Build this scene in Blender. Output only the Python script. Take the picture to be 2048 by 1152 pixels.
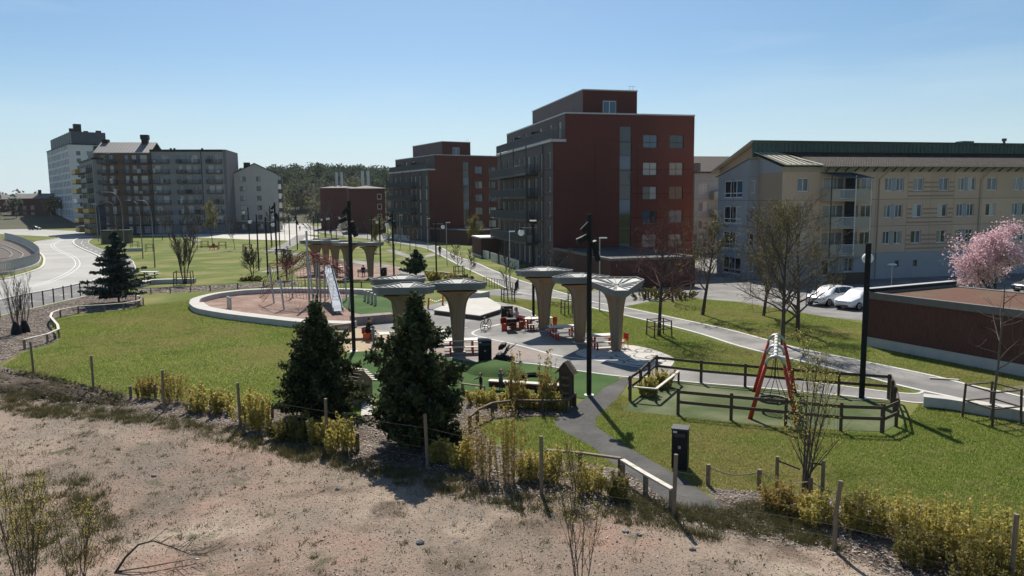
import bpy, bmesh, math, random
import numpy as np
from mathutils import Vector, Matrix
R = math.radians
for o in list(bpy.data.objects): bpy.data.objects.remove(o)
SC = bpy.context.scene
# ---------------------------------------------------------------- camera, sky, sun, exposure
CH, PITCH, ROLL, F = 8.4, math.atan(173/1480), 0.010, 1480.0
fw = Vector((0, math.cos(PITCH), -math.sin(PITCH))); up0 = Vector((0, math.sin(PITCH), math.cos(PITCH))); rt0 = Vector((1, 0, 0))
rt = rt0*math.cos(ROLL) - up0*math.sin(ROLL); up = up0*math.cos(ROLL) + rt0*math.sin(ROLL)
CP = Vector((0, 0, CH))
cam = bpy.data.cameras.new('camera'); camo = bpy.data.objects.new('camera', cam); SC.collection.objects.link(camo)
cam.sensor_width = 36; cam.lens = 36*F/2048; cam.clip_start = 0.5; cam.clip_end = 6000
camo.matrix_world = Matrix(((rt.x, up.x, -fw.x, 0), (rt.y, up.y, -fw.y, 0), (rt.z, up.z, -fw.z, CH), (0, 0, 0, 1)))
SC.camera = camo
SUN_EL, SUN_AZ = R(48), R(-6)          # azimuth measured from +Y towards +X
W = bpy.data.worlds.new('World'); SC.world = W; W.use_nodes = True
wn = W.node_tree.nodes; wl = W.node_tree.links
sky = wn.new('ShaderNodeTexSky'); sky.sky_type = 'NISHITA'; sky.sun_disc = False
sky.sun_elevation = SUN_EL; sky.sun_rotation = SUN_AZ; sky.altitude = 50; sky.air_density = 1.0; sky.dust_density = 0.6; sky.ozone_density = 5.0
# pale haze band and faint cirrus low over the whole horizon, equal in every direction
wtc = wn.new('ShaderNodeTexCoord'); wsp = wn.new('ShaderNodeSeparateXYZ'); wl.new(wtc.outputs['Generated'], wsp.inputs[0])
wmr = wn.new('ShaderNodeMapRange'); wmr.interpolation_type = 'SMOOTHSTEP'; wmr.inputs[1].default_value = 0.20; wmr.inputs[2].default_value = -0.02; wmr.inputs[3].default_value = 0.0; wmr.inputs[4].default_value = 0.8; wl.new(wsp.outputs[2], wmr.inputs[0])
wmx = wn.new('ShaderNodeMixRGB'); wl.new(wmr.outputs[0], wmx.inputs[0]); whs = wn.new('ShaderNodeHueSaturation'); whs.inputs['Hue'].default_value = 0.492; whs.inputs['Saturation'].default_value = 1.06; whs.inputs['Value'].default_value = 1.12; wl.new(sky.outputs[0], whs.inputs['Color']); wl.new(whs.outputs[0], wmx.inputs[1]); wmx.inputs[2].default_value = (7.3, 9.2, 10.2, 1)
wmp = wn.new('ShaderNodeMapping'); wmp.inputs['Scale'].default_value = (1.6, 1.6, 13); wl.new(wtc.outputs['Generated'], wmp.inputs[0])
wnz = wn.new('ShaderNodeTexNoise'); wnz.inputs['Scale'].default_value = 1.7; wnz.inputs['Detail'].default_value = 6; wl.new(wmp.outputs[0], wnz.inputs['Vector'])
wcr = wn.new('ShaderNodeMapRange'); wcr.inputs[1].default_value = 0.5; wcr.inputs[2].default_value = 0.85; wcr.inputs[4].default_value = 0.3; wl.new(wnz.outputs['Fac'], wcr.inputs[0])
wm2 = wn.new('ShaderNodeMixRGB'); wl.new(wcr.outputs[0], wm2.inputs[0]); wl.new(wmx.outputs[0], wm2.inputs[1]); wm2.inputs[2].default_value = (8.4, 9.8, 10.6, 1)
wl.new(wm2.outputs[0], wn['Background'].inputs[0]); wn['Background'].inputs[1].default_value = 0.066
sl = bpy.data.lights.new('sun', 'SUN'); so = bpy.data.objects.new('sun', sl); SC.collection.objects.link(so)
sl.energy = 5.0; sl.angle = R(0.53); sl.color = (1, 0.935, 0.83)
sd = Vector((math.sin(SUN_AZ)*math.cos(SUN_EL), math.cos(SUN_AZ)*math.cos(SUN_EL), math.sin(SUN_EL)))
so.rotation_euler = sd.to_track_quat('Z', 'Y').to_euler(); so.location = (0, 60, 80)
SC.view_settings.view_transform = 'Standard'; SC.view_settings.look = 'None'
SC.view_settings.exposure = 0.40; SC.view_settings.gamma = 1.0; SC.view_settings.use_curve_mapping = False
SC.cycles.max_bounces = 6; SC.cycles.diffuse_bounces = 3; SC.cycles.transparent_max_bounces = 8
SC.cycles.use_denoising = True

# ---------------------------------------------------------------- measuring helpers (photo measurements -> world metres)
def G(px, py, z=0.0):
    "point on the horizontal plane z seen at photo position (px, py)"
    d = fw + rt*((px-1024)/F) - up*((py-576)/F)
    t = (z-CH)/d.z
    return Vector((d.x*t, d.y*t, z))
def zat(p, py):
    "height above ground point p that appears at photo row py"
    v = -(py-576)/F; a = Vector((p[0], p[1], 0)) - CP
    return (v*a.dot(fw) - a.dot(up))/(up.z - v*fw.z)
def proj(p):
    a = Vector(p)-CP; d = a.dot(fw); return 1024+F*a.dot(rt)/d, 576-F*a.dot(up)/d
# ---------------------------------------------------------------- object helpers
COL = SC.collection
def tag(o, label=None, cat=None, group=None, kind=None):
    if label: o['label'] = label
    if cat: o['category'] = cat
    if group: o['group'] = group
    if kind: o['kind'] = kind
    return o
def link(name, me, parent=None, loc=None, rz=None):
    o = bpy.data.objects.new(name, me); COL.objects.link(o)
    if parent: o.parent = parent
    if loc is not None: o.location = loc
    if rz is not None: o.rotation_euler = (0, 0, rz)
    return o
def T(name, label, cat, loc=(0, 0, 0), rz=0.0, group=None):
    o = link(name, None, None, loc, rz); o.empty_display_size = 0.3
    return tag(o, label, cat, group)
def copy_tree(o, parent=None):
    c = o.copy(); COL.objects.link(c); c.parent = parent
    for ch in list(o.children): copy_tree(ch, c)
    return c
class MB:
    def __init__(s): s.v = []; s.f = []; s.m = []; s.cur = 0
    def add(s, vs, fs):
        b = len(s.v); s.v += [tuple(p) for p in vs]
        for f in fs: s.f.append(tuple(i+b for i in f)); s.m.append(s.cur)
        return s
    def box(s, x0, x1, y0, y1, z0, z1):
        return s.add([(x0,y0,z0),(x1,y0,z0),(x1,y1,z0),(x0,y1,z0),(x0,y0,z1),(x1,y0,z1),(x1,y1,z1),(x0,y1,z1)],
                     [(0,3,2,1),(4,5,6,7),(0,1,5,4),(1,2,6,5),(2,3,7,6),(3,0,4,7)])
    def cbox(s, c, sz, rz=0.0, rx=0.0, ry=0.0):
        M = Matrix.Translation(c) @ Matrix.Rotation(rz, 4, 'Z') @ Matrix.Rotation(ry, 4, 'Y') @ Matrix.Rotation(rx, 4, 'X')
        h = [a/2 for a in sz]; vs = [M @ Vector((i*h[0], j*h[1], k*h[2])) for k in (-1, 1) for j in (-1, 1) for i in (-1, 1)]
        return s.add(vs, [(0,2,3,1),(4,5,7,6),(0,1,5,4),(1,3,7,5),(3,2,6,7),(2,0,4,6)])
    def bar(s, a, b, w, h):
        "rectangular bar from a to b, width w (horizontal), height h"
        a = Vector(a); b = Vector(b); d = (b-a).normalized()
        sd_ = d.cross(Vector((0, 0, 1)))
        if sd_.length < 1e-4: sd_ = Vector((1, 0, 0))
        sd_.normalize(); u = sd_.cross(d)
        vs = [p + sd_*(i*w/2) + u*(j*h/2) for p in (a, b) for j in (-1, 1) for i in (-1, 1)]
        return s.add(vs, [(0,1,3,2),(4,6,7,5),(0,4,5,1),(1,5,7,3),(3,7,6,2),(2,6,4,0)])
    def tube(s, pts, r, n=6, cap=True):
        pts = [Vector(p) for p in pts]; k = len(pts)
        rs = r if isinstance(r, (list, tuple)) else [r]*k
        b = len(s.v); ref = None
        for i, p in enumerate(pts):
            d = (pts[min(i+1, k-1)]-pts[max(i-1, 0)])
            if d.length < 1e-9: d = Vector((0, 0, 1))
            d.normalize()
            if ref is None:
                ref = Vector((1, 0, 0)) if abs(d.x) < 0.9 else Vector((0, 1, 0))
            a = ref - d*ref.dot(d)
            if a.length < 1e-4: a = Vector((0, 1, 0)) - d*d.y
            a.normalize(); ref = a; c = d.cross(a)
            for j in range(n):
                t = 2*math.pi*j/n; s.v.append(tuple(p + a*(math.cos(t)*rs[i]) + c*(math.sin(t)*rs[i])))
        for i in range(k-1):
            for j in range(n):
                j2 = (j+1) % n
                s.f.append((b+i*n+j, b+i*n+j2, b+(i+1)*n+j2, b+(i+1)*n+j)); s.m.append(s.cur)
        if cap and n > 2:
            s.f.append(tuple(b+j for j in reversed(range(n)))); s.m.append(s.cur)
            s.f.append(tuple(b+(k-1)*n+j for j in range(n))); s.m.append(s.cur)
        return s
    def lathe(s, prof, c=(0, 0, 0), n=16):
        b = len(s.v); k = len(prof)
        for r, z in prof:
            for j in range(n):
                t = 2*math.pi*j/n; s.v.append((c[0]+r*math.cos(t), c[1]+r*math.sin(t), c[2]+z))
        for i in range(k-1):
            for j in range(n):
                j2 = (j+1) % n; s.f.append((b+i*n+j, b+i*n+j2, b+(i+1)*n+j2, b+(i+1)*n+j)); s.m.append(s.cur)
        return s
    def sph(s, c, r, n=12, m=7, sc=(1, 1, 1)):
        b = len(s.v)
        for i in range(m+1):
            a = math.pi*i/m
            for j in range(n):
                t = 2*math.pi*j/n
                s.v.append((c[0]+sc[0]*r*math.sin(a)*math.cos(t), c[1]+sc[1]*r*math.sin(a)*math.sin(t), c[2]-sc[2]*r*math.cos(a)))
        for i in range(m):
            for j in range(n):
                j2 = (j+1) % n; s.f.append((b+i*n+j, b+i*n+j2, b+(i+1)*n+j2, b+(i+1)*n+j)); s.m.append(s.cur)
        return s
    def prism(s, poly, z0, z1):
        "vertical prism over a 2D polygon (convex or simple; caps as n-gons)"
        n = len(poly); b = len(s.v)
        s.v += [(p[0], p[1], z0) for p in poly] + [(p[0], p[1], z1) for p in poly]
        s.f.append(tuple(b+i for i in reversed(range(n)))); s.f.append(tuple(b+n+i for i in range(n))); s.m += [s.cur]*2
        for i in range(n):
            j = (i+1) % n; s.f.append((b+i, b+j, b+n+j, b+n+i)); s.m.append(s.cur)
        return s
    def extr(s, prof, axis, a0, a1):
        "extrude a 2D profile along x or y; profile is (other, z)"
        n = len(prof); b = len(s.v)
        for a in (a0, a1):
            for p in prof: s.v.append((a, p[0], p[1]) if axis == 'x' else (p[0], a, p[1]))
        s.f.append(tuple(b+i for i in range(n))); s.f.append(tuple(b+n+i for i in reversed(range(n)))); s.m += [s.cur]*2
        for i in range(n):
            j = (i+1) % n; s.f.append((b+j, b+i, b+n+i, b+n+j)); s.m.append(s.cur)
        return s
    def mesh(s, name, mats, smooth=False):
        me = bpy.data.meshes.new(name); me.from_pydata(s.v, [], s.f)
        for m in (mats if isinstance(mats, (list, tuple)) else [mats]): me.materials.append(m)
        if isinstance(mats, (list, tuple)) and len(mats) > 1: me.polygons.foreach_set('material_index', s.m)
        bm = bmesh.new(); bm.from_mesh(me); bmesh.ops.recalc_face_normals(bm, faces=bm.faces); bm.to_mesh(me); bm.free()
        if smooth: me.polygons.foreach_set('use_smooth', [True]*len(me.polygons))
        me.update(); return me
    def build(s, name, mats, parent=None, smooth=False, loc=None, rz=None):
        return link(name, s.mesh(name, mats, smooth), parent, loc, rz)
def soup(name, verts, nper, mats, midx=None, parent=None):
    "fast mesh of separate n-gons from a numpy array (k*nper, 3)"
    verts = np.asarray(verts, dtype=np.float32).reshape(-1, 3); k = len(verts)//nper
    me = bpy.data.meshes.new(name); me.vertices.add(len(verts)); me.vertices.foreach_set('co', verts.ravel())
    me.loops.add(len(verts)); me.loops.foreach_set('vertex_index', np.arange(len(verts), dtype=np.int32))
    me.polygons.add(k); me.polygons.foreach_set('loop_start', np.arange(0, k*nper, nper, dtype=np.int32))
    for m in (mats if isinstance(mats, (list, tuple)) else [mats]): me.materials.append(m)
    if midx is not None: me.polygons.foreach_set('material_index', np.asarray(midx, dtype=np.int32))
    me.update(calc_edges=True)
    return link(name, me, parent)
def inpoly(pts, poly):
    x = pts[:, 0]; y = pts[:, 1]; c = np.zeros(len(pts), bool); n = len(poly)
    for i in range(n):
        x1, y1 = poly[i][0], poly[i][1]; x2, y2 = poly[(i+1) % n][0], poly[(i+1) % n][1]
        t = ((y1 > y) != (y2 > y)) & (x < (x2-x1)*(y-y1)/((y2-y1) if abs(y2-y1) > 1e-9 else 1e-9)+x1); c ^= t
    return c
def scatter(poly, n, rng):
    P = np.array([(p[0], p[1]) for p in poly]); lo = P.min(0); hi = P.max(0); out = np.zeros((0, 2))
    while len(out) < n:
        q = lo + rng.random((n*2, 2))*(hi-lo); out = np.vstack([out, q[inpoly(q, poly)]])
    return out[:n]
def smooth_line(pts, k=6, closed=False):
    pts = [Vector(p) for p in pts]; n = len(pts); out = []
    rng = range(n if closed else n-1)
    for i in rng:
        p1 = pts[i]; p2 = pts[(i+1) % n]
        p0 = pts[(i-1) % n] if (closed or i > 0) else p1*2-p2
        p3 = pts[(i+2) % n] if (closed or i < n-2) else p2*2-p1
        for j in range(k):
            t = j/k
            out.append(0.5*((2*p1)+(p2-p0)*t+(2*p0-5*p1+4*p2-p3)*t*t+(3*p1-p0-3*p2+p3)*t**3))
    if not closed: out.append(pts[-1])
    return out
def GL(pts, z=0.0): return [G(x, y, z) for x, y in pts]
def offs(line, d, closed=False):
    out = []; n = len(line)
    for i, p in enumerate(line):
        a = line[(i-1) % n] if (closed or i > 0) else p
        b = line[(i+1) % n] if (closed or i < n-1) else p
        t = Vector((b.x-a.x, b.y-a.y, 0)); t.normalize(); out.append(Vector((p.x-t.y*d, p.y+t.x*d, p.z)))
    return out
def sheet(name, poly, z, m, parent=None, kind='structure'):
    bm = bmesh.new(); vs = [bm.verts.new((p[0], p[1], z)) for p in poly]
    f = bm.faces.new(vs); f.normal_update()
    if f.normal.z < 0: f.normal_flip()
    bmesh.ops.triangulate(bm, faces=[f], ngon_method='EAR_CLIP')
    me = bpy.data.meshes.new(name); bm.to_mesh(me); bm.free(); me.materials.append(m)
    o = link(name, me, parent)
    if not parent: tag(o, kind=kind)
    return o
def strip(name, line, w, z0, z1, m, parent=None, closed=False, kind='structure', off=0.0):
    a = offs(line, off+w/2, closed); b = offs(line, off-w/2, closed); n = len(line); mb = MB()
    for i in range(n): mb.v += [(a[i].x, a[i].y, z0), (a[i].x, a[i].y, z1), (b[i].x, b[i].y, z1), (b[i].x, b[i].y, z0)]
    for i in range(n if closed else n-1):
        j = (i+1) % n
        for k in range(4):
            k2 = (k+1) % 4; mb.f.append((i*4+k, i*4+k2, j*4+k2, j*4+k)); mb.m.append(0)
    if not closed: mb.f += [(0, 3, 2, 1), ((n-1)*4, (n-1)*4+1, (n-1)*4+2, (n-1)*4+3)]; mb.m += [0, 0]
    o = mb.build(name, m, parent)
    if not parent: tag(o, kind=kind)
    return o
# ---------------------------------------------------------------- materials
def newmat(name):
    m = bpy.data.materials.new(name); m.use_nodes = True
    return m, m.node_tree.nodes, m.node_tree.links, m.node_tree.nodes['Principled BSDF']
def pm(name, c1, c2=None, scale=4.0, rough=0.75, bump=0.0, bscale=None, metal=0.0, spec=0.35, c3=None, s3=0.3, stretch=None, island=0.0, world=False, detail=5, objrand=0.0):
    "principled material: two-tone noise, optional large blotches (c3), bump and per-island tint"
    m, n, l, b = newmat(name); b.inputs['Roughness'].default_value = rough; b.inputs['Metallic'].default_value = metal
    b.inputs['Specular IOR Level'].default_value = spec
    tc = n.new('ShaderNodeTexCoord'); geo = n.new('ShaderNodeNewGeometry')
    co = geo.outputs['Position'] if world else tc.outputs['Object']
    if stretch:
        mp = n.new('ShaderNodeMapping'); mp.inputs['Scale'].default_value = stretch; l.new(co, mp.inputs[0]); co = mp.outputs[0]
    if c2 is None: c2 = tuple(x*0.82 for x in c1)
    nz = n.new('ShaderNodeTexNoise'); nz.inputs['Scale'].default_value = scale; nz.inputs['Detail'].default_value = detail; nz.inputs['Roughness'].default_value = 0.65
    l.new(co, nz.inputs['Vector'])
    cr = n.new('ShaderNodeValToRGB'); cr.color_ramp.elements[0].position = 0.32; cr.color_ramp.elements[1].position = 0.68
    cr.color_ramp.elements[0].color = (*c2, 1); cr.color_ramp.elements[1].color = (*c1, 1); l.new(nz.outputs['Fac'], cr.inputs[0]); out = cr.outputs[0]
    if c3 is not None:
        n3 = n.new('ShaderNodeTexNoise'); n3.inputs['Scale'].default_value = s3; n3.inputs['Detail'].default_value = 6; l.new(co, n3.inputs['Vector'])
        r3 = n.new('ShaderNodeValToRGB'); r3.color_ramp.elements[0].position = 0.45; r3.color_ramp.elements[1].position = 0.64; l.new(n3.outputs['Fac'], r3.inputs[0])
        mx = n.new('ShaderNodeMixRGB'); l.new(r3.outputs[0], mx.inputs[0]); l.new(out, mx.inputs[1]); mx.inputs[2].default_value = (*c3, 1); out = mx.outputs[0]
    if island:
        hv = n.new('ShaderNodeHueSaturation'); mr = n.new('ShaderNodeMapRange'); mr.inputs[3].default_value = 1-island; mr.inputs[4].default_value = 1+island
        l.new(geo.outputs['Random Per Island'], mr.inputs[0]); l.new(mr.outputs[0], hv.inputs['Value']); l.new(out, hv.inputs['Color']); out = hv.outputs[0]
    if objrand:
        oi = n.new('ShaderNodeObjectInfo'); hv = n.new('ShaderNodeHueSaturation'); mr = n.new('ShaderNodeMapRange'); mr.inputs[3].default_value = 1-objrand; mr.inputs[4].default_value = 1+objrand
        l.new(oi.outputs['Random'], mr.inputs[0]); l.new(mr.outputs[0], hv.inputs['Value']); l.new(out, hv.inputs['Color']); out = hv.outputs[0]
    l.new(out, b.inputs['Base Color'])
    if bump:
        bn = n.new('ShaderNodeTexNoise'); bn.inputs['Scale'].default_value = bscale or scale*4; bn.inputs['Detail'].default_value = 6; l.new(co, bn.inputs['Vector'])
        bp = n.new('ShaderNodeBump'); bp.inputs['Strength'].default_value = bump; bp.inputs['Distance'].default_value = 0.05
        l.new(bn.outputs['Fac'], bp.inputs['Height']); l.new(bp.outputs[0], b.inputs['Normal'])
    return m
def rampmat(name, cols, rough=0.7, spec=0.25, trans=0.0):
    "every separate leaf, blade or chip takes its own colour from the list"
    m, n, l, b = newmat(name); b.inputs['Roughness'].default_value = rough; b.inputs['Specular IOR Level'].default_value = spec
    geo = n.new('ShaderNodeNewGeometry'); cr = n.new('ShaderNodeValToRGB'); e = cr.color_ramp.elements
    k = len(cols)
    while len(e) < k: e.new(0.5)
    for i, c in enumerate(cols): e[i].position = i/max(1, k-1); e[i].color = (*c, 1)
    l.new(geo.outputs['Random Per Island'], cr.inputs[0]); l.new(cr.outputs[0], b.inputs['Base Color'])
    if trans:
        tr = n.new('ShaderNodeBsdfTranslucent'); l.new(cr.outputs[0], tr.inputs[0]); mx = n.new('ShaderNodeMixShader'); mx.inputs[0].default_value = trans
        l.new(b.outputs[0], mx.inputs[1]); l.new(tr.outputs[0], mx.inputs[2]); l.new(mx.outputs[0], n['Material Output'].inputs[0])
    return m
def brickmat(name, c1, c2, mortar, scale=1.0, bw=0.25, bh=0.075, rot=None, rough=0.85):
    m, n, l, b = newmat(name); b.inputs['Roughness'].default_value = rough; b.inputs['Specular IOR Level'].default_value = 0.2
    tc = n.new('ShaderNodeTexCoord'); sp = n.new('ShaderNodeSeparateXYZ'); l.new(tc.outputs['Object'], sp.inputs[0])
    ad = n.new('ShaderNodeMath'); ad.operation = 'ADD'; l.new(sp.outputs[0], ad.inputs[0]); l.new(sp.outputs[1], ad.inputs[1])
    cb = n.new('ShaderNodeCombineXYZ'); l.new(ad.outputs[0], cb.inputs[0]); l.new(sp.outputs[2], cb.inputs[1])
    bt = n.new('ShaderNodeTexBrick'); bt.inputs['Scale'].default_value = 1; bt.inputs['Brick Width'].default_value = bw; bt.inputs['Row Height'].default_value = bh
    bt.inputs['Mortar Size'].default_value = 0.008; bt.inputs['Color1'].default_value = (*c1, 1); bt.inputs['Color2'].default_value = (*c2, 1); bt.inputs['Mortar'].default_value = (*mortar, 1)
    l.new(cb.outputs[0], bt.inputs['Vector']); l.new(bt.outputs['Color'], b.inputs['Base Color'])
    bp = n.new('ShaderNodeBump'); bp.invert = True; bp.inputs['Strength'].default_value = 0.6; bp.inputs['Distance'].default_value = 0.01; l.new(bt.outputs['Fac'], bp.inputs['Height']); l.new(bp.outputs[0], b.inputs['Normal'])
    return m
def glassmat(name, c, rough=0.06):
    m, n, l, b = newmat(name); b.inputs['Base Color'].default_value = (*c, 1); b.inputs['Roughness'].default_value = rough; b.inputs['Specular IOR Level'].default_value = 0.7
    tc = n.new('ShaderNodeTexCoord'); nz = n.new('ShaderNodeTexNoise'); nz.inputs['Scale'].default_value = 0.7; l.new(tc.outputs['Object'], nz.inputs['Vector'])
    bp = n.new('ShaderNodeBump'); bp.inputs['Strength'].default_value = 0.04; l.new(nz.outputs['Fac'], bp.inputs['Height']); l.new(bp.outputs[0], b.inputs['Normal'])
    return m
M = {}
M['grass'] = pm('lawn_soil', (0.115, 0.145, 0.028), (0.075, 0.108, 0.018), 0.9, 0.9, 0.5, 30, c3=(0.19, 0.18, 0.065), s3=0.16, world=True, spec=0.1)
M['dirt'] = None
M['asphalt'] = pm('asphalt_worn', (0.20, 0.195, 0.19), (0.155, 0.15, 0.145), 1.2, 0.85, 0.3, 60, world=True, c3=(0.27, 0.262, 0.25), s3=0.35, spec=0.2)
M['asphalt_dark'] = pm('asphalt_dark', (0.105, 0.10, 0.098), (0.07, 0.068, 0.066), 6, 0.9, 0.6, 70, world=True, c3=(0.13, 0.125, 0.12), s3=0.5, spec=0.2)
M['road'] = pm('road_asphalt', (0.33, 0.32, 0.30), (0.28, 0.27, 0.255), 0.5, 0.75, 0.15, 40, world=True, c3=(0.37, 0.36, 0.335), s3=0.12, spec=0.3)
M['concrete'] = pm('concrete_pale', (0.52, 0.50, 0.46), (0.43, 0.41, 0.38), 1.5, 0.85, 0.2, 40, world=True, spec=0.2)
M['kerb'] = pm('kerb_granite', (0.60, 0.58, 0.55), (0.48, 0.46, 0.44), 3, 0.8, 0.1, 30, world=True, spec=0.2)
M['paint'] = pm('road_paint', (0.74, 0.74, 0.72), (0.55, 0.55, 0.53), 3, 0.7, world=True)
M['bark'] = pm('bark_sand', (0.30, 0.20, 0.165), (0.20, 0.13, 0.11), 5, 0.95, 0.9, 25, world=True, c3=(0.34, 0.25, 0.20), s3=0.6, spec=0.1)
M['sand'] = pm('play_sand', (0.46, 0.37, 0.26), (0.36, 0.28, 0.19), 3, 0.95, 0.5, 30, world=True, spec=0.1)
M['paving'] = pm('paving_pinkish', (0.30, 0.255, 0.225), (0.24, 0.20, 0.18), 2, 0.9, 0.3, 40, world=True, spec=0.15)
M['turf'] = pm('artificial_turf', (0.036, 0.088, 0.016), (0.028, 0.070, 0.012), 1.5, 0.9, 0.4, 60, world=True, c3=(0.055, 0.105, 0.026), s3=0.35, spec=0.15)
M['turf2'] = pm('artificial_turf_worn', (0.062, 0.088, 0.024), (0.046, 0.070, 0.018), 1.2, 0.85, 0.4, 60, world=True, c3=(0.13, 0.145, 0.075), s3=0.4, spec=0.2)
M['mulch'] = pm('mulch_soil', (0.14, 0.105, 0.085), (0.07, 0.052, 0.042), 8, 0.95, 1.0, 25, world=True, c3=(0.20, 0.165, 0.14), s3=0.9, spec=0.1)
M['soil'] = pm('dark_soil', (0.075, 0.060, 0.048), (0.038, 0.030, 0.025), 4, 0.95, 1.0, 12, world=True, c3=(0.13, 0.105, 0.085), s3=1.2, spec=0.1)
M['ballast'] = pm('track_ballast', (0.20, 0.17, 0.15), (0.10, 0.085, 0.075), 9, 0.95, 1.0, 30, world=True, spec=0.1)
M['steel'] = pm('galvanised_steel', (0.45, 0.46, 0.47), (0.36, 0.37, 0.38), 6, 0.4, metal=0.8)
M['white_metal'] = pm('white_metal', (0.72, 0.72, 0.70), (0.62, 0.62, 0.60), 5, 0.45)
M['black'] = pm('black_paint', (0.018, 0.018, 0.018), (0.012, 0.012, 0.012), 6, 0.6, spec=0.2)
M['darkgrey'] = pm('dark_grey_metal', (0.05, 0.052, 0.055), (0.035, 0.037, 0.04), 3, 0.5)
M['wood'] = pm('weathered_wood', (0.26, 0.20, 0.14), (0.17, 0.13, 0.09), 3, 0.8, 0.3, 30, stretch=(6, 6, 1))
M['wood_dark'] = pm('brown_stained_wood', (0.125, 0.088, 0.058), (0.075, 0.052, 0.036), 3, 0.8, 0.3, 30, stretch=(4, 4, 4))
M['wood_pale'] = pm('silver_pale_wood', (0.62, 0.58, 0.50), (0.48, 0.44, 0.38), 3, 0.75, 0.2, 20)
M['glulam'] = pm('glulam_timber', (0.29, 0.185, 0.10), (0.20, 0.125, 0.068), 2.5, 0.65, 0.15, 20, stretch=(5, 5, 0.5), c3=(0.22, 0.175, 0.13), s3=0.7)
M['red'] = pm('red_orange_paint', (0.52, 0.055, 0.022), (0.42, 0.040, 0.018), 5, 0.45)
M['orange'] = pm('orange_plastic', (0.62, 0.11, 0.02), (0.52, 0.085, 0.015), 5, 0.4)
M['globe'] = pm('opal_globe', (0.85, 0.85, 0.83), (0.80, 0.80, 0.78), 2, 0.25, spec=0.5)
M['glass'] = glassmat('window_glass', (0.022, 0.028, 0.035)); M['glass2'] = glassmat('window_glass_curtain', (0.20, 0.205, 0.20), 0.15)
M['glass3'] = glassmat('window_glass_blue', (0.05, 0.09, 0.15)); M['glass4'] = glassmat('window_glass_blind', (0.40, 0.40, 0.385), 0.25)
M['rubber'] = pm('rubber', (0.02, 0.02, 0.02), (0.014, 0.014, 0.014), 8, 0.9, spec=0.05)
# ================================================================= GROUND
def dirt_material():
    m, n, l, b = newmat('gravel_dirt'); b.inputs['Roughness'].default_value = 0.95; b.inputs['Specular IOR Level'].default_value = 0.12
    geo = n.new('ShaderNodeNewGeometry')
    def noise(s, d=6, r=0.6):
        z = n.new('ShaderNodeTexNoise'); z.inputs['Scale'].default_value = s; z.inputs['Detail'].default_value = d; z.inputs['Roughness'].default_value = r; l.new(geo.outputs['Position'], z.inputs['Vector']); return z.outputs['Fac']
    def ramp(f, p0, p1, c0=(0, 0, 0), c1=(1, 1, 1)):
        r = n.new('ShaderNodeValToRGB'); e = r.color_ramp.elements; e[0].position = p0; e[1].position = p1; e[0].color = (*c0, 1); e[1].color = (*c1, 1); l.new(f, r.inputs[0]); return r.outputs[0]
    def mix(f, a, c):
        x = n.new('ShaderNodeMixRGB'); l.new(f, x.inputs[0]); l.new(a, x.inputs[1])
        if isinstance(c, tuple): x.inputs[2].default_value = (*c, 1)
        else: l.new(c, x.inputs[2])
        return x.outputs[0]
    base = ramp(noise(0.35), 0.35, 0.65, (0.35, 0.272, 0.212), (0.25, 0.205, 0.165))
    base = mix(ramp(noise(0.16, 5), 0.48, 0.64), base, (0.35, 0.228, 0.178))
    base = mix(ramp(noise(0.20, 6), 0.54, 0.68), base, (0.47, 0.385, 0.30))
    base = mix(ramp(noise(0.42, 8), 0.52, 0.64), base, (0.155, 0.12, 0.09))
    base = mix(ramp(noise(0.11, 6), 0.50, 0.62), base, (0.215, 0.175, 0.14))
    base = mix(ramp(noise(0.8, 7), 0.60, 0.70), base, (0.12, 0.115, 0.07))
    fine = ramp(noise(22, 5, 0.85), 0.38, 0.60, (0.5, 0.49, 0.48), (1.15, 1.15, 1.15))
    mu = n.new('ShaderNodeMixRGB'); mu.blend_type = 'MULTIPLY'; mu.inputs[0].default_value = 0.85; l.new(base, mu.inputs[1]); l.new(fine, mu.inputs[2])
    vo = n.new('ShaderNodeTexVoronoi'); vo.inputs['Scale'].default_value = 16; l.new(geo.outputs['Position'], vo.inputs['Vector'])
    peb = ramp(vo.outputs['Distance'], 0.10, 0.16, (1, 1, 1), (0, 0, 0))
    sel = n.new('ShaderNodeMath'); sel.operation = 'MULTIPLY'; l.new(peb, sel.inputs[0]); l.new(ramp(noise(5), 0.52, 0.6), sel.inputs[1])
    out = mix(sel.outputs[0], mu.outputs[0], (0.42, 0.39, 0.36))
    l.new(out, b.inputs['Base Color'])
    bp = n.new('ShaderNodeBump'); bp.inputs['Strength'].default_value = 1.0; bp.inputs['Distance'].default_value = 0.05
    l.new(noise(6, 12, 0.8), bp.inputs['Height']); l.new(bp.outputs[0], b.inputs['Normal'])
    return m
M['dirt'] = dirt_material()
gmb = MB(); gmb.add([(-3500, -300, 0), (3500, -300, 0), (3500, 5000, 0), (-3500, 5000, 0)], [(0, 1, 2, 3)])
tag(gmb.build('ground', M['grass']), kind='structure')

dirt_far = [(-900, 845), (-300, 812), (0, 800), (150, 812), (300, 828), (420, 848), (520, 872), (620, 898), (720, 918), (850, 948), (1000, 980), (1130, 1003), (1250, 1018), (1340, 1040), (1450, 1056), (1600, 1086), (1690, 1112), (1800, 1160), (1900, 1215), (2100, 1330)]
dl = smooth_line(GL(dirt_far), 5)
DIRT = [(p.x, p.y) for p in dl] + [(26, -20), (-60, -20), (-120, 10)]
sheet('dirt_lot', DIRT, 0.008, M['dirt'])
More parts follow.
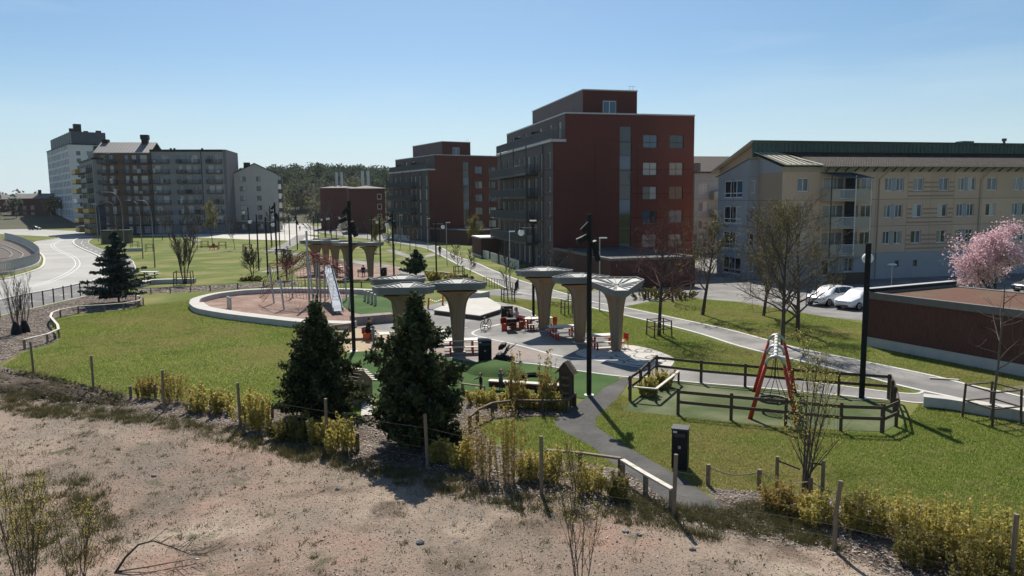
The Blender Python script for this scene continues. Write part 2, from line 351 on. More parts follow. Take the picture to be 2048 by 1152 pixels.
# mulch strip between the lot and the lawns
mul_far = [(-300, 735), (0, 733), (190, 782), (300, 797), (420, 802), (520, 818), (560, 812), (700, 838), (745, 828), (800, 815), (880, 805), (930, 792), (945, 780), (1040, 792), (1135, 806), (1128, 832), (1000, 838), (955, 850), (985, 890), (1100, 918), (1250, 938), (1345, 1005), (1450, 1022), (1410, 975), (1520, 985), (1600, 990), (1700, 1000), (1790, 1040), (1900, 1085), (2048, 1130), (2250, 1200)]
MULCH = [(p.x, p.y) for p in GL(mul_far)] + [(p.x+0.05, p.y-0.4) for p in reversed(dl)]
sheet('mulch_bed', MULCH, 0.004, M['mulch'])
BED_W = [(p.x, p.y) for p in GL([(-60, 735), (0, 728), (48, 702), (96, 690), (117, 680), (102, 655), (98, 643), (122, 634), (160, 627), (210, 622), (250, 619), (280, 613), (286, 606), (270, 586), (205, 585), (120, 606), (42, 624), (0, 636), (-60, 655)])]
sheet('mulch_bed', BED_W, 0.006, M['mulch'])
BED_M = [(p.x, p.y) for p in GL([(272, 588), (420, 582), (525, 574), (600, 570), (600, 563), (525, 566), (420, 572), (330, 575), (272, 580)])]
sheet('gravel_bed', BED_M, 0.006, M['mulch'])

# road on the west side with cycle track
r_near = smooth_line(GL([(-500, 700), (-150, 636), (0, 600), (44, 590), (110, 578), (187, 561), (214, 548), (224, 537), (216, 527), (190, 510), (160, 497), (146, 488), (146, 482), (153, 478), (170, 474.5), (240, 471)]), 6)
r_far = smooth_line(GL([(-500, 600), (-150, 575), (0, 560), (34, 553), (81, 538), (91, 525), (88, 512), (72, 497), (68, 489), (78, 483), (117, 474), (0, 468)]), 6)
sheet('road', [(p.x, p.y) for p in r_near]+[(p.x, p.y) for p in GL([(240, 464), (150, 462), (0, 456), (-300, 452), (-300, 470), (0, 468)])]+[(p.x, p.y) for p in reversed(r_far[:-6])], 0.008, M['road'])
cyc = smooth_line(GL([(-500, 760), (-150, 668), (0, 632), (42, 622), (120, 604), (205, 583), (255, 560), (270, 540), (268, 528), (258, 518), (208, 501), (180, 488), (178, 482), (186, 477), (205, 474)]), 6)
sheet('cycle_track', [(p.x, p.y) for p in cyc]+[(p.x, p.y) for p in reversed(r_near[:-6])], 0.004, M['asphalt'])
strip('kerb', r_near[:-4], 0.35, 0, 0.12, M['kerb'], off=-0.18)
strip('kerb', r_far[:-6], 0.3, 0, 0.12, M['kerb'], off=0.16)
strip('kerb', cyc, 0.12, 0, 0.03, M['kerb'])
# worn double centre line (tyre tracks and paint), cycle lane dashes
c1 = smooth_line(GL([(40, 577), (90, 566), (130, 550), (152, 535), (155, 524), (146, 514), (120, 502), (106, 493), (108, 487), (125, 480)]), 8)
for d in (-0.28, 0.28): strip('road_marking', c1, 0.10, 0.0085, 0.0125, M['paint'], off=d)
mid = [(a+b)/2 for a, b in zip(smooth_line(GL([(-150, 652), (0, 615), (42, 606), (120, 591), (200, 572)]), 8), smooth_line(GL([(-150, 652), (0, 616), (42, 607), (120, 592), (200, 573)]), 8))]
for i in range(0, len(mid)-2, 3): strip('road_marking', mid[i:i+2], 0.12, 0.0045, 0.0085, M['paint'])
m2 = smooth_line(GL([(165, 482), (163, 488), (180, 498), (205, 508), (235, 520)]), 5)
for i in range(0, len(m2)-2, 2): strip('road_marking', m2[i:i+2], 0.12, 0.0045, 0.0085, M['paint'])

# tram line behind its fence
TRAM = GL([(-500, 585), (-100, 560), (0, 548), (60, 530), (78, 515), (60, 490), (25, 478), (-300, 470)])
sheet('tram_bed', [(p.x, p.y) for p in TRAM], 0.01, M['ballast'])
def rail_line(px): 
    ln = smooth_line(GL(px), 8); strip('rail', ln, 0.09, 0.012, 0.16, M['steel'])
rail_line([(-200, 552), (0, 527), (35, 519), (46, 512), (38, 504), (0, 489), (-60, 480)])
rail_line([(-200, 545), (0, 519), (20, 514), (24, 509), (16, 502), (0, 496), (-60, 486)])

# paths and squares
p_lo = [(600, 455), (660, 468), (760, 480), (814, 489), (853, 497), (875, 507), (914, 528), (959, 549), (990, 565), (1012, 576), (1040, 586), (1128, 599), (1187, 616), (1246, 630), (1380, 662), (1484, 694), (1600, 722), (1720, 751), (1782, 767), (1845, 782), (1923, 799), (2048, 832), (2300, 905)]
p_hi = [(640, 452), (700, 463), (790, 476), (840, 484), (880, 495), (909, 511), (950, 525), (984, 540), (1034, 559), (1066, 569), (1125, 586), (1182, 603), (1246, 615), (1380, 643), (1458, 660), (1536, 681), (1600, 698), (1720, 722), (1860, 751), (1949, 773), (2048, 795), (2300, 860)]
lo = smooth_line(GL(p_lo), 5); hi = smooth_line(GL(p_hi), 5)
sheet('path', [(p.x, p.y) for p in lo]+[(p.x, p.y) for p in reversed(hi)], 0.012, M['asphalt'])
strip('path_edging', lo, 0.22, 0, 0.03, M['kerb']); strip('path_edging', hi, 0.22, 0, 0.03, M['kerb'])
sheet('path', [(p.x, p.y) for p in GL([(965, 582), (1000, 578), (1042, 584), (1130, 597), (1060, 600), (1000, 592), (968, 590)])], 0.016, M['asphalt'])
# yard and car park between the houses
sheet('car_park', [(p.x, p.y) for p in GL([(1130, 588), (1182, 603), (1246, 614), (1300, 603), (1385, 596), (1480, 604), (1560, 617), (1640, 632), (1760, 646), (2100, 600), (2400, 560), (2300, 520), (1400, 510), (1385, 540), (1260, 575)])], 0.008, M['asphalt'])
sheet('path', [(p.x, p.y) for p in GL([(2005, 778), (2048, 770), (2300, 740), (2300, 850), (2048, 794)])], 0.009, M['asphalt'])
s_lo = [(1280, 752), (1317, 758), (1420, 768), (1566, 780), (1700, 793), (1798, 802), (1842, 806), (1930, 802)]
s_hi = [(1300, 730), (1340, 735), (1403, 742), (1493, 751), (1664, 770), (1774, 784), (1830, 788), (1848, 783)]
slo = smooth_line(GL(s_lo), 5); shi = smooth_line(GL(s_hi), 5)
sheet('path', [(p.x, p.y) for p in slo]+[(p.x, p.y) for p in reversed(shi)], 0.010, M['asphalt'])
strip('path_edging', slo, 0.14, 0, 0.025, M['kerb']); strip('path_edging', shi, 0.14, 0, 0.025, M['kerb'])
plz = smooth_line(GL([(690, 640), (740, 632), (790, 628), (870, 608), (930, 596), (964, 600), (1025, 611), (1060, 622), (1066, 630), (1090, 644), (1150, 660), (1254, 690), (1305, 699), (1343, 714), (1349, 722), (1335, 736), (1290, 752)]), 4) + GL([(1262, 757), (1240, 753), (1142, 740), (1054, 727), (985, 728), (930, 722), (880, 712), (800, 698), (740, 705), (690, 700)])
sheet('plaza', [(p.x, p.y) for p in plz], 0.014, M['asphalt'])
sheet('paving', [(p.x, p.y) for p in smooth_line(GL([(850, 690), (930, 682), (1000, 686), (1055, 700), (1100, 713), (1040, 722), (960, 720), (880, 710)]), 4, True)], 0.018, M['paving'])
tip = smooth_line(GL([(1150, 706), (1200, 692), (1254, 690), (1305, 699), (1343, 714), (1349, 722), (1334, 736), (1280, 731), (1200, 722)]), 4, True)
sheet('concrete_paving', [(p.x, p.y) for p in tip], 0.018, M['concrete'])
for pl, w in (([(1000, 650), (965, 657), (946, 665), (950, 671), (975, 677), (1045, 693), (1117, 712), (1200, 722), (1300, 738)], 0.16), ([(964, 600), (1025, 611), (1060, 622), (1066, 630), (1045, 638), (985, 652)], 0.14), ([(935, 655), (905, 660), (885, 670)], 0.12), ([(985, 728), (1054, 727), (1142, 740), (1240, 753), (1290, 756)], 0.14)):
    strip('paving_line', smooth_line(GL(pl), 6), w, 0.014, 0.024, M['kerb'])
# ring pattern let into the pale concrete
rg = random.Random(4)
for k, (x, y, r) in enumerate([(1287, 702, .45), (1302, 703, .36), (1288, 713, .55), (1308, 716, .45), (1270, 722, .4), (1246, 712, .4), (1230, 724, .5), (1208, 716, .45), (1262, 705, .35), (1320, 722, .3)]):
    p = G(x, y); a0 = rg.random()*6; ln = [Vector((p.x+r*math.cos(a0+t*0.35), p.y+r*math.sin(a0+t*0.35), 0)) for t in range(14 if k % 3 else 18)]
    strip('paving_inlay', ln, 0.09, 0.019, 0.0225, M['darkgrey'])
# dark curving footpath in front
f_l = [(1200, 757), (1172, 795), (1118, 834), (1109, 845), (1125, 862), (1180, 892), (1215, 920), (1262, 951), (1330, 1002), (1352, 1019)]
f_r = [(1262, 757), (1238, 793), (1200, 830), (1192, 843), (1197, 856), (1235, 882), (1300, 920), (1360, 953), (1402, 981), (1452, 1018)]
FPL = smooth_line(GL(f_l), 5); FPR = smooth_line(GL(f_r), 5)
sheet('footpath', [(p.x, p.y) for p in FPL]+[(p.x, p.y) for p in reversed(FPR)], 0.016, M['asphalt_dark'])
# rubber/artificial turf surfaces
TURF1 = smooth_line(GL([(695, 705), (740, 700), (800, 696), (880, 712), (930, 722), (985, 730), (1054, 729), (1142, 742), (1238, 755), (1208, 776), (1178, 797), (1120, 792), (1000, 788), (930, 782), (880, 790), (800, 800), (740, 792), (690, 760)]), 3, True)
sheet('play_turf', [(p.x, p.y) for p in TURF1], 0.020, M['turf'])
TURF2 = GL([(1244, 822), (1262, 803), (1320, 762), (1420, 770), (1566, 782), (1700, 795), (1786, 804), (1796, 826), (1792, 850), (1768, 864), (1680, 861), (1520, 850), (1380, 836)])
sheet('play_turf', [(p.x, p.y) for p in TURF2], 0.014, M['turf2'])
# mid-distance paths and squares of the park
sheet('square', [(p.x, p.y) for p in GL([(280, 471), (380, 474), (500, 479), (610, 482), (640, 476), (600, 468), (470, 466), (280, 465)])], 0.006, M['concrete'])
sheet('street', [(p.x, p.y) for p in GL([(545, 468), (552, 448), (558, 430), (600, 430), (618, 445), (640, 470)])], 0.010, M['road'])
for a, w in (([(380, 501), (450, 501), (532, 500), (600, 498)], 0.8), ([(545, 503), (604, 512), (665, 519), (735, 527), (800, 540), (860, 556)], 2.6), ([(526, 545), (560, 538), (600, 527), (650, 520)], 1.6), ([(605, 470), (585, 485), (560, 497), (545, 505)], 3.0), ([(780, 500), (830, 515), (873, 508)], 1.6), ([(370, 474), (395, 480), (380, 484)], 1.5)):
    strip('path', smooth_line(GL(a), 6), w, 0, 0.012, M['asphalt'])
sheet('gravel_square', [(p.x, p.y) for p in smooth_line(GL([(590, 545), (640, 528), (735, 530), (790, 535), (800, 548), (770, 556), (690, 560), (620, 558)]), 4, True)], 0.016, M['bark'])
# soil bank on the left of the lot
def heap(name, poly_px, h, m, seed, n=26, kind='structure', up=0.5):
    P = GL(poly_px); c = sum(P, Vector())/len(P); ring = smooth_line(P, 5, True); rg = random.Random(seed); mb = MB(); k = len(ring)
    lev = [(1.0, -0.02), (0.86, 0.35), (0.66, 0.75), (0.42, 0.95), (0.15, 1.0)]
    for s_, hz in lev:
        for p in ring:
            q = c + (p-c)*s_; j = 0.12*h
            mb.v.append((q.x+rg.uniform(-j, j), q.y+rg.uniform(-j, j), max(-0.02, hz*h+(rg.uniform(-0.35, 0.35)*h*up if hz > 0 else 0))))
    for i in range(len(lev)-1):
        for j in range(k): j2 = (j+1) % k; mb.f.append((i*k+j, i*k+j2, (i+1)*k+j2, (i+1)*k+j)); mb.m.append(0)
    mb.f.append(tuple((len(lev)-1)*k+j for j in range(k))); mb.m.append(0)
    o = mb.build(name, m, smooth=True); tag(o, kind=kind); return o
heap('soil_bank', [(-260, 745), (-60, 742), (60, 752), (170, 775), (250, 795), (235, 812), (120, 800), (0, 790), (-200, 800)], 0.26, M['soil'], 3, up=1.0)
heap('turf_mound', [(930, 735), (985, 727), (1040, 736), (1050, 748), (1000, 756), (940, 750)], 0.42, M['turf'], 5, up=0.0)

# ================================================================= BUILDINGS
def frame_axes(rz): return math.cos(rz), math.sin(rz)
GRID = R(14.3)
def fpt(fr, u, v):
    ox, oy, rz = fr; c, s = math.cos(rz), math.sin(rz); return ox+c*u-s*v, oy+s*u+c*v
def facade(par, fr, L, zs, xs, ops, m, mj, reveal=0.14, name='facade_panel', gap=0.015):
    "wall of separate panels (joints recessed) with real openings; fr = (x, y, rot) in building space, u along, v inward"
    xs = [0]+[x for x in xs if 0 < x < L]+[L]
    for i in range(len(xs)-1):
        for j in range(len(zs)-1):
            xa, xb = xs[i]+(gap if i else 0), xs[i+1]-(gap if i < len(xs)-2 else 0)
            za, zb = zs[j]+(gap if j else 0), zs[j+1]-(gap if j < len(zs)-2 else 0)
            oc = []
            for o in ops:
                a, b, c, d = max(o[0], xa), min(o[1], xb), max(o[2], za), min(o[3], zb)
                if b-a > 0.05 and d-c > 0.05: oc.append((a, b, c, d))
            us = sorted({xa, xb, *[o[0] for o in oc], *[o[1] for o in oc]}); vz = sorted({za, zb, *[o[2] for o in oc], *[o[3] for o in oc]})
            mb = MB()
            def q(u, v, z): x, y = fpt(fr, u, v); return (x, y, z)
            for a, b in zip(us[:-1], us[1:]):
                for c, d in zip(vz[:-1], vz[1:]):
                    mu_, mz = (a+b)/2, (c+d)/2
                    if any(o[0] < mu_ < o[1] and o[2] < mz < o[3] for o in oc): continue
                    mb.add([q(a, 0, c), q(b, 0, c), q(b, 0, d), q(a, 0, d)], [(0, 1, 2, 3)])
            for o in oc:
                a, b, c, d = o
                mb.add([q(a, 0, c), q(b, 0, c), q(b, 0, d), q(a, 0, d), q(a, reveal, c), q(b, reveal, c), q(b, reveal, d), q(a, reveal, d)], [(0, 4, 5, 1), (1, 5, 6, 2), (2, 6, 7, 3), (3, 7, 4, 0)])
            e = 0.05
            mb.add([q(xa, 0, za), q(xb, 0, za), q(xb, 0, zb), q(xa, 0, zb), q(xa, e, za), q(xb, e, za), q(xb, e, zb), q(xa, e, zb)], [(0, 4, 5, 1), (1, 5, 6, 2), (2, 6, 7, 3), (3, 7, 4, 0)])
            me = bpy.data.meshes.new(name); me.from_pydata(mb.v, [], mb.f); me.materials.append(m); link(name, me, par)
    bk = MB()
    def strip_(u0, u1, z0, z1):
        p = [fpt(fr, u, v) for u, v in ((u0, 0.03), (u1, 0.03), (u1, 0.045), (u0, 0.045))]
        bk.add([(x, y, z0) for x, y in p]+[(x, y, z1) for x, y in p], [(0, 1, 5, 4), (1, 2, 6, 5), (2, 3, 7, 6), (3, 0, 4, 7), (4, 5, 6, 7), (0, 3, 2, 1)])
    def clear(a, b, c, d): return not any(o[0] < b and o[1] > a and o[2] < d and o[3] > c for o in ops)
    for z in zs[1:-1]:
        if clear(0, L, z-.03, z+.03): strip_(0.02, L-0.02, z-0.03, z+0.03)
    for x in xs[1:-1]:
        if clear(x-.03, x+.03, zs[0], zs[-1]): strip_(x-0.03, x+0.03, zs[0]+0.03, zs[-1]-0.03)
    if bk.f: bk.build('joint', mj, par)
WC = {}
wr = random.Random(11)
def window(par, fr, u0, u1, z0, z1, mf, panes=2, depth=0.11, gl=None, fwid=0.06, sill=True, split=None, name='window'):
    "window part (frame) with pane sub-parts, set back in its opening"
    w, h = u1-u0, z1-z0; key = (round(w, 2), round(h, 2), panes, mf.name, fwid, sill, split)
    if key not in WC:
        mb = MB(); f = fwid; d0, d1 = 0, 0.06
        mb.box(0, w, d0, d1, 0, f); mb.box(0, w, d0, d1, h-f, h); mb.box(0, f, d0, d1, f, h-f); mb.box(w-f, w, d0, d1, f, h-f)
        cells = []; xs = [f+(w-2*f)*i/panes for i in range(panes+1)]
        for i in range(1, panes): mb.box(xs[i]-f/2, xs[i]+f/2, d0, d1, f, h-f)
        if split: mb.box(f, w-f, d0+.004, d1-.004, h*split-f/2, h*split+f/2)
        if sill: mb.box(-0.03, w+0.03, -depth-0.04, d1, -0.03, -0.002)
        fm = mb.mesh(name, mf); pms = []
        for i in range(panes):
            pb = MB(); pb.box(xs[i]+0.01, xs[i+1]-0.01, d0+0.025, d0+0.04, f*0.6, h-f*0.6); pms.append(pb)
        WC[key] = (fm, pms, {})
    fm, pms, pc = WC[key]
    x, y = fpt(fr, u0, depth); o = link(name, fm, par, (x, y, z0), fr[2])
    for i, pb in enumerate(pms):
        g = gl or wr.choice(['glass', 'glass', 'glass', 'glass2', 'glass3', 'glass4'])
        if (i, g) not in pc: pc[(i, g)] = pb.mesh('pane', M[g])
        link('pane', pc[(i, g)], o)
    return o
M['clutter_green'] = pm('plant_green', (0.05, 0.09, 0.03), (0.03, 0.06, 0.02), 8, 0.9); M['clutter_blue'] = pm('blue_cloth', (0.06, 0.08, 0.16), (0.05, 0.065, 0.13), 4, 0.9)
def rail_mesh(L, h, bar=0.11, mb=None, th=0.03):
    mb = mb or MB(); mb.box(0, L, 0, 0.05, h-0.05, h); mb.box(0, L, 0, 0.05, 0.05, 0.09); n = max(2, int(L/bar))
    for i in range(n+1): x = i*(L-th)/n; mb.box(x, x+th, 0.01, 0.04, 0.09, h-0.05)
    return mb
def balcony(par, fr, u0, u1, z, dep, mslab, mrail, h=1.05, solid=False, bar=0.11, items=0, divider=None):
    "slab with railing (front and both ends); v negative = outward"
    x, y = fpt(fr, u0, -dep); L = u1-u0; clut = []
    for _ in range(max(1, int(L/3))):
        if wr.random() < 0.75: cw = wr.uniform(0.3, 0.9); cx = wr.uniform(0.1, L-cw-0.1); clut.append((cx, cw, wr.uniform(0.45, 1.35), wr.choice(['white_metal', 'wood', 'black', 'clutter_green', 'clutter_blue', 'wood_pale'])))
    b = MB().box(0, L, 0, dep-0.004, -0.18, 0).build('balcony', mslab, par, loc=(x, y, z), rz=fr[2])
    if solid:
        MB().box(0, L, 0, 0.04, 0.03, h).build('railing', mrail, b); 
        for q in (0, L-0.04): MB().box(q, q+0.04, 0.045, dep-0.01, 0.03, h).build('railing', mrail, b)
    else:
        rail_mesh(L, h, bar).build('railing', mrail, b)
        for q in (0.05, L):
            o = rail_mesh(dep-0.06, h, bar).build('railing', mrail, b, loc=(q, 0.055, 0), rz=math.pi/2)
    for cx, cw, chh, cm in clut: MB().box(cx, cx+cw, 0.12, 0.12+min(cw, dep*0.5), 0.004, chh).build('balcony_item', M[cm], b)
    return b

# ---- the dark red apartment blocks
M['redclad'] = pm('red_cladding', (0.105, 0.024, 0.017), (0.086, 0.020, 0.014), 0.6, 0.55, 0.05, 3, spec=0.3, c3=(0.12, 0.030, 0.021), s3=0.12, objrand=0.08, stretch=(1, 1, 0.35))
M['greyclad'] = pm('brown_grey_cladding', (0.088, 0.068, 0.066), (0.070, 0.055, 0.053), 0.8, 0.65, 0.05, 4)
M['joint'] = pm('joint_dark', (0.03, 0.02, 0.02), (0.02, 0.015, 0.015), 4, 0.9)
M['pent'] = pm('penthouse_cladding', (0.14, 0.085, 0.082), (0.115, 0.07, 0.068), 0.9, 0.6)
M['coping'] = pm('coping_metal', (0.50, 0.49, 0.49), (0.42, 0.41, 0.41), 2, 0.5, metal=0.2)
M['roof_felt'] = pm('roof_felt', (0.10, 0.095, 0.09), (0.07, 0.066, 0.062), 2, 0.9)
M['railgrey'] = pm('railing_grey', (0.085, 0.092, 0.10), (0.065, 0.07, 0.078), 3, 0.5)
M['brick'] = brickmat('dark_red_brick', (0.115, 0.042, 0.032), (0.08, 0.032, 0.025), (0.085, 0.065, 0.058))
M['sedum'] = pm('sedum_roof', (0.15, 0.058, 0.036), (0.085, 0.045, 0.028), 3, 0.95, 0.7, 20, c3=(0.11, 0.075, 0.042), s3=0.5)
M['framegrey'] = pm('window_frame_grey', (0.10, 0.10, 0.105), (0.085, 0.085, 0.09), 3, 0.5)
M['framepale'] = pm('window_frame_pale', (0.36, 0.36, 0.36), (0.32, 0.32, 0.32), 3, 0.5)
M['framewhite'] = pm('window_frame_white', (0.70, 0.69, 0.67), (0.62, 0.61, 0.59), 3, 0.5)
M['greyconc'] = pm('grey_concrete', (0.17, 0.155, 0.145), (0.135, 0.125, 0.115), 1.5, 0.85)
def red_block(loc, label, rot=GRID, D=28.0):
    B = T('apartment_block', label, 'building', loc, rot)
    H1, H2, Wd, st = 15.55, 18.45, 18.0, 2.88
    FR = (0, 0, 0.0); LF = (0, D, -math.pi/2); set_ = 1.5
    z0s = [2.1+st*i for i in range(5)]     # sill heights of rows
    ops = []; wins = []
    for i in range(5):
        zz = z0s[i]+0.62 if i < 4 else z0s[i]+1.0
        for u in (11.3, 14.75):
            ops.append((u, u+1.85, zz, zz+1.55)); wins.append((FR, u, u+1.85, zz, zz+1.55))
    ops.append((8.3, 9.8, 1.6, 17.1))
    zs = [0, 3.4, 6.3, 9.2, 12.1, H1-0.3]
    facade(B, FR, Wd, zs, [5.2, 10.6], ops, M['redclad'], M['joint'])
    facade(B, (set_, 0, 0), Wd-set_, [H1-0.3+0.015, H2], [], [(o[0]-set_, o[1]-set_, o[2], o[3]) for o in ops], M['redclad'], M['joint'])
    for fr, a, b, c, d in wins: window(B, fr, a, b, c, d, M['framegrey'], 2, gl=wr.choice(['glass', 'glass3', 'glass2', 'glass4', None]))
    # stair glazing: a tall strip of stacked panes
    for i in range(9): window(B, FR, 8.3, 9.8, 1.6+i*15.5/9, 1.6+(i+1)*15.5/9, M['framegrey'], 1, gl='glass' if i % 3 else 'glass3', sill=False, fwid=0.05, name='stair_window')
    # left face (balcony side): rows of tall windows
    lops = []; lw = []
    for i in range(5):
        zz = 0.35+st*i+0.05
        for k, u in enumerate((3.0, 6.0, 9.2, 12.0, 14.6, 17.0, 20.2, 22.8, 26.0)):
            h = 2.15 if k < 8 else 1.7; a = zz if k < 8 else zz+0.45
            if a+h > H1-0.4 or u > D-1.6: continue
            lops.append((u, u+1.0, a, a+h)); lw.append((LF, u, u+1.0, a, a+h))
    facade(B, LF, D, zs, [D-3.1], lops, M['greyclad'], M['joint'])
    for fr, a, b, c, d in lw: window(B, fr, a, b, c, d, M['framewhite'], 2, sill=False)
    # set-back top floor
    LF2 = (set_, D, -math.pi/2); tops = [(u, u+1.15, H1+0.25, H1+2.1) for u in (3.4, 6.2, 10.0, 13.5, 17.4, 21.6, 25.4) if u < D-1.6]
    facade(B, LF2, D, [H1-0.29, H2], [14], tops, M['greyclad'], M['joint'])
    for a, b, c, d in tops: window(B, LF2, a, b, c, d, M['framewhite'], 2, sill=False)
    MB().box(-0.25, set_+0.1, -0.05, D, H1-0.32, H1-0.02).build('terrace_floor', M['coping'], B)
    o = rail_mesh(D-0.1, 1.15, 0.09).build('railing', M['railgrey'], B, loc=(-0.2, D-0.05, H1), rz=-math.pi/2)
    rail_mesh(set_+0.2, 1.15, 0.09).build('railing', M['railgrey'], B, loc=(-0.2, 0.0, H1))
    for y in (9.5, 18.5): MB().box(0.2, set_-0.02, y, y+0.08, H1, H1+1.7).build('divider', M['darkgrey'], B)
    # lower balconies
    for i in range(1, 5):
        balcony(B, LF, 1.2, D-6.4, 0.30+st*i, 1.55, M['darkgrey'], M['railgrey'], 1.1, bar=0.09)
    for u in (1.3, (D-6.4)*0.37, (D-6.4)*0.7, D-6.5): MB().box(-1.5, -1.38, D-u-0.06, D-u+0.06, 0, H1-0.3).build('balcony_post', M['darkgrey'], B)
    for u in (D-3.8,): MB().tube([(-0.1, D-u, 0.2), (-0.1, D-u, H1-0.35)], 0.055, 8).build('downpipe', M['darkgrey'], B)
    # ground floor patio screens
    for k in range(4 if D > 25 else 3): rail_mesh(4.6, 1.2, 0.12).build('patio_fence', M['white_metal'], B, loc=(-3.0, D-2-k*5.6, 0), rz=-math.pi/2)
    # shell
    s = MB(); s.box(0.2, Wd-0.05, 0.2, D-0.05, 0.05, H1-0.35); s.box(set_+0.2, Wd-0.05, 0.2, D-0.05, H1-0.30, H2-0.05)
    sh = MB(); sh.add([(Wd, 0, 0), (Wd, D, 0), (Wd, D, H2), (Wd, 0, H2)], [(0, 1, 2, 3)]); sh.add([(0, D, 0), (Wd, D, 0), (Wd, D, H2), (set_, D, H2), (set_, D, H1-0.3), (0, D, H1-0.3)], [(0, 1, 2, 3, 4, 5)])
    sh.build('wall', M['redclad'], B)
    rf = MB().box(set_-0.04, Wd+0.04, -0.06, D+0.04, H2, H2+0.16).build('roof', M['coping'], B)
    MB().box(set_+0.4, Wd-0.4, 0.4, D-0.4, H2+0.161, H2+0.2).build('roof_surface', M['roof_felt'], rf)
    # penthouse plant room
    PF = (4.6, 2.6, 0.0); pw = 7.0; pd = D-6.0; pz0, pz1 = H2+0.2, H2+3.1
    facade(B, PF, pw, [pz0, pz1], [], [(2.55, 4.35, pz0+0.05, pz0+1.75)], M['redclad'], M['joint'])
    window(B, PF, 2.55, 4.35, pz0+0.05, pz0+1.75, M['steel'], 2, gl='glass3', sill=False, fwid=0.12, name='roof_door')
    facade(B, (4.6, 2.6+pd, -math.pi/2), pd, [pz0, pz1], [6, 11], [(1.4, 2.2, pz0+0.4, pz0+1.4)], M['pent'], M['joint'])
    window(B, (4.6, 2.6+pd, -math.pi/2), 1.4, 2.2, pz0+0.4, pz0+1.4, M['framegrey'], 1, sill=False)
    w2 = MB(); w2.add([(4.6+pw, 2.6, pz0), (4.6+pw, 2.6+pd, pz0), (4.6+pw, 2.6+pd, pz1), (4.6+pw, 2.6, pz1)], [(0, 1, 2, 3)]); w2.build('wall', M['redclad'], B)
    MB().box(4.54, 4.66+pw, 2.54, 2.66+pd, pz1, pz1+0.14).build('roof', M['coping'], B)
    an = MB()
    for x in (10.9, 11.3): an.tube([(x, 3.2, pz1+0.1), (x, 3.2, pz1+0.75)], 0.025, 5)
    an.tube([(10.6, 3.2, pz1+0.7), (11.6, 3.2, pz1+0.7)], 0.02, 5); an.build('antenna', M['steel'], B)
    # back balcony seen past the right edge
    RF = (Wd, 0, math.pi/2)
    for i in (1, 4): balcony(B, RF, 0.5, 3.5, 0.3+st*i, 1.2 if i > 3 else 0.9, M['darkgrey'], M['railgrey'])
    # brick garage wing in front
    a0, a1, hA = -18.0, -0.004, 2.75
    bm_ = M['brick']
    facade(B, (0.05, a1, -math.pi/2), a1-a0, [0, hA], [], [(0.6, 4.6, 0.02, 2.4)], bm_, M['joint'], name='garage_wall')
    MB().box(0.2, 0.25, -4.55, -0.65, 0.02, 2.4).build('garage_gate', M['black'], B)
    facade(B, (0.05, a0, 0), 8.7, [0, hA], [], [], bm_, M['joint'], name='garage_wall')
    g = MB(); g.add([(8.75, a0, 0), (8.75, a1, 0), (8.75, a1, hA), (8.75, a0, hA)], [(0, 1, 2, 3)]); g.build('garage_wall', bm_, B)
    c = MB(); c.box(-0.05, 8.85, a0-0.1, a0+0.3, hA, hA+0.22); c.box(-0.05, 0.35, a0+0.3, a1, hA, hA+0.22); c.box(8.45, 8.85, a0+0.3, a1, hA, hA+0.22); c.build('garage_parapet', M['greyconc'], B)
    MB().box(0.3, 8.5, a0+0.25, a1-0.02, hA-0.2, hA+0.08).build('garage_roof', M['roof_felt'], B)
    return B
cz = G(1107, 545); 
RB = red_block((4.9, 87.0, 0), 'large dark red apartment block with tall stair window and brick garage')
RB2 = red_block((-17.6, 160.0, 0), 'farther dark red apartment block behind the timber shelters, partly hidden', R(31), 22.0)

# small brick store beside the big block
pS = G(963, 516); SB = T('brick_store', 'low windowless brick store left of the large red block', 'shed', (pS.x, pS.y, 0), GRID)
facade(SB, (0, 0, 0), 3.4, [0, 2.9], [], [], M['brick'], M['joint'], name='wall'); facade(SB, (0, 7, -math.pi/2), 7, [0.35, 2.9], [], [], M['brick'], M['joint'], name='wall')
MB().box(-0.02, 0.2, 0.0, 7, 0, 0.35).build('plinth', M['concrete'], SB); MB().box(-0.1, 3.5, -0.1, 7.1, 2.9, 3.1).build('roof', M['coping'], SB); MB().box(3.35, 3.4, 0.05, 7, 0, 2.9).build('wall', M['brick'], SB)

# ---- pale yellow panel building on the right
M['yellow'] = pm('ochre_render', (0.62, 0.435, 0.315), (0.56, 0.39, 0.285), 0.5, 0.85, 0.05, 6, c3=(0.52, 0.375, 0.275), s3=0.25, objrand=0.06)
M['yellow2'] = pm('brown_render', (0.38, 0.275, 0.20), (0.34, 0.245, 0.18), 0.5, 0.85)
M['stripe'] = pm('brown_stripe', (0.37, 0.245, 0.175), (0.34, 0.225, 0.16), 1, 0.85)
M['bluegrey'] = pm('blue_grey_panel', (0.33, 0.335, 0.355), (0.295, 0.30, 0.32), 0.7, 0.6)
M['copper'] = pm('green_copper', (0.085, 0.125, 0.105), (0.06, 0.09, 0.077), 1.2, 0.6, stretch=(1, 1, 0.3), c3=(0.05, 0.09, 0.075), s3=0.8)
M['tile'] = pm('grey_brown_tile', (0.050, 0.039, 0.034), (0.033, 0.026, 0.023), 3, 0.85, 0.1, island=0.35)
M['zinc'] = pm('beige_metal_roof', (0.50, 0.47, 0.36), (0.43, 0.40, 0.31), 1, 0.45, metal=0.2)
M['soffit'] = pm('pale_soffit', (0.40, 0.35, 0.275), (0.35, 0.305, 0.24), 1, 0.7)
YB = T('apartment_block', 'long ochre apartment building with green copper roof band and stacked balconies', 'building', (26.8, 73.8, 0), GRID)
L, D = 46.0, 12.0; FR = (0, 0, 0); st = 2.74; zr = [3.62, 6.36, 9.10]; zs = [0, 2.75, 5.5, 8.25, 11.0]
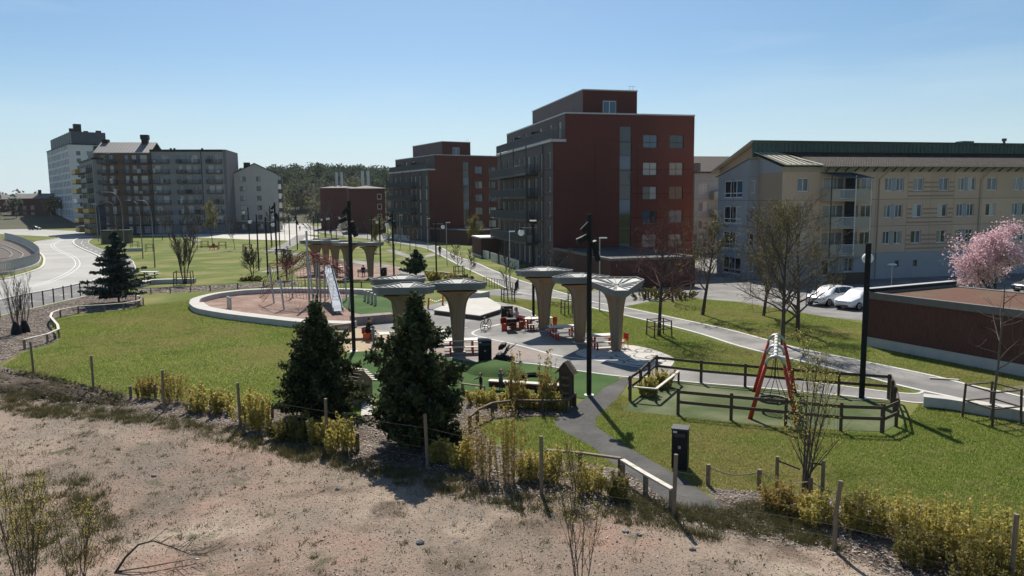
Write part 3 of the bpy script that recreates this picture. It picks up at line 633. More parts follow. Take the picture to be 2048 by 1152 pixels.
cols = [(1.75, 3.05, 2), (9.25, 10.55, 2), (12.05, 14.35, 4), (15.55, 16.8, 2), (18.75, 20.0, 2), (21.2, 23.45, 4), (25.0, 26.3, 2), (28.5, 30.8, 4), (33, 34.3, 2), (36, 38.2, 4), (41, 42.3, 2)]
ops = [(a, b, z, z+1.35) for z in zr for a, b, _ in cols] + [(4.75, 7.25, z-0.75, z+1.4) for z in zr] + [(7.9, 8.9, z-0.05, z+1.35) for z in zr]
gnd = [(4.9, 6.6, 0.6, 2.2), (7.6, 8.6, 0.9, 2.3), (13.7, 14.2, 1.25, 1.85), (16.0, 16.5, 1.25, 1.85), (27, 29, 0.7, 2.2)]
facade(YB, FR, L, zs[1:], [4.4, 11.0, 14.85, 17.8, 20.75, 24.4, 31.5, 35, 40], ops, M['yellow'], M['joint'])
facade(YB, FR, L, [0, 2.735], [], gnd, M['bluegrey'], M['joint'])
for z in zr:
    for a, b, p in cols:
        if p == 2: window(YB, FR, a, b, z, z+1.35, M['framewhite'], 2, fwid=0.08)
        else:
            t = (b-a)/2; window(YB, FR, a, a+t-0.25, z, z+1.35, M['framewhite'], 2, fwid=0.07); window(YB, FR, a+t+0.25, b, z, z+1.35, M['framewhite'], 2, fwid=0.07)
            x, y = fpt(FR, a+t-0.25, 0.08); MB().box(0.004, 0.496, 0, 0.08, 0, 1.35).build('window_panel', M['bluegrey'], YB, loc=(x, y, z))
    window(YB, FR, 4.75, 7.25, z-0.75, z+1.4, M['framewhite'], 3, fwid=0.09, gl='glass2', sill=False); window(YB, FR, 7.9, 8.9, z-0.05, z+1.35, M['framewhite'], 2, fwid=0.07)
    for k in range(4):      # painted brown bands between the single windows
        zz = z-0.62+k*0.46
        for a, b in ((14.9, 15.5), (16.86, 18.7), (20.06, 20.7)) if k > 1 else ((14.9, 17.77), (17.83, 20.7)):
            MB().box(a, b, -0.006, 0.02, zz, zz+0.17).build('band', M['stripe'], YB)
for g_ in gnd: window(YB, FR, *g_, M['framewhite'] if g_[1]-g_[0] > 0.6 else M['framegrey'], 2 if g_[1]-g_[0] > 0.6 else 1)
for k, z in enumerate(zr):
    zb = z-0.8
    b = MB().box(4.3, 10.3-1.35, -1.65, -0.004, zb-0.2, zb).build('balcony', M['soffit'], YB)
    MB().box(4.3, 5.35, -1.65, -1.60, zb, zb+1.0).build('railing_panel', M['soffit'], b); MB().box(7.15, 8.93, -1.65, -1.60, zb, zb+1.0).build('railing_panel', M['soffit'], b)
    rail_mesh(1.76, 0.98, 0.12).build('railing', M['white_metal'], b, loc=(5.37, -1.65, zb)); MB().box(4.3, 4.34, -1.595, -0.01, zb, zb+1.0).build('railing_panel', M['soffit'], b)
    MB().tube([(4.3, -1.62, zb+1.18), (8.93, -1.62, zb+1.18)], 0.025, 6).build('handrail', M['darkgrey'], b)
    MB().box(7.3, 7.42, -1.4, -0.01, zb+0.01, zb+2.5).build('divider', M['darkgrey'], b)
for x in (4.36, 7.14, 8.95): MB().box(x, x+0.07, -1.74, -1.66, 2.6, 10.6).build('balcony_post', M['white_metal'] if x > 5 else M['darkgrey'], YB)
aw = MB(); aw.add([(4.3, -0.02, 10.95), (8.0, -0.02, 10.95), (9.05, -2.0, 10.35), (5.4, -2.0, 10.35), (4.3, -0.02, 11.0), (8.0, -0.02, 11.0), (9.05, -2.0, 10.4), (5.4, -2.0, 10.4)], [(0, 1, 2, 3), (4, 7, 6, 5), (0, 3, 7, 4), (1, 5, 6, 2), (3, 2, 6, 7), (0, 4, 5, 1)]); aw.build('awning', M['railgrey'], YB)
for x in (11.3, 24.1, 38.5): MB().tube([(x, -0.09, 0.1), (x, -0.09, 10.3), (x+0.9, -0.55, 11.25)], 0.05, 8).build('downpipe', M['soffit'], YB)
# eaves, tiled front slope, copper band, rear slope
MB().box(-0.1, L, -0.012, 0.2, 11.0, 11.55).build('frieze', M['soffit'], YB)
for i in range(36):
    x = 4.9+i*1.13; mb = MB(); mb.extr([(-0.75, 11.5), (-0.69, 11.56), (0.0, 11.15), (0.0, 11.02)], 'x', x, x+0.08); mb.build('eaves_bracket', M['wood_dark'], YB)
rs = MB(); rs.add([(4.0, -0.85, 11.55), (L, -0.85, 11.55), (L, 4.5, 13.05), (4.0, 4.5, 13.05), (4.0, -0.85, 11.62), (L, -0.85, 11.62), (L, 4.5, 13.12), (4.0, 4.5, 13.12)], [(0, 1, 2, 3), (4, 7, 6, 5), (0, 4, 5, 1), (1, 5, 6, 2), (2, 6, 7, 3), (3, 7, 4, 0)])
roof = rs.build('roof', M['tile'], YB)
tl = MB()       # rows of roof tiles: rolls and lapped courses
sl = 1.5/5.35
for j in range(15):
    v0 = -0.85+j*0.357; z0 = 11.625+(v0+0.85)*sl
    for i in range(int((L-4)/0.30)):
        x = 4.02+i*0.30; tl.add([(x, v0, z0+0.035), (x+0.15, v0, z0+0.085), (x+0.29, v0, z0+0.035), (x+0.29, v0+0.37, z0+0.02+0.37*sl), (x+0.15, v0+0.37, z0+0.06+0.37*sl), (x, v0+0.37, z0+0.02+0.37*sl), (x, v0, z0), (x+0.29, v0, z0)], [(0, 1, 4, 5), (1, 2, 3, 4), (6, 7, 2, 1, 0)])
tag(tl.build('roof_tiles', M['tile'], roof), kind='stuff')
MB().tube([(3.9, -0.92, 11.56), (L, -0.92, 11.56)], 0.07, 8).build('gutter', M['soffit'], YB)
MB().box(-0.5, L, 4.5, 4.7, 12.0, 14.35).build('clerestory_wall', M['copper'], YB)
for i in range(90): 
    x = -0.45+i*0.52
    if x < L: MB().box(x, x+0.035, 4.455, 4.498, 13.2, 14.35).build('copper_seam', M['copper'], YB)
MB().box(3.0, L, 4.40, 4.496, 12.95, 13.28).build('shadow_strip', M['black'], YB)  # shade in the gap below the copper band, painted as a black strip
MB().box(-0.6, L, 4.35, 4.75, 14.352, 14.47).build('coping', M['copper'], YB)
rr = MB(); rr.add([(-0.6, 4.4, 14.30), (L, 4.4, 14.30), (L, 12.9, 11.45), (-0.6, 12.9, 11.45), (-0.6, 4.76, 14.46), (L, 4.76, 14.46), (L, 12.9, 11.62), (-0.6, 12.9, 11.62)], [(0, 3, 2, 1), (4, 5, 6, 7), (0, 1, 5, 4), (1, 2, 6, 5), (2, 3, 7, 6), (3, 0, 4, 7)]); rr.build('roof', M['soffit'], YB)
MB().box(26.5, 28.0, 4.9, 6, 13.9, 14.7).build('roof_vent', M['copper'], YB); MB().lathe([(0.02, 0.9), (0.25, 0.9), (0.25, 0.6), (0.14, 0.6), (0.14, -0.2)], (33, 5.6, 14.2), 10).build('roof_vent', M['darkgrey'], YB)
# gable end with blue bay
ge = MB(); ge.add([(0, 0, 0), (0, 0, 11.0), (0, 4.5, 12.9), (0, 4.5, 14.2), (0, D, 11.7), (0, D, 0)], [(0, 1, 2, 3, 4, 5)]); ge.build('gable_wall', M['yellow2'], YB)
for z in (2.75, 5.5, 8.25): MB().box(-0.008, 0.0, 0.02, 4.2, z-0.015, z+0.015).build('joint', M['joint'], YB)
bk = MB(); bk.add([(0, D, 0), (L, D, 0), (L, D, 11.7), (0, D, 11.7)], [(0, 1, 2, 3)]); bk.add([(L, 0, 0), (L, D, 0), (L, D, 11.7), (L, 4.5, 14.2), (L, 0, 11)], [(0, 1, 2, 3, 4)]); bk.build('wall', M['yellow'], YB)
bx0, by0, by1 = -1.15, 4.1, 10.2
bops = [(1.2, 4.9, z-0.55, z+1.3) for z in [0.9]+zr]
facade(YB, (bx0, by1, -math.pi/2), by1-by0, [0, 2.75, 5.5, 8.25, 10.7], [3.05], bops, M['bluegrey'], M['joint'])
for o in bops: window(YB, (bx0, by1, -math.pi/2), *o, M['framewhite'], 3, split=0.27, fwid=0.1)
sops = [(0.3, 0.85, z-0.1, z+1.25) for z in [0.9]+zr]
facade(YB, (bx0, by0, 0), 1.14, [0, 2.75, 5.5, 8.25, 10.7], [], sops, M['bluegrey'], M['joint'])
for o in sops: window(YB, (bx0, by0, 0), *o, M['framewhite'], 1, fwid=0.07)
bt = MB(); bt.add([(bx0, by1, 10.715), (bx0, by0, 10.715), (bx0, by0, 12.5), (bx0, by1, 10.9)], [(0, 1, 2, 3)]); bt.add([(bx0, by0, 10.715), (-0.01, by0, 10.715), (-0.01, by0, 12.5), (bx0, by0, 12.5)], [(0, 1, 2, 3)]); bt.add([(bx0, by1, 0), (0, by1, 0), (0, by1, 10.9), (bx0, by1, 10.9)], [(0, 1, 2, 3)]); bt.build('bay_gable', M['bluegrey'], YB)
br = MB(); br.add([(bx0-0.2, by1+0.4, 10.85), (bx0-0.2, by0-0.2, 12.6), (0.0, by0-0.2, 12.6), (0.0, by1+0.4, 10.85), (bx0-0.2, by1+0.4, 10.95), (bx0-0.2, by0-0.2, 12.7), (0.0, by0-0.2, 12.7), (0.0, by1+0.4, 10.95)], [(0, 1, 2, 3), (4, 7, 6, 5), (0, 4, 5, 1), (1, 5, 6, 2), (2, 6, 7, 3), (3, 7, 4, 0)]); br.build('bay_roof', M['soffit'], YB)
uw = MB(); uw.add([(-0.02, -0.02, 11.02), (-0.02, 4.1, 11.02), (-0.02, 4.1, 12.75), (-0.02, -0.02, 11.5)], [(0, 1, 2, 3)]); uw.build('gable_cladding', M['bluegrey'], YB)
hz = MB(); hz.add([(-0.35, -0.9, 11.62), (4.1, -0.9, 11.62), (2.4, 4.45, 13.2), (-0.35, 4.45, 13.2), (-0.35, -0.9, 11.72), (4.1, -0.9, 11.72), (2.4, 4.45, 13.3), (-0.35, 4.45, 13.3)], [(0, 3, 2, 1), (4, 5, 6, 7), (0, 1, 5, 4), (1, 2, 6, 5), (2, 3, 7, 6), (3, 0, 4, 7)]); hr = hz.build('metal_roof', M['zinc'], YB)
for i in range(7): 
    x = -0.2+i*0.62; xe = min(x, 2.4+ (4.1-2.4)*0.0) if x < 2.4 else 2.4
    MB().bar((x, -0.88, 11.745), (xe if x < 2.4 else 2.4+(x-2.4)*0.05, 4.4 if x < 2.4 else 4.4-(x-2.4)*2.6, 13.32 if x < 2.4 else 13.32-(x-2.4)*0.76), 0.04, 0.06).build('roof_seam', M['darkgrey'], hr)

# ---- grey balcony building between the red block and the ochre one
GB = T('apartment_block', 'grey building with balconies glimpsed between red block and ochre building', 'building', (28.5, 116, 0), GRID)
zs = [0, 2.9, 5.7, 8.5, 11.3, 12.5]
M['greyrender'] = pm('pale_grey_render', (0.42, 0.415, 0.40), (0.36, 0.355, 0.345), 0.6, 0.85)
op = [(u, u+1.6, z+0.8, z+2.3) for z in zs[:4] for u in (0.8, 4.2, 8, 11.5, 14.8)]
facade(GB, (0, 0, 0), 18, zs, [], op, M['greyrender'], M['joint'])
for o in op: window(GB, (0, 0, 0), *o, M['framewhite'], 2)
for z in zs[1:4]:
    for u in (2.6, 9.8): balcony(GB, (0, 0, 0), u, u+4.0, z+0.1, 1.5, M['greyrender'], M['greyrender'], 1.0, solid=True)
MB().box(0, 18, 0.3, 12, 0, 12.4).build('wall', M['greyrender'], GB)
g2 = MB(); g2.extr([(-0.7, 12.5), (6, 15.2), (12.7, 12.5), (12.7, 12.7), (6, 15.45), (-0.7, 12.7)], 'x', -0.4, 18.4); g2.build('roof', M['tile'], GB)

# ---- grey and brown balcony blocks far left
M['brown'] = pm('brown_brick_far', (0.15, 0.10, 0.068), (0.12, 0.08, 0.055), 1.2, 0.85)
M['grey'] = pm('grey_render_far', (0.25, 0.25, 0.25), (0.22, 0.22, 0.22), 0.8, 0.85)
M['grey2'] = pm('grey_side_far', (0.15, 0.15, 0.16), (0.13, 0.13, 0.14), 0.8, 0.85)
M['navy'] = pm('navy_cladding', (0.030, 0.040, 0.065), (0.024, 0.032, 0.052), 0.8, 0.6)
M['ochre'] = pm('ochre_balcony', (0.42, 0.26, 0.045), (0.36, 0.22, 0.035), 1, 0.55)
M['whiterender'] = pm('white_render', (0.62, 0.63, 0.64), (0.56, 0.57, 0.58), 0.5, 0.8)
M['metalroof'] = pm('grey_metal_roof', (0.22, 0.21, 0.21), (0.19, 0.18, 0.18), 0.6, 0.55, metal=0.2)
st = 2.87
def far_block(par, fr, L, H, m, groups, base=M['navy'], nf=7, first=3.0, rail=M['railgrey']):
    ops = []
    for i in range(nf):
        z = first+st*i
        for (u0, u1, wl) in groups: ops += [(u0+a, u0+b, z+0.1, z+2.2) for a, b in wl]
    gops = [(u0+a, u0+b, 0.6, 2.4) for (u0, u1, wl) in groups for a, b in wl]
    facade(par, fr, L, [first]+[first+st*i for i in range(1, nf)]+[H], [], ops, m, M['joint'], reveal=0.2)
    facade(par, fr, L, [0, first-0.015], [], gops, base, M['joint'], reveal=0.2)
    for o in ops+gops: window(par, fr, *o, M['framepale'], 2 if o[1]-o[0] < 1.8 else 3, sill=False, fwid=0.09, gl=wr.choice(['glass', 'glass3', 'glass2', 'glass4']))
    for i in range(nf):
        for (u0, u1, wl) in groups: balcony(par, fr, u0-0.2, u1+0.2, first+st*i, 1.3, M['darkgrey'], rail, 1.0, bar=0.14)
base = G(216, 467); d0 = 213.0; X0 = (216-1024)/F*d0
BB = T('apartment_block', 'brown balcony block with grey pitched metal roof and chimney', 'building', (X0, d0-3, 0), GRID*0.6)
far_block(BB, (0, 0, 0), 14.6, 22.9, M['brown'], [(1.0, 5.4, [(0.3, 1.6), (2.7, 3.7)]), (7.4, 14.2, [(0.3, 1.3), (2.2, 3.4), (4.4, 6.2)])])
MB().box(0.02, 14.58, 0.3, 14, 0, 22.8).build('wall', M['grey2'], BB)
rb = MB(); rb.extr([(-0.5, 22.9), (6, 26.2), (13.5, 22.9), (13.5, 23.1), (6, 26.45), (-0.5, 23.1)], 'x', -0.3, 14.8); rfo = rb.build('roof', M['metalroof'], BB)
for i in range(17): MB().bar((0.2+i*0.88, -0.48, 23.14), (0.2+i*0.88, 5.95, 26.47), 0.06, 0.07).build('roof_seam', M['metalroof'], rfo)
MB().box(11.0, 12.6, 4.6, 6.2, 24.5, 28.3).build('chimney', M['black'], rfo); MB().box(10.8, 12.8, 4.4, 6.4, 27.2, 28.5).build('chimney_cap', M['black'], rfo); MB().box(0.2, 1.8, 5.2, 6.8, 25.6, 27.2).build('chimney', M['black'], rfo)
GX = BB.location + Vector((math.cos(GRID*0.6), math.sin(GRID*0.6), 0))*14.62
GR = T('apartment_block', 'long grey balcony block with flat roof beside brown block', 'building', GX, GRID*0.6)
far_block(GR, (0, 0, 0), 20.4, 23.4, M['grey'], [(0.6, 4.7, [(0.3, 1.9), (2.2, 3.8)]), (7.2, 13.0, [(0.2, 1.2), (2.2, 3.6), (4.0, 5.4)]), (15.2, 19.0, [(0.2, 1.7), (2.0, 3.6)])], base=M['grey2'])
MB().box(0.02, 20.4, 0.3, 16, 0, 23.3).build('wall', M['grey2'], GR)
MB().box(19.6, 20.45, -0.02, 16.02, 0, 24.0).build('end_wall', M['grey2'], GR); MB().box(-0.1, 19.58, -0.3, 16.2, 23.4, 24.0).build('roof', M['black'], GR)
for x in (4.4, 5.4, 13.0): MB().box(x, x+0.5, 3, 3.5, 24.0, 24.6).build('roof_vent', M['black'], GR)
MB().tube([(13.6, -0.1, 3), (13.6, -0.1, 23.3)], 0.09, 6).build('downpipe', M['black'], GR); MB().tube([(0.1, -0.1, 3), (0.1, -0.1, 23.3)], 0.09, 6).build('downpipe', M['black'], GR)
# corner house with ochre balconies, left of brown block
OB_ = T('apartment_block', 'dark corner block with ochre balconies, left of brown block', 'building', ((199-1024)/F*209, 209, 0), R(37))
MB().box(0.25, 3.4, 0.02, 26, 0, 21.2).build('wall', M['grey2'], OB_); MB().box(-0.2, 3.5, -0.2, 26.2, 21.2, 21.7).build('roof', M['black'], OB_); MB().box(0.8, 3.2, 3, 14, 21.7, 24.0).build('roof_house', M['grey'], OB_); MB().box(1.2, 2.4, 4, 6, 24.0, 25.2).build('chimney', M['black'], OB_)
LFo = (0, 26, -math.pi/2); oo = [(u, u+1.6, 1.0+st*i, 3.0+st*i) for i in range(7) for u in (2, 6, 10.5, 15, 19, 22.5)]
facade(OB_, LFo, 26, [0, 9.5, 21.2], [], oo, M['grey'], M['joint'])
for o in oo: window(OB_, LFo, *o, M['framegrey'], 2, sill=False)
for i in range(7):
    balcony(OB_, LFo, 0.3, 9.0, 0.7+st*i, 2.4, M['darkgrey'], M['ochre'] if i not in (3,) else M['whiterender'], 1.2, solid=True)
    balcony(OB_, LFo, 13.0, 24.0, 0.7+st*i, 1.6, M['darkgrey'], M['ochre'] if i < 3 else M['railgrey'], 1.1, solid=True)
MB().box(-0.02, 3.42, -0.03, 0.015, 0, 8.6).build('cladding', M['navy'], OB_); MB().box(-0.02, 3.42, -0.02, 0.016, 8.605, 21.18).build('cladding', M['grey'], OB_)
# white slab tower
WT = T('tower_block', 'tall white slab tower with dark roof storey at far left', 'building', (-178.2, 303, 0), R(50.6-12))
WT.rotation_euler = (0, 0, math.atan2(0.635, 0.772)); Ht = 33.0
fr = (0, 0, 0); lf = (0, 56, -math.pi/2)
op = [(u, u+1.5, 5.2+2.95*i, 6.9+2.95*i) for i in range(9) for u in (2.6, 6.4, 10.2)]
facade(WT, fr, 14.1, [0, 4.0, Ht], [], op, M['whiterender'], M['joint'], reveal=0.25)
for o in op: window(WT, fr, *o, M['framegrey'], 1, sill=False, gl='glass')
op2 = [(u, u+1.7, 4.6+2.95*i, 6.8+2.95*i) for i in range(10) for u in [1.5+3.4*k for k in range(16)]]
facade(WT, lf, 56, [0, 4.0, Ht], [9, 18, 27, 36, 45], op2, M['whiterender'], M['navy'], reveal=0.3, gap=0.12)
for o in op2: window(WT, lf, *o, M['framegrey'], 1, sill=False, gl=wr.choice(['glass', 'glass2']))
for k in range(22): MB().box(-0.15, 0.02, 1+k*2.5, 1.6+k*2.5, 0.1, 3.9).build('pilaster', M['whiterender'], WT)
MB().box(0.35, 14.05, 0.35, 55.9, 0, Ht).build('wall', M['whiterender'], WT); MB().box(-0.2, 14.3, -0.2, 56.2, Ht, Ht+0.4).build('roof', M['black'], WT)
MB().box(1.5, 14.0, 1.5, 54, Ht+0.4, Ht+5.4).build('roof_storey', pm('slate_blue_cladding', (0.06, 0.075, 0.095), (0.05, 0.062, 0.08), 0.5, 0.6), WT)
for i in range(10): MB().box(1.42, 1.5, 3+i*5, 3.15+i*5, Ht+0.5, Ht+5.3).build('cladding_rib', M['coping'], WT)
for x, y, w, h in ((3, 3, 2.6, 3.2), (7, 6, 1.6, 0.8), (11, 3, 1.8, 0.9), (1.8, 6, 1.4, 1.6)): MB().box(x, x+w, y, y+w, Ht+5.4, Ht+5.4+h).build('roof_vent', M['black'], WT)
# cream gable house
dC = 224.0; CG = T('gable_house', 'cream gabled apartment house with two columns of windows', 'building', ((473-1024)/F*dC, dC, 0), GRID)
wC = 85/F*dC; M['cream'] = pm('cream_render', (0.42, 0.415, 0.38), (0.37, 0.365, 0.335), 0.6, 0.85)
op = []
for i in range(5):
    z = 3.7+st*i; op += [(1.9, 3.8, z, z+1.45), (6.7, 8.0, z, z+1.45)]
facade(CG, (0, 0, 0), wC, [3.2, 17.3], [], op, M['cream'], M['joint']); facade(CG, (0, 0, 0), wC, [0, 3.185], [], [(2, 3.6, 0.8, 2.4), (6.6, 8.2, 0.8, 2.4)], M['grey2'], M['joint'])
for o in op: window(CG, (0, 0, 0), *o, M['framegrey'], 2)
for o in ((2, 3.6, 0.8, 2.4), (6.6, 8.2, 0.8, 2.4)): window(CG, (0, 0, 0), *o, M['framegrey'], 2)
g = MB(); g.add([(0, 0, 17.3), (wC, 0, 17.3), (wC/2, 0, 20.4)], [(0, 1, 2)]); g.build('gable', M['cream'], CG)
MB().box(0.03, wC-0.03, 0.4, 20, 0, 17.2).build('wall', M['cream'], CG)
g = MB(); g.extr([(-0.3, 17.15), (wC/2, 20.4), (wC+0.3, 17.15), (wC+0.3, 17.4), (wC/2, 20.7), (-0.3, 17.4)], 'y', -0.25, 20.3); g.build('roof', M['black'], CG)
MB().box(3.2, 5.0, 1.5, 3, 18.5, 20.9).build('chimney', M['black'], CG)
for i in range(5): balcony(CG, (wC, 1, math.pi/2), 0.5, 4, 3.2+st*i, 1.4, M['darkgrey'], M['railgrey'], solid=True)
for i in range(6): window(CG, (-1.4, 3, 0), 0, 1.35, 1+2.7*i, 3.6+2.7*i, M['framegrey'], 1, sill=False, gl='glass2', name='stair_window')
MB().box(-1.38, -0.02, 3.2, 8, 0, 17.3).build('stair_link', M['navy'], CG)
# dark red brick flats behind, two slabs with pale metal roofs
def brick_flat(px, top, d, w, dp, label, rz=GRID):
    B = T('brick_flats', label, 'building', ((px-1024)/F*d, d, 0), rz); H = zat(((px-1024)/F*d, d), top)
    m = M['brickfar']; op = [(u, u+1.2, 1.0+2.8*i, 2.5+2.8*i) for i in range(4) for u in (w-2.2,)]
    facade(B, (0, 0, 0), w, [0, H], [], op, m, M['joint'])
    for o in op: window(B, (0, 0, 0), *o, M['framewhite'], 1, fwid=0.14, gl='glass')
    op = [(2+3.2*k, 3.3+3.2*k, 1.0+2.8*i, 2.7+2.8*i) for i in range(4) for k in range(int(dp/3.2)-1)]
    facade(B, (0, dp, -math.pi/2), dp, [0, H], [], op, m, M['joint'])
    for o in op: window(B, (0, dp, -math.pi/2), *o, M['framewhite'], 2, sill=False)
    MB().box(0.3, w, 0.3, dp, 0, H-0.05).build('wall', m, B)
    g = MB(); g.add([(-0.6, -0.6, H), (w+0.6, -0.6, H), (w+0.6, dp+0.6, H), (-0.6, dp+0.6, H), (w/2, w/2, H+0.9), (w/2, dp-w/2, H+0.9)], [(0, 1, 4), (1, 2, 5, 4), (2, 3, 5), (3, 0, 4, 5), (0, 3, 2, 1)]); rf = g.build('roof', M['palemetal'], B)
    for x, y in ((w/2-0.6, dp/2), (w/2+1.0, dp/2)): MB().tube([(x, y, H+1), (x, y, H+5.2)], 0.42, 10).build('flue', M['steel'], rf)
    return B
M['brickfar'] = pm('brick_far', (0.115, 0.042, 0.036), (0.09, 0.033, 0.029), 2, 0.85); M['palemetal'] = pm('pale_metal_roof', (0.17, 0.165, 0.16), (0.14, 0.135, 0.13), 0.5, 0.85)
brick_flat(702, 377, 208, 10, 18, 'dark brick flats with pale hipped metal roof and steel flues, nearer one')
brick_flat(645, 376, 236, 12, 15, 'dark brick flats with pale metal roof, behind and left of its twin')
def low_flat(px0, px1, top, d, label):
    x0, x1 = (px0-1024)/F*d, (px1-1024)/F*d; w = x1-x0; B = T('brick_flats', label, 'building', (x0, d, 0), 0.1); H = zat((x0, d), top)
    op = [(u, u+1.5, 1.0+3*i, 2.6+3*i) for i in range(int(H/3)) for u in [1.5+3.4*k for k in range(int(w/3.4)-1)]]
    facade(B, (0, 0, 0), w, [0, H], [], op, M['brickfar'], M['joint'])
    for o in op: window(B, (0, 0, 0), *o, M['framewhite'], 1, sill=False, gl=wr.choice(['glass', 'glass2']))
    MB().box(0.02, w, 0.3, 12, 0, H-0.1).build('wall', M['brickfar'], B)
    g = MB(); g.extr([(-0.5, H), (6, H+2.2), (12.5, H), (12.5, H+0.2), (6, H+2.4), (-0.5, H+0.2)], 'x', -0.3, w+0.3); g.build('roof', M['palemetal'], B); MB().box(w*0.6, w*0.6+1, 5, 6, H+1.5, H+4).build('chimney', M['black'], B)
low_flat(30, 100, 398, 330, 'low dark brick flats left of the white tower'); low_flat(-60, 22, 400, 345, 'low brick flats at the far left edge of the picture'); low_flat(-260, -75, 398, 350, 'low brick flats beyond the left picture edge')
# ================================================================= AIR
hzm = bpy.data.materials.new('haze'); hzm.use_nodes = True; hn = hzm.node_tree.nodes; hn.remove(hn['Principled BSDF'])
pv = hn.new('ShaderNodeVolumePrincipled'); pv.inputs['Color'].default_value = (0.80, 0.88, 0.97, 1); pv.inputs['Density'].default_value = 0.00006; pv.inputs['Anisotropy'].default_value = 0.3
hzm.node_tree.links.new(pv.outputs[0], hn['Material Output'].inputs['Volume'])
tag(MB().box(-1600, 1600, -40, 1300, -1.5, 62).build('haze', hzm), 'thin daylight haze over the whole park', 'haze', kind='stuff')
# ================================================================= VEGETATION
M['trunk'] = pm('tree_bark', (0.10, 0.082, 0.068), (0.055, 0.045, 0.038), 8, 0.9, 0.4, 30)
M['trunk_pale'] = pm('pale_bark', (0.17, 0.145, 0.12), (0.10, 0.085, 0.07), 8, 0.9, 0.3, 30)
M['twig_red'] = pm('reddish_twigs', (0.15, 0.072, 0.058), (0.11, 0.052, 0.043), 8, 0.8)
M['twig'] = pm('grey_twigs', (0.11, 0.09, 0.072), (0.075, 0.06, 0.05), 8, 0.8)
M['thuja'] = rampmat('dark_thuja_leaf', [(0.016, 0.028, 0.013), (0.032, 0.050, 0.020), (0.055, 0.075, 0.028), (0.12, 0.13, 0.045)], 0.6, 0.2, 0.25)
M['fir'] = rampmat('blue_fir_needles', [(0.020, 0.034, 0.028), (0.036, 0.056, 0.046), (0.06, 0.085, 0.07)], 0.6, 0.25, 0.2)
M['pine'] = rampmat('pine_needles', [(0.025, 0.045, 0.025), (0.045, 0.07, 0.035), (0.07, 0.095, 0.05)], 0.6, 0.2, 0.15)
M['bud'] = rampmat('young_leaf', [(0.14, 0.13, 0.03), (0.22, 0.19, 0.05), (0.16, 0.145, 0.06)], 0.6, 0.2, 0.4)
M['bud_y'] = rampmat('yellow_green_leaf', [(0.36, 0.31, 0.06), (0.50, 0.41, 0.10), (0.30, 0.27, 0.065), (0.60, 0.51, 0.18), (0.22, 0.20, 0.05)], 0.6, 0.2, 0.5)
M['reed'] = rampmat('straw_reed', [(0.30, 0.215, 0.07), (0.42, 0.30, 0.09), (0.25, 0.20, 0.05), (0.50, 0.38, 0.13)], 0.7, 0.15, 0.4)
M['pink'] = rampmat('pink_blossom', [(0.66, 0.42, 0.47), (0.78, 0.55, 0.59), (0.85, 0.70, 0.72), (0.56, 0.30, 0.37)], 0.6, 0.2, 0.4)
M['whitebl'] = rampmat('white_blossom', [(0.6, 0.58, 0.56), (0.7, 0.68, 0.66)], 0.6, 0.2, 0.3)
def grassmat(name, cols, rough, spec, trans):
    "blade colours plus broad dry and lush patches over the lawn"
    m = rampmat(name, cols, rough, spec, trans); n = m.node_tree.nodes; l = m.node_tree.links
    cr = next(x for x in n if x.type == 'VALTORGB'); geo = next(x for x in n if x.type == 'NEW_GEOMETRY'); out = cr.outputs[0]
    for sc, p0, p1, c, f in ((0.13, 0.47, 0.60, (0.36, 0.31, 0.13), 0.75), (0.9, 0.54, 0.70, (0.40, 0.34, 0.16), 0.55), (0.35, 0.58, 0.72, (0.085, 0.155, 0.022), 0.7), (2.5, 0.6, 0.72, (0.10, 0.14, 0.03), 0.5)):
        z = n.new('ShaderNodeTexNoise'); z.inputs['Scale'].default_value = sc; z.inputs['Detail'].default_value = 7; z.inputs['Roughness'].default_value = 0.6
        mp = n.new('ShaderNodeMapping'); mp.inputs['Location'].default_value = (sc*31, sc*17, 0); l.new(geo.outputs['Position'], mp.inputs[0]); l.new(mp.outputs[0], z.inputs['Vector'])
        r = n.new('ShaderNodeMapRange'); r.inputs[1].default_value = p0; r.inputs[2].default_value = p1; r.inputs[4].default_value = f; l.new(z.outputs['Fac'], r.inputs[0])
        x = n.new('ShaderNodeMixRGB'); l.new(r.outputs[0], x.inputs[0]); l.new(out, x.inputs[1]); x.inputs[2].default_value = (*c, 1); out = x.outputs[0]
    for node in n:
        if node.type == 'BSDF_PRINCIPLED': l.new(out, node.inputs['Base Color'])
        if node.type == 'BSDF_TRANSLUCENT': l.new(out, node.inputs[0])
    return m
def quads(centres, sizes, rng, flat=0.0, aspect=1.0):
    "randomly turned leaf quads, numpy (n,4,3)"
    n = len(centres); a = rng.normal(size=(n, 3)); a[:, 2] *= (1-flat); a /= np.linalg.norm(a, axis=1)[:, None]+1e-9
    b = rng.normal(size=(n, 3)); b -= a*np.sum(a*b, 1)[:, None]; b /= np.linalg.norm(b, axis=1)[:, None]+1e-9
    s = np.asarray(sizes).reshape(-1, 1)*0.5; a = a*s*aspect; b = b*s
    return np.stack([centres-a-b*0.4, centres+b*0.9-a*0.2, centres+a+b*0.3, centres-b*0.9+a*0.1], 1)
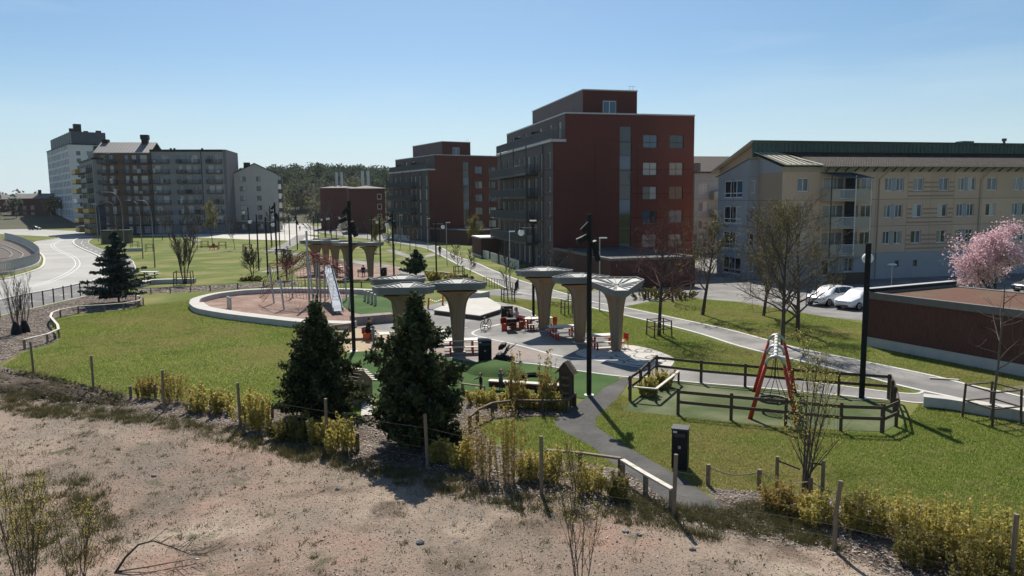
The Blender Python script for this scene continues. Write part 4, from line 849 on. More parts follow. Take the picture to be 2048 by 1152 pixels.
def tree_skeleton(rg, h, trunk_r, first=0.3, levels=4, nb=7, spread=0.55, up=0.35, up2=0.25, length=0.45, crooked=0.12, lean=0.0, tip=0.006, stems=1, decay=0.62, kids=(7, 5, 4, 3)):
    "recursive bare tree; returns branches as (points, radii, level) and twig tips"
    br = []; tips = []
    def grow(p, d, L, r, lev):
        k = 5 if lev == 0 else 4; pts = [p.copy()]; dd = d.copy()
        for i in range(k):
            ck = crooked*(0.28 if lev == 0 else 1.0); dd = (dd + Vector((rg.gauss(0, ck), rg.gauss(0, ck), rg.gauss(0, ck*0.6)+ (up2*0.12 if lev else 0)))).normalized()
            pts.append(pts[-1]+dd*(L/k))
        rad = [max(tip, r*(1-0.75*i/k)) if lev else max(tip, r*(1-0.8*i/k)) for i in range(k+1)]
        br.append((pts, rad, lev))
        if lev >= levels: tips.extend(pts[1:]); return
        n = kids[min(lev, len(kids)-1)] if lev else nb
        for j in range(n):
            f = (first + (1-first)*(j+rg.random()*0.7)/n) if lev == 0 else (0.25+0.75*(j+rg.random())/n)
            f = min(0.99, f); q = f*k; i = min(k-1, int(q)); pp = pts[i].lerp(pts[i+1], q-i)
            ax = (pts[i+1]-pts[i]).normalized(); az = rg.random()*6.283
            o = Vector((math.cos(az), math.sin(az), 0)); o = (o-ax*o.dot(ax)).normalized()
            sp = spread*rg.uniform(0.75, 1.25)
            nd = (ax*(1-sp)+o*sp+Vector((0, 0, up*rg.uniform(0.3, 1)))).normalized()
            ll = (length*h*(1.15-0.75*f) if lev == 0 else L*decay)*rg.uniform(0.7, 1.15)
            grow(pp, nd, ll, max(tip, rad[i]*(0.55 if lev == 0 else 0.6)), lev+1)
    for s_ in range(stems):
        a = rg.random()*6.28
        d = Vector((lean+ (math.cos(a)*0.16 if stems > 1 else 0), (math.sin(a)*0.16 if stems > 1 else 0), 1)).normalized()
        grow(Vector((math.cos(a)*0.12, math.sin(a)*0.12, 0)) if stems > 1 else Vector((0, 0, -0.05)), d, h*(rg.uniform(0.75, 1) if stems > 1 else 0.95), trunk_r, 0)
    return br, tips
def bare_tree(name, label, loc, h, trunk_r, seed, group=None, cat='tree', twig=None, trunk=None, leaf=None, nleaf=0, lsize=0.05, leaf_spread=0.12, **kw):
    rg = random.Random(seed); rn = np.random.default_rng(seed); t = T(name, label, cat, loc, rg.random()*6, group)
    br, tips = tree_skeleton(rg, h, trunk_r, **kw); a = MB(); b = MB()
    for pts, rad, lev in br: (a if lev == 0 else b).tube(pts, rad, 8 if lev == 0 else (5 if lev == 1 else 3), cap=False)
    a.build('trunk', trunk or M['trunk'], t, smooth=True); cr = b.build('crown', twig or M['twig'], t)
    if nleaf:
        P = np.array([tuple(p) for p in tips]); c = P[rn.integers(0, len(P), nleaf)]+rn.normal(size=(nleaf, 3))*leaf_spread
        soup('leaves', quads(c, lsize*rn.uniform(0.6, 1.3, nleaf), rn), 4, leaf, parent=cr)
    return t
def at_ground(px, py): p = G(px, py); return (p.x, p.y, 0)
def hgt(px, py, top): return zat(G(px, py), top)
# --- deciduous trees on the right lawn
bare_tree('bare_tree', 'spreading bare tree with reddish twigs inside wooden guard by the path', at_ground(1318, 671), hgt(1318, 671, 442), 0.13, 21, twig=M['twig_red'], trunk=M['trunk'], first=0.30, nb=20, spread=0.70, up=0.20, length=0.46, levels=4, kids=(8, 6, 3, 3), tip=0.007, crooked=0.18)
bare_tree('bare_tree', 'bare tree at the corner of the red block, on the lawn beyond the path', at_ground(1405, 630), hgt(1405, 630, 448), 0.14, 22, first=0.25, nb=11, spread=0.55, up=0.35, length=0.42, levels=4, kids=(6, 5, 4, 3), tip=0.010, leaf=M['bud'], nleaf=900, lsize=0.10)
bare_tree('budding_tree', 'tall budding tree in front of the blue bay, nearest to path', at_ground(1565, 690), hgt(1565, 690, 432), 0.13, 23, trunk=M['trunk'], first=0.16, nb=22, spread=0.55, up=0.38, length=0.50, levels=4, kids=(8, 6, 3, 3), tip=0.007, leaf=M['bud'], nleaf=3000, lsize=0.06, leaf_spread=0.1)
bare_tree('budding_tree', 'budding tree standing left behind the tall one, in front of ochre building', at_ground(1527, 632), hgt(1527, 632, 425), 0.12, 24, first=0.16, nb=19, spread=0.5, up=0.42, length=0.44, levels=4, kids=(7, 6, 3, 3), tip=0.009, leaf=M['bud'], nleaf=2600, lsize=0.075)
bare_tree('budding_tree', 'low wide budding tree beside the white cars', at_ground(1595, 664), hgt(1595, 664, 490), 0.15, 25, first=0.15, nb=16, spread=0.72, up=0.22, length=0.55, levels=4, kids=(7, 5, 3, 3), tip=0.008, leaf=M['bud'], nleaf=2400, lsize=0.065)
bare_tree('young_tree', 'thin young bare tree in timber guard beside the brick shed', at_ground(1982, 842), hgt(1982, 842, 525), 0.06, 26, trunk=M['trunk_pale'], twig=M['trunk_pale'], first=0.32, nb=11, spread=0.75, up=0.3, length=0.34, levels=2, kids=(4, 3), tip=0.006)
# --- pink magnolia behind the shed
mg = G(1990, 640); mt = bare_tree('pink_blossom_tree', 'pink flowering tree behind the brick shed', (mg.x, mg.y, 0), 5.5, 0.13, 31, trunk=M['trunk'], first=0.22, nb=13, spread=0.65, up=0.3, length=0.52, levels=3, kids=(8, 6, 4), tip=0.010, leaf=M['pink'], nleaf=13000, lsize=0.115, leaf_spread=0.22)
# --- conifers
def thuja(label, px, py, top, rpx, seed, n=15000):
    p = G(px, py); h = zat(p, top); dep = (p-CP).length; r = rpx*dep/F; rg = random.Random(seed); rn = np.random.default_rng(seed); t = T('conifer_tree', label, 'tree', (p.x, p.y, 0))
    MB().tube([(0, 0, 0), (0.03, 0, h*0.5), (0, 0.02, h*0.97)], [0.11, 0.06, 0.012], 8).build('trunk', M['trunk'], t)
    pts = []; tw = MB()
    nb = 210
    for i in range(nb):
        f = (i+rg.random())/nb; z = h*(0.01+0.95*f); a = rg.random()*6.283
        prof = (0.80+0.2*min(1, f*4))*(max(0.0, 1-f/0.88)**0.55 if f < 0.87 else 0.0)+0.035; lump = 0.92+0.22*math.sin(3*a+f*9+seed)*math.cos(2*a-f*17)+0.16*math.sin(f*31+a*2)
        L = r*0.92*prof*lump*rg.uniform(0.6, 1.2)+0.08
        e = Vector((math.cos(a)*L, math.sin(a)*L, z+L*rg.uniform(-0.05, 0.45)))
        s_ = Vector((0, 0, z)); tw.tube([s_, s_.lerp(e, 0.55)+Vector((0, 0, -0.05*L)), e], [0.018, 0.012, 0.004], 3, cap=False)
        m = int(n/nb*(0.22+1.5*prof))
        for _ in range(m):
            u = rg.random()**0.5; q = s_.lerp(e, u); sg = 0.07+0.10*(1-u); pts.append((q.x+rg.gauss(0, sg), q.y+rg.gauss(0, sg), q.z+rg.gauss(0, sg*1.1)))
    tw.build('branches', M['trunk'], t); P = np.array(pts); P[:, 2] = np.maximum(P[:, 2], 0.05)
    soup('crown', quads(P, 0.085*rn.uniform(0.5, 1.5, len(P)), rn, aspect=1.9), 4, M['thuja'], parent=t)
thuja('dark bushy conifer left of the pair in front of the slide', 640, 838, 602, 88, 41, 25000)
thuja('larger dark bushy conifer right of the pair, nearer to camera', 836, 893, 582, 120, 42, 36000)
def fir(label, px, py, top, rpx, seed, mat, nb=120, n=9000, sz=0.11, droop=-0.05, name='fir_tree'):
    p = G(px, py); h = zat(p, top); dep = (p-CP).length; r = rpx*dep/F; rg = random.Random(seed); rn = np.random.default_rng(seed); t = T(name, label, 'tree', (p.x, p.y, 0))
    MB().tube([(0, 0, 0), (0.02, 0.03, h*0.5), (0, 0, h)], [0.035*h/2.2, 0.02*h/2, 0.01], 8).build('trunk', M['trunk'], t)
    pts = []; tw = MB()
    for i in range(nb):
        f = (i+rg.random())/nb; z = h*(0.10+0.88*f); a = rg.random()*6.283; L = (r*(1-f)**0.9*rg.uniform(0.5, 1.15))+0.1
        s_ = Vector((0, 0, z)); e = s_+Vector((math.cos(a)*L, math.sin(a)*L, L*rg.uniform(-0.02, 0.30)+droop*L)); tw.tube([s_, s_.lerp(e, 0.5)+Vector((0, 0, -0.06*L)), e], [0.022, 0.014, 0.005], 3, cap=False)
        side = Vector((-math.sin(a), math.cos(a), 0))
        for _ in range(int(n/nb*(0.3+1.4*(1-f)))):
            u = rg.random(); q = s_.lerp(e, u)+side*rg.gauss(0, 0.22*L*(1-u*0.7)); pts.append((q.x, q.y, q.z+rg.gauss(0, 0.045)))
    tw.build('branches', M['trunk'], t); P = np.array(pts)
    soup('crown', quads(P, sz*rn.uniform(0.5, 1.5, len(P)), rn, flat=0.3, aspect=2.0), 4, mat, parent=t)
fir('dark blue fir tree inside the curved rail beside the road', 238, 607, 462, 62, 43, M['fir'], nb=110, n=8000, sz=0.17)
fir('small pine between the shelters and the white path', 832, 552, 500, 30, 44, M['pine'], nb=60, n=2600, sz=0.22, droop=0.25, name='pine_tree')
# --- smaller trees deeper in the park, each with its own seed
mid_trees = [
 ('young_tree', 'young bare tree in guard beside the white path, left of big block', 1016, 600, 505, 0.05, 51, {}),
 ('young_tree', 'young bare tree in low guard behind the middle shelter', 1137, 628, 505, 0.05, 52, {}),
 ('bare_shrub_tree', 'many-stemmed bare tree tied to a frame beside the concrete bench', 370, 568, 452, 0.05, 53, dict(stems=7, spread=0.3, up=0.6, length=0.25)),
 ('bare_tree', 'green-grey young tree before the grey block, right of lamp', 425, 490, 410, 0.08, 54, dict(leaf=True)),
 ('bare_tree', 'bare tree before the brown block', 325, 480, 420, 0.08, 55, {}),
 ('bare_tree', 'bare tree before the grey block, left one', 380, 482, 415, 0.08, 56, {}),
 ('bare_shrub_tree', 'small bare shrub beside black posts, left of netting', 507, 556, 495, 0.04, 57, dict(stems=5, spread=0.5, up=0.4, length=0.35)),
 ('bare_shrub_tree', 'small bare shrub beside black posts, nearer netting', 575, 560, 500, 0.04, 58, dict(stems=5, spread=0.5, up=0.4, length=0.35)),
 ('young_tree', 'pale green young tree in front of the farther red block', 948, 500, 440, 0.06, 59, dict(leaf=True)),
 ('bare_tree', 'bare young tree left of white path near shelters', 918, 552, 490, 0.05, 60, {}),
 ('bare_tree', 'bare tree at the foot of the farther red block', 832, 498, 448, 0.07, 61, {}),
 ('bare_tree', 'bare tree at the left foot of the farther red block', 820, 500, 455, 0.07, 62, {}),
 ('bare_tree', 'reddish bare tree before the dark brick flats', 660, 468, 405, 0.12, 63, {}),
 ('blossom_tree', 'small white blossoming tree before the brick flats', 686, 475, 440, 0.06, 64, dict(white=True)),
 ('bare_tree', 'slim bare tree beside the tall red facade, near garage corner', 1098, 600, 490, 0.05, 65, {}),
 ('bare_tree', 'bare dark tree at the garage front', 1345, 604, 470, 0.10, 66, {}),
 ('young_tree', 'young bare tree on the far lawn, left of the seated figure', 395, 500, 440, 0.05, 81, {}),
 ('young_tree', 'young bare tree on the far lawn, right of the seated figure', 470, 500, 436, 0.05, 82, {}),
 ('young_tree', 'young bare tree before the cream house, behind lamps', 545, 492, 425, 0.06, 83, {}),
 ('young_tree', 'thin tree at the left kerb of the far street', 570, 480, 420, 0.06, 84, {}),
 ('young_tree', 'thin tree at the right kerb of the far street', 622, 482, 425, 0.06, 85, {}),
 ('young_tree', 'thin tree on the slope left of the farther red block', 705, 490, 430, 0.06, 86, {}),
 ('young_tree', 'thin tree behind the rightmost far shelter', 752, 505, 440, 0.06, 87, dict(leaf=True)),
 ('young_tree', 'thin tree between far shelters and far white path', 790, 520, 450, 0.05, 88, {}),
 ('young_tree', 'thin bare tree behind the deck, left of white path', 940, 562, 500, 0.04, 89, {}),
 ('bare_tree', 'bare tree in front of the dark brick flats, right one', 735, 478, 420, 0.08, 90, {}),
 ('bare_tree', 'bare tree beside the small transformer hut', 236, 500, 440, 0.06, 67, {}),
]
for nm, lb, px, py, top, r, sd_, kw in mid_trees:
    kw = dict(kw); extra = {}
    if kw.pop('leaf', None): extra = dict(leaf=M['bud'], nleaf=1100, lsize=0.22, leaf_spread=0.2)
    if kw.pop('white', None): extra = dict(leaf=M['whitebl'], nleaf=900, lsize=0.3, leaf_spread=0.25)
    h = max(2.0, hgt(px, py, top)); a = dict(first=0.25, nb=9, spread=0.5, up=0.4, length=0.36, levels=3, kids=(5, 4, 3), tip=0.008+0.00012*G(px, py).y); a.update(kw)
    bare_tree(nm, lb, at_ground(px, py), h, r, sd_, **a, **extra)
# --- foreground saplings
def sapling(name, label, px, py, top, seed, stems, leaf=None, nleaf=0, r=0.014, spread=0.35, lsize=0.03, **kw):
    p = G(px, py); h = max(0.6, zat(p, top)); d = dict(first=0.15, nb=10, spread=spread, up=0.6, length=0.34, levels=2, kids=(4, 3), tip=0.0035, stems=stems, crooked=0.06); d.update(kw)
    return bare_tree(name, label, (p.x, p.y, 0), h, r, seed, cat='sapling', twig=M['twig'], trunk=M['twig'], leaf=leaf, nleaf=nleaf, lsize=lsize, leaf_spread=0.04, **d)
sapling('birch_sapling', 'bare birch sapling on the gravel at bottom centre', 1163, 1175, 955, 71, 5, M['bud_y'], 700)
sapling('birch_sapling', 'dense budding sapling at the bottom left corner', 55, 1190, 950, 72, 9, M['bud_y'], 2600, spread=0.3)
sapling('birch_sapling', 'thin budding sapling beside the one in bottom left corner', 150, 1200, 985, 73, 5, M['bud_y'], 900)
sapling('birch_sapling', 'leafy sapling in front of the pale wooden rail', 1158, 1000, 880, 74, 5, M['bud_y'], 900, r=0.011)
sapling('birch_tree', 'slim multi-stemmed budding tree tied between two stakes', 1603, 990, 690, 75, 4, M['bud_y'], 1500, r=0.035, spread=0.4, lsize=0.045, nb=12, levels=2, kids=(5, 4))
sapling('sapling', 'thin sapling in the mulch left of shrubs', 35, 668, 540, 76, 6, r=0.03, spread=0.3, tip=0.007)
sapling('sapling', 'thin sapling with dark bag at root beside the left rail', 48, 664, 565, 77, 3, r=0.025, spread=0.3, tip=0.007)
# --- yellow-green shrubs along the edge of the lot (each its own plant)
def shrub(label, px, py, top, wpx, seed, mat, nst=60, n=900, lsize=0.045, group=None, name='yellow_shrub'):
    p = G(px, py); h = max(0.35, zat(p, top)); dep = (p-CP).length; w = wpx*dep/F; rg = random.Random(seed); rn = np.random.default_rng(seed)
    t = T(name, label, 'shrub', (p.x, p.y, 0), 0, group); s_ = MB(); pts = []
    for i in range(nst):
        a = rg.random()*6.283; q = w*0.62*math.sqrt(rg.random())*(1+0.25*math.sin(3*a+seed)); b = Vector((math.cos(a)*q*0.75, math.sin(a)*q*0.6, 0)); hh = h*rg.uniform(0.4, 1.12)*(1.08-0.35*(q/w)+0.12*math.sin(2*a+seed*1.7))
        e = Vector((b.x*1.35+rg.gauss(0, 0.05), b.y*1.35+rg.gauss(0, 0.05), hh)); s_.tube([b, b.lerp(e, 0.5)+Vector((rg.gauss(0, .02), rg.gauss(0, .02), 0)), e], [0.006, 0.005, 0.003], 3, cap=False)
        for _ in range(n//nst): u = rg.random()**0.7; c = b.lerp(e, 0.12+0.9*u); pts.append((c.x+rg.gauss(0, 0.03), c.y+rg.gauss(0, 0.03), max(0.02, c.z+rg.gauss(0, 0.03))))
    s_.build('stems', M['reed'], t); P = np.array(pts); soup('foliage', quads(P, lsize*rn.uniform(0.6, 1.4, len(P)), rn, aspect=1.5), 4, mat, parent=t)
sh = [ # px, py(base), top, width, tall?
 (292, 797, 752, 34, 'r', 'golden reed clump right of the second wire post'), (345, 806, 748, 48, 'r', 'golden reed clump beside the third wire post'), (400, 822, 772, 46, 'y', 'olive shrub between rope posts, leftmost of the row'), (440, 826, 778, 48, 'y', 'yellow shrub left of the fourth wire post'), (502, 846, 780, 60, 'y', 'broad yellow shrub right of the fourth wire post'),
 (518, 862, 795, 40, 'y', 'yellow shrub in front of the broad one near rope'), (565, 880, 832, 46, 'o', 'olive clump under the left conifer'), (605, 882, 835, 50, 'o', 'second olive clump under the left conifer'), (640, 890, 838, 40, 'y', 'yellow shrub left of the fifth wire post'), (684, 905, 838, 52, 'y', 'bright yellow shrub right of the fifth wire post'),
 (880, 925, 878, 30, 'y', 'small yellow shrub right of the large conifer'), (925, 940, 880, 40, 'y', 'yellow shrub at the foot of tall reeds'), (962, 955, 820, 52, 'r', 'tall straw-coloured reed clump, left of the tall pair'), (1018, 965, 808, 46, 'r', 'tall straw-coloured reed clump, right of the tall pair'), (1060, 960, 905, 44, 'y', 'low yellow shrub left of the sixth wire post'), (1105, 965, 900, 44, 'y', 'low yellow shrub right of the sixth wire post'), (1180, 985, 925, 50, 'y', 'yellow shrub behind the bare birch sapling'), (1232, 1000, 945, 40, 'o', 'olive scrub below the dark wooden rail'),
 (965, 808, 778, 50, 'y', 'yellow shrub at left end of the bed by the long bench'), (1005, 812, 785, 46, 'y', 'second yellow shrub in the bed by the long bench'), (1032, 815, 722, 30, 'r', 'tall yellow reeds left of the insect hotel'), (1050, 816, 785, 40, 'y', 'third yellow shrub in the bed by the long bench'), (1093, 815, 718, 30, 'r', 'tall yellow reeds against the insect hotel'), (1085, 818, 782, 44, 'y', 'fourth yellow shrub in the bed by the long bench'), (1110, 818, 790, 34, 'y', 'yellow shrub at the foot of the insect hotel'),
 (1302, 792, 752, 30, 'y', 'yellow ornamental grass in the small railed bed, front'), (1325, 775, 742, 30, 'y', 'yellow ornamental grass in the small railed bed, back'),
 (1550, 1020, 955, 46, 'r', 'brownish shrub in front of the staked tree'), (1592, 1030, 975, 48, 'r', 'brownish shrub right of the staked tree'), (1640, 1050, 985, 54, 'y', 'yellow-green shrub behind the last wire post'), (1715, 1060, 990, 60, 'y', 'yellow shrub right of the last wire post'), (1770, 1070, 985, 62, 'y', 'bright yellow shrub, second right of last post'), (1830, 1090, 992, 70, 'y', 'bright yellow shrub, third right of last post'), (1890, 1110, 1005, 70, 'y', 'bright yellow shrub, fourth right of last post'), (1945, 1130, 1015, 72, 'y', 'large yellow shrub near the bottom right corner'), (2005, 1150, 1020, 80, 'y', 'large yellow-green shrub in the bottom right corner'), (2060, 1170, 1030, 80, 'y', 'yellow-green shrub cut by the right picture edge'), (1965, 1180, 1060, 80, 'o', 'olive shrub cut by the bottom picture edge'), (1830, 1130, 1050, 60, 'o', 'dull olive shrub in front of the bright yellow ones')]
sh += [(868, 560, 544, 26, 'y', 'yellowish far shrub beside small pine, left'), (900, 562, 547, 28, 'y', 'yellowish far shrub beside small pine, middle'), (930, 566, 550, 26, 'o', 'olive far shrub beside small pine, right'), (505, 562, 552, 30, 'o', 'low far shrub at the foot of bare stems'), (1300, 598, 578, 60, 'o', 'dark low hedge plant before the garage front, left'), (1360, 597, 577, 60, 'o', 'dark low hedge plant before the garage front, right')]
for i, (px, py, tp, w, k, lb) in enumerate(sh):
    mat = {'y': M['bud_y'], 'r': M['reed'], 'o': M['bud']}[k]; dep = G(px, py).y
    shrub(lb, px, py, tp, w, 100+i, mat, 46 if dep > 22 else 60, 1200 if k == 'r' else 1900, 0.05 if dep < 22 else 0.065*max(1, dep/40), 'shrubs along the edge of the gravel lot', {'y': 'yellow_shrub', 'r': 'reed_clump', 'o': 'olive_shrub'}[k])
# --- distant wood on the hill, one mass
def hill_wood():
    mb = MB(); rg = random.Random(9); rn = np.random.default_rng(9)
    prof = [(-60, 8), (-44, 8), (-38, 9), (-30, 12), (-24, 17), (-20, 21), (-14, 24), (-8, 20), (0, 16), (8, 15), (16, 15), (20, 16), (30, 16), (45, 16), (60, 16)]
    def hh(a):
        for (a0, h0), (a1, h1) in zip(prof[:-1], prof[1:]):
            if a0 <= a <= a1: return h0+(h1-h0)*(a-a0)/(a1-a0)
        return 8
    rings = [(330, 0), (380, 0.35), (450, 0.8), (540, 1.0), (700, 0.9), (900, 0.2)]; A = list(range(-60, 61, 2)); n = len(A)
    for d, f in rings:
        dd = d
        for a in A:
            k = 2.0 if a < -36 else 1.0; mb.v.append((math.sin(R(a))*dd*k, math.cos(R(a))*dd*k, hh(a)*f-0.2))
    for i in range(len(rings)-1):
        for j in range(n-1): mb.f.append((i*n+j, i*n+j+1, (i+1)*n+j+1, (i+1)*n+j)); mb.m.append(0)
    tag(mb.build('hill', pm('hill_ground', (0.07, 0.075, 0.035), (0.05, 0.05, 0.03), 0.05, 0.95), smooth=True), kind='structure')
    V = []; mi = []; tr = []; cnt = 0
    for i in range(900):
        a = rg.uniform(-58, 58)
        if rg.random() < 0.68: a = rg.uniform(-27, -7)
        k = 2.0 if a < -36 else 1.0; d = rg.uniform(335, 560)
        f = np.interp(d, [r[0] for r in rings], [r[1] for r in rings]); z = hh(a)*f; x = math.sin(R(a))*d*k; y = math.cos(R(a))*d*k
        far = d > 430; kind = rg.choices([0, 1, 2], [6, 2, 2] if far else [2, 4, 3])[0]; H = rg.uniform(8, 12.5)*(1.1 if kind == 0 else 0.85); W = H*rg.uniform(0.26, 0.42)
        m = 230 if -30 < a < -5 else 70; q = rn.normal(size=(m, 3)); q /= np.linalg.norm(q, axis=1)[:, None]; q *= rn.random((m, 1))**0.4
        lump = 1+0.35*np.sin(q[:, :1]*5+i)*np.cos(q[:, 2:]*4+i)
        c = np.stack([x+q[:, 0]*W*lump[:, 0], y+q[:, 1]*W*lump[:, 0], z+H*0.62+q[:, 2]*H*(0.40 if kind != 1 else 0.44)], 1)
        V.append(quads(c, rn.uniform(0.5, 1.5, m)*((1.0 if kind == 0 else 0.6) if -30 < a < -5 else 1.3), rn)); mi += [kind]*m
        tr.append((x, y, z, H))
    far_m = [rampmat('wood_pine', [(0.04, 0.06, 0.04), (0.065, 0.09, 0.055), (0.10, 0.125, 0.07)], 0.8, 0.1, 0.3), rampmat('wood_bare', [(0.14, 0.12, 0.10), (0.19, 0.165, 0.135), (0.12, 0.105, 0.09)], 0.8, 0.1, 0.4), rampmat('wood_spring', [(0.13, 0.145, 0.06), (0.18, 0.19, 0.08), (0.15, 0.15, 0.08)], 0.8, 0.1, 0.4)]
    o = soup('wood', np.concatenate(V).reshape(-1, 3), 4, far_m, mi); tag(o, 'far-off mixed wood on the hill along the skyline', 'wood', kind='stuff')
    mb = MB()
    for x, y, z, H in tr: mb.tube([(x, y, z-1), (x, y, z+H*0.7)], [0.22, 0.1], 4, cap=False)
    tag(mb.build('wood_trunks', M['trunk_pale']), 'trunks of the far-off wood on the hill', 'wood', kind='stuff')
hill_wood()
# --- grass, wood chips, pebbles and weeds: uncountable ground cover
def blades(name, polys_px, n, h, w, mat, seed, label, cat, clump=False, world=None, holes=()):
    rn = np.random.default_rng(seed); poly = world or [(p.x, p.y) for p in GL(polys_px)]; c = scatter(poly, n, rn)
    jit = rn.normal(size=c.shape)*0.06
    for hp in holes: k = ~inpoly(c+jit, hp); c = c[k]; jit = jit[k]
    n = len(c); a = rn.random(n)*6.283; hh = h*rn.uniform(0.5, 1.4, n); ww = w*rn.uniform(0.6, 1.3, n)*0.5; la = rn.random(n)*6.283; ln = hh*rn.uniform(0.1, 0.9, n)
    z = np.zeros(n); b0 = np.stack([c[:, 0]-np.cos(a)*ww, c[:, 1]-np.sin(a)*ww, z], 1); b1 = np.stack([c[:, 0]+np.cos(a)*ww, c[:, 1]+np.sin(a)*ww, z], 1); tp = np.stack([c[:, 0]+np.cos(la)*ln, c[:, 1]+np.sin(la)*ln, hh], 1)
    o = soup(name, np.stack([b0, b1, tp], 1).reshape(-1, 3), 3, mat); return tag(o, label, cat, kind='stuff')
M['blade'] = grassmat('grass_blade', [(0.085, 0.175, 0.020), (0.165, 0.255, 0.038), (0.28, 0.31, 0.07), (0.48, 0.45, 0.18), (0.11, 0.21, 0.025)], 0.7, 0.15, 0.5)
FOOT = [(p.x, p.y) for p in FPL]+[(p.x, p.y) for p in reversed(FPR)]
T2 = [(p.x, p.y) for p in TURF2]; MU = MULCH; HOLES = [FOOT, T2, MU, DIRT, [(p.x, p.y) for p in lo]+[(p.x, p.y) for p in reversed(hi)], [(p.x, p.y) for p in slo]+[(p.x, p.y) for p in reversed(shi)], [(p.x, p.y) for p in plz], [(p.x, p.y) for p in tip], [(p.x, p.y) for p in TURF1], BED_W]
blades('grass', [(1100, 830), (1240, 790), (1350, 835), (1790, 870), (1840, 808), (2048, 850), (2200, 900), (2300, 1200), (2048, 1140), (1700, 1010), (1400, 985), (1250, 945), (1080, 925), (960, 850)], 300000, 0.05, 0.026, M['blade'], 201, 'short lawn grass on the near right, around the footpath', 'grass', holes=HOLES)
blades('grass', [(0, 735), (48, 705), (120, 690), (105, 640), (290, 612), (380, 600), (480, 636), (700, 660), (700, 830), (560, 832), (420, 806), (190, 788)], 240000, 0.06, 0.036, M['blade'], 202, 'short lawn grass of the big lawn on the left', 'grass', holes=HOLES)
blades('grass', [(1090, 645), (1060, 620), (1000, 598), (1120, 605), (1260, 634), (1500, 702), (1790, 772), (1830, 786), (1700, 774), (1350, 733), (1340, 712), (1254, 690)], 130000, 0.05, 0.03, M['blade'], 203, 'lawn grass strip between shelters and white-edged path', 'grass', holes=HOLES)
blades('grass', [(1250, 612), (1385, 598), (1480, 606), (1740, 648), (1735, 690), (2048, 755), (2048, 793), (1860, 749), (1600, 696), (1380, 641)], 130000, 0.05, 0.03, M['blade'], 204, 'lawn grass strip between path, cars and brick shed', 'grass', holes=HOLES)
def chips(name, poly, n, size, mat, seed, label, cat, flat=0.85, holes=(), zmax=0.05):
    rn = np.random.default_rng(seed); c = scatter(poly, n, rn)
    for hp in holes: c = c[~inpoly(c, hp)]
    P = np.column_stack([c, rn.uniform(0.012, zmax, len(c))]); q = quads(P, size*rn.uniform(0.5, 1.5, len(P)), rn, aspect=1.5); q[:, :, 2] = P[:, None, 2]+(q[:, :, 2]-P[:, None, 2])*(1-flat)
    return tag(soup(name, q.reshape(-1, 3), 4, mat), label, cat, kind='stuff')
M['chip'] = rampmat('wood_chip', [(0.09, 0.07, 0.055), (0.24, 0.20, 0.17), (0.40, 0.36, 0.32), (0.15, 0.12, 0.10), (0.52, 0.48, 0.44)], 0.8, 0.15)
chips('wood_chips', MULCH, 60000, 0.055, M['chip'], 211, 'pale wood chips on the beds along the gravel lot', 'mulch', holes=[FOOT, TURF1 and [(p.x, p.y) for p in TURF1]])
chips('wood_chips', BED_W, 16000, 0.09, M['chip'], 212, 'pale wood chips in the bed beside the road', 'mulch')
chips('gravel_chips', BED_M, 5000, 0.14, M['chip'], 213, 'pale chips in the strip under the long low rail', 'mulch')
M['peb'] = rampmat('pebble', [(0.16, 0.14, 0.12), (0.32, 0.28, 0.25), (0.46, 0.43, 0.40), (0.22, 0.18, 0.15)], 0.85, 0.15)
NEAR = [(p.x, p.y) for p in dl[12:-6]]+[(14, 12.5), (-16, 12.5)]
chips('pebbles', NEAR, 42000, 0.028, M['peb'], 214, 'loose pebbles and grit over the gravel lot', 'pebbles', flat=0.4, zmax=0.016)
chips('stones', NEAR, 1300, 0.055, M['peb'], 215, 'scattered larger stones over the gravel lot', 'stones', flat=0.3, zmax=0.03)
M['clod'] = rampmat('dark_clod', [(0.035, 0.028, 0.022), (0.08, 0.06, 0.045), (0.13, 0.10, 0.075)], 0.9, 0.1)
chips('soil_clods', NEAR, 2600, 0.032, M['clod'], 216, 'dark clods and bits of bark on the gravel lot', 'clods', flat=0.3, zmax=0.03)
M['clod2'] = rampmat('bank_clod', [(0.07, 0.055, 0.043), (0.13, 0.10, 0.08), (0.20, 0.16, 0.125), (0.10, 0.095, 0.05)], 0.9, 0.1)
chips('soil_clods', [(p.x, p.y) for p in GL([(-260, 748), (-60, 745), (60, 752), (170, 775), (250, 795), (235, 812), (120, 803), (0, 792), (-200, 802)])], 6000, 0.09, M['clod2'], 217, 'loose dark soil and roots on the bank at left', 'clods', flat=0.2, zmax=0.26)
M['weed'] = rampmat('weed', [(0.08, 0.085, 0.03), (0.13, 0.125, 0.045), (0.19, 0.17, 0.075), (0.11, 0.085, 0.055)], 0.8, 0.1, 0.2)
def weeds(name, poly, nt, per, seed, label, r=0.10, h=0.09, near_edge=None):
    rn = np.random.default_rng(seed); c = scatter(poly, nt, rn); cc = np.repeat(c, per, 0)+rn.normal(size=(nt*per, 2))*r*np.repeat(rn.uniform(0.3, 1.3, nt), per)[:, None]
    n = len(cc); a = rn.random(n)*6.283; hh = h*rn.uniform(0.4, 1.5, n); w = 0.008; la = rn.random(n)*6.283; ln = hh*rn.uniform(0.2, 1.3, n); z = np.full(n, 0.006)
    V = np.stack([np.stack([cc[:, 0]-np.cos(a)*w, cc[:, 1]-np.sin(a)*w, z], 1), np.stack([cc[:, 0]+np.cos(a)*w, cc[:, 1]+np.sin(a)*w, z], 1), np.stack([cc[:, 0]+np.cos(la)*ln, cc[:, 1]+np.sin(la)*ln, hh], 1)], 1)
    tag(soup(name, V.reshape(-1, 3), 3, M['weed']), label, 'weeds', kind='stuff')
weeds('weeds', NEAR, 520, 22, 221, 'small dark weed tufts dotted over the gravel lot')
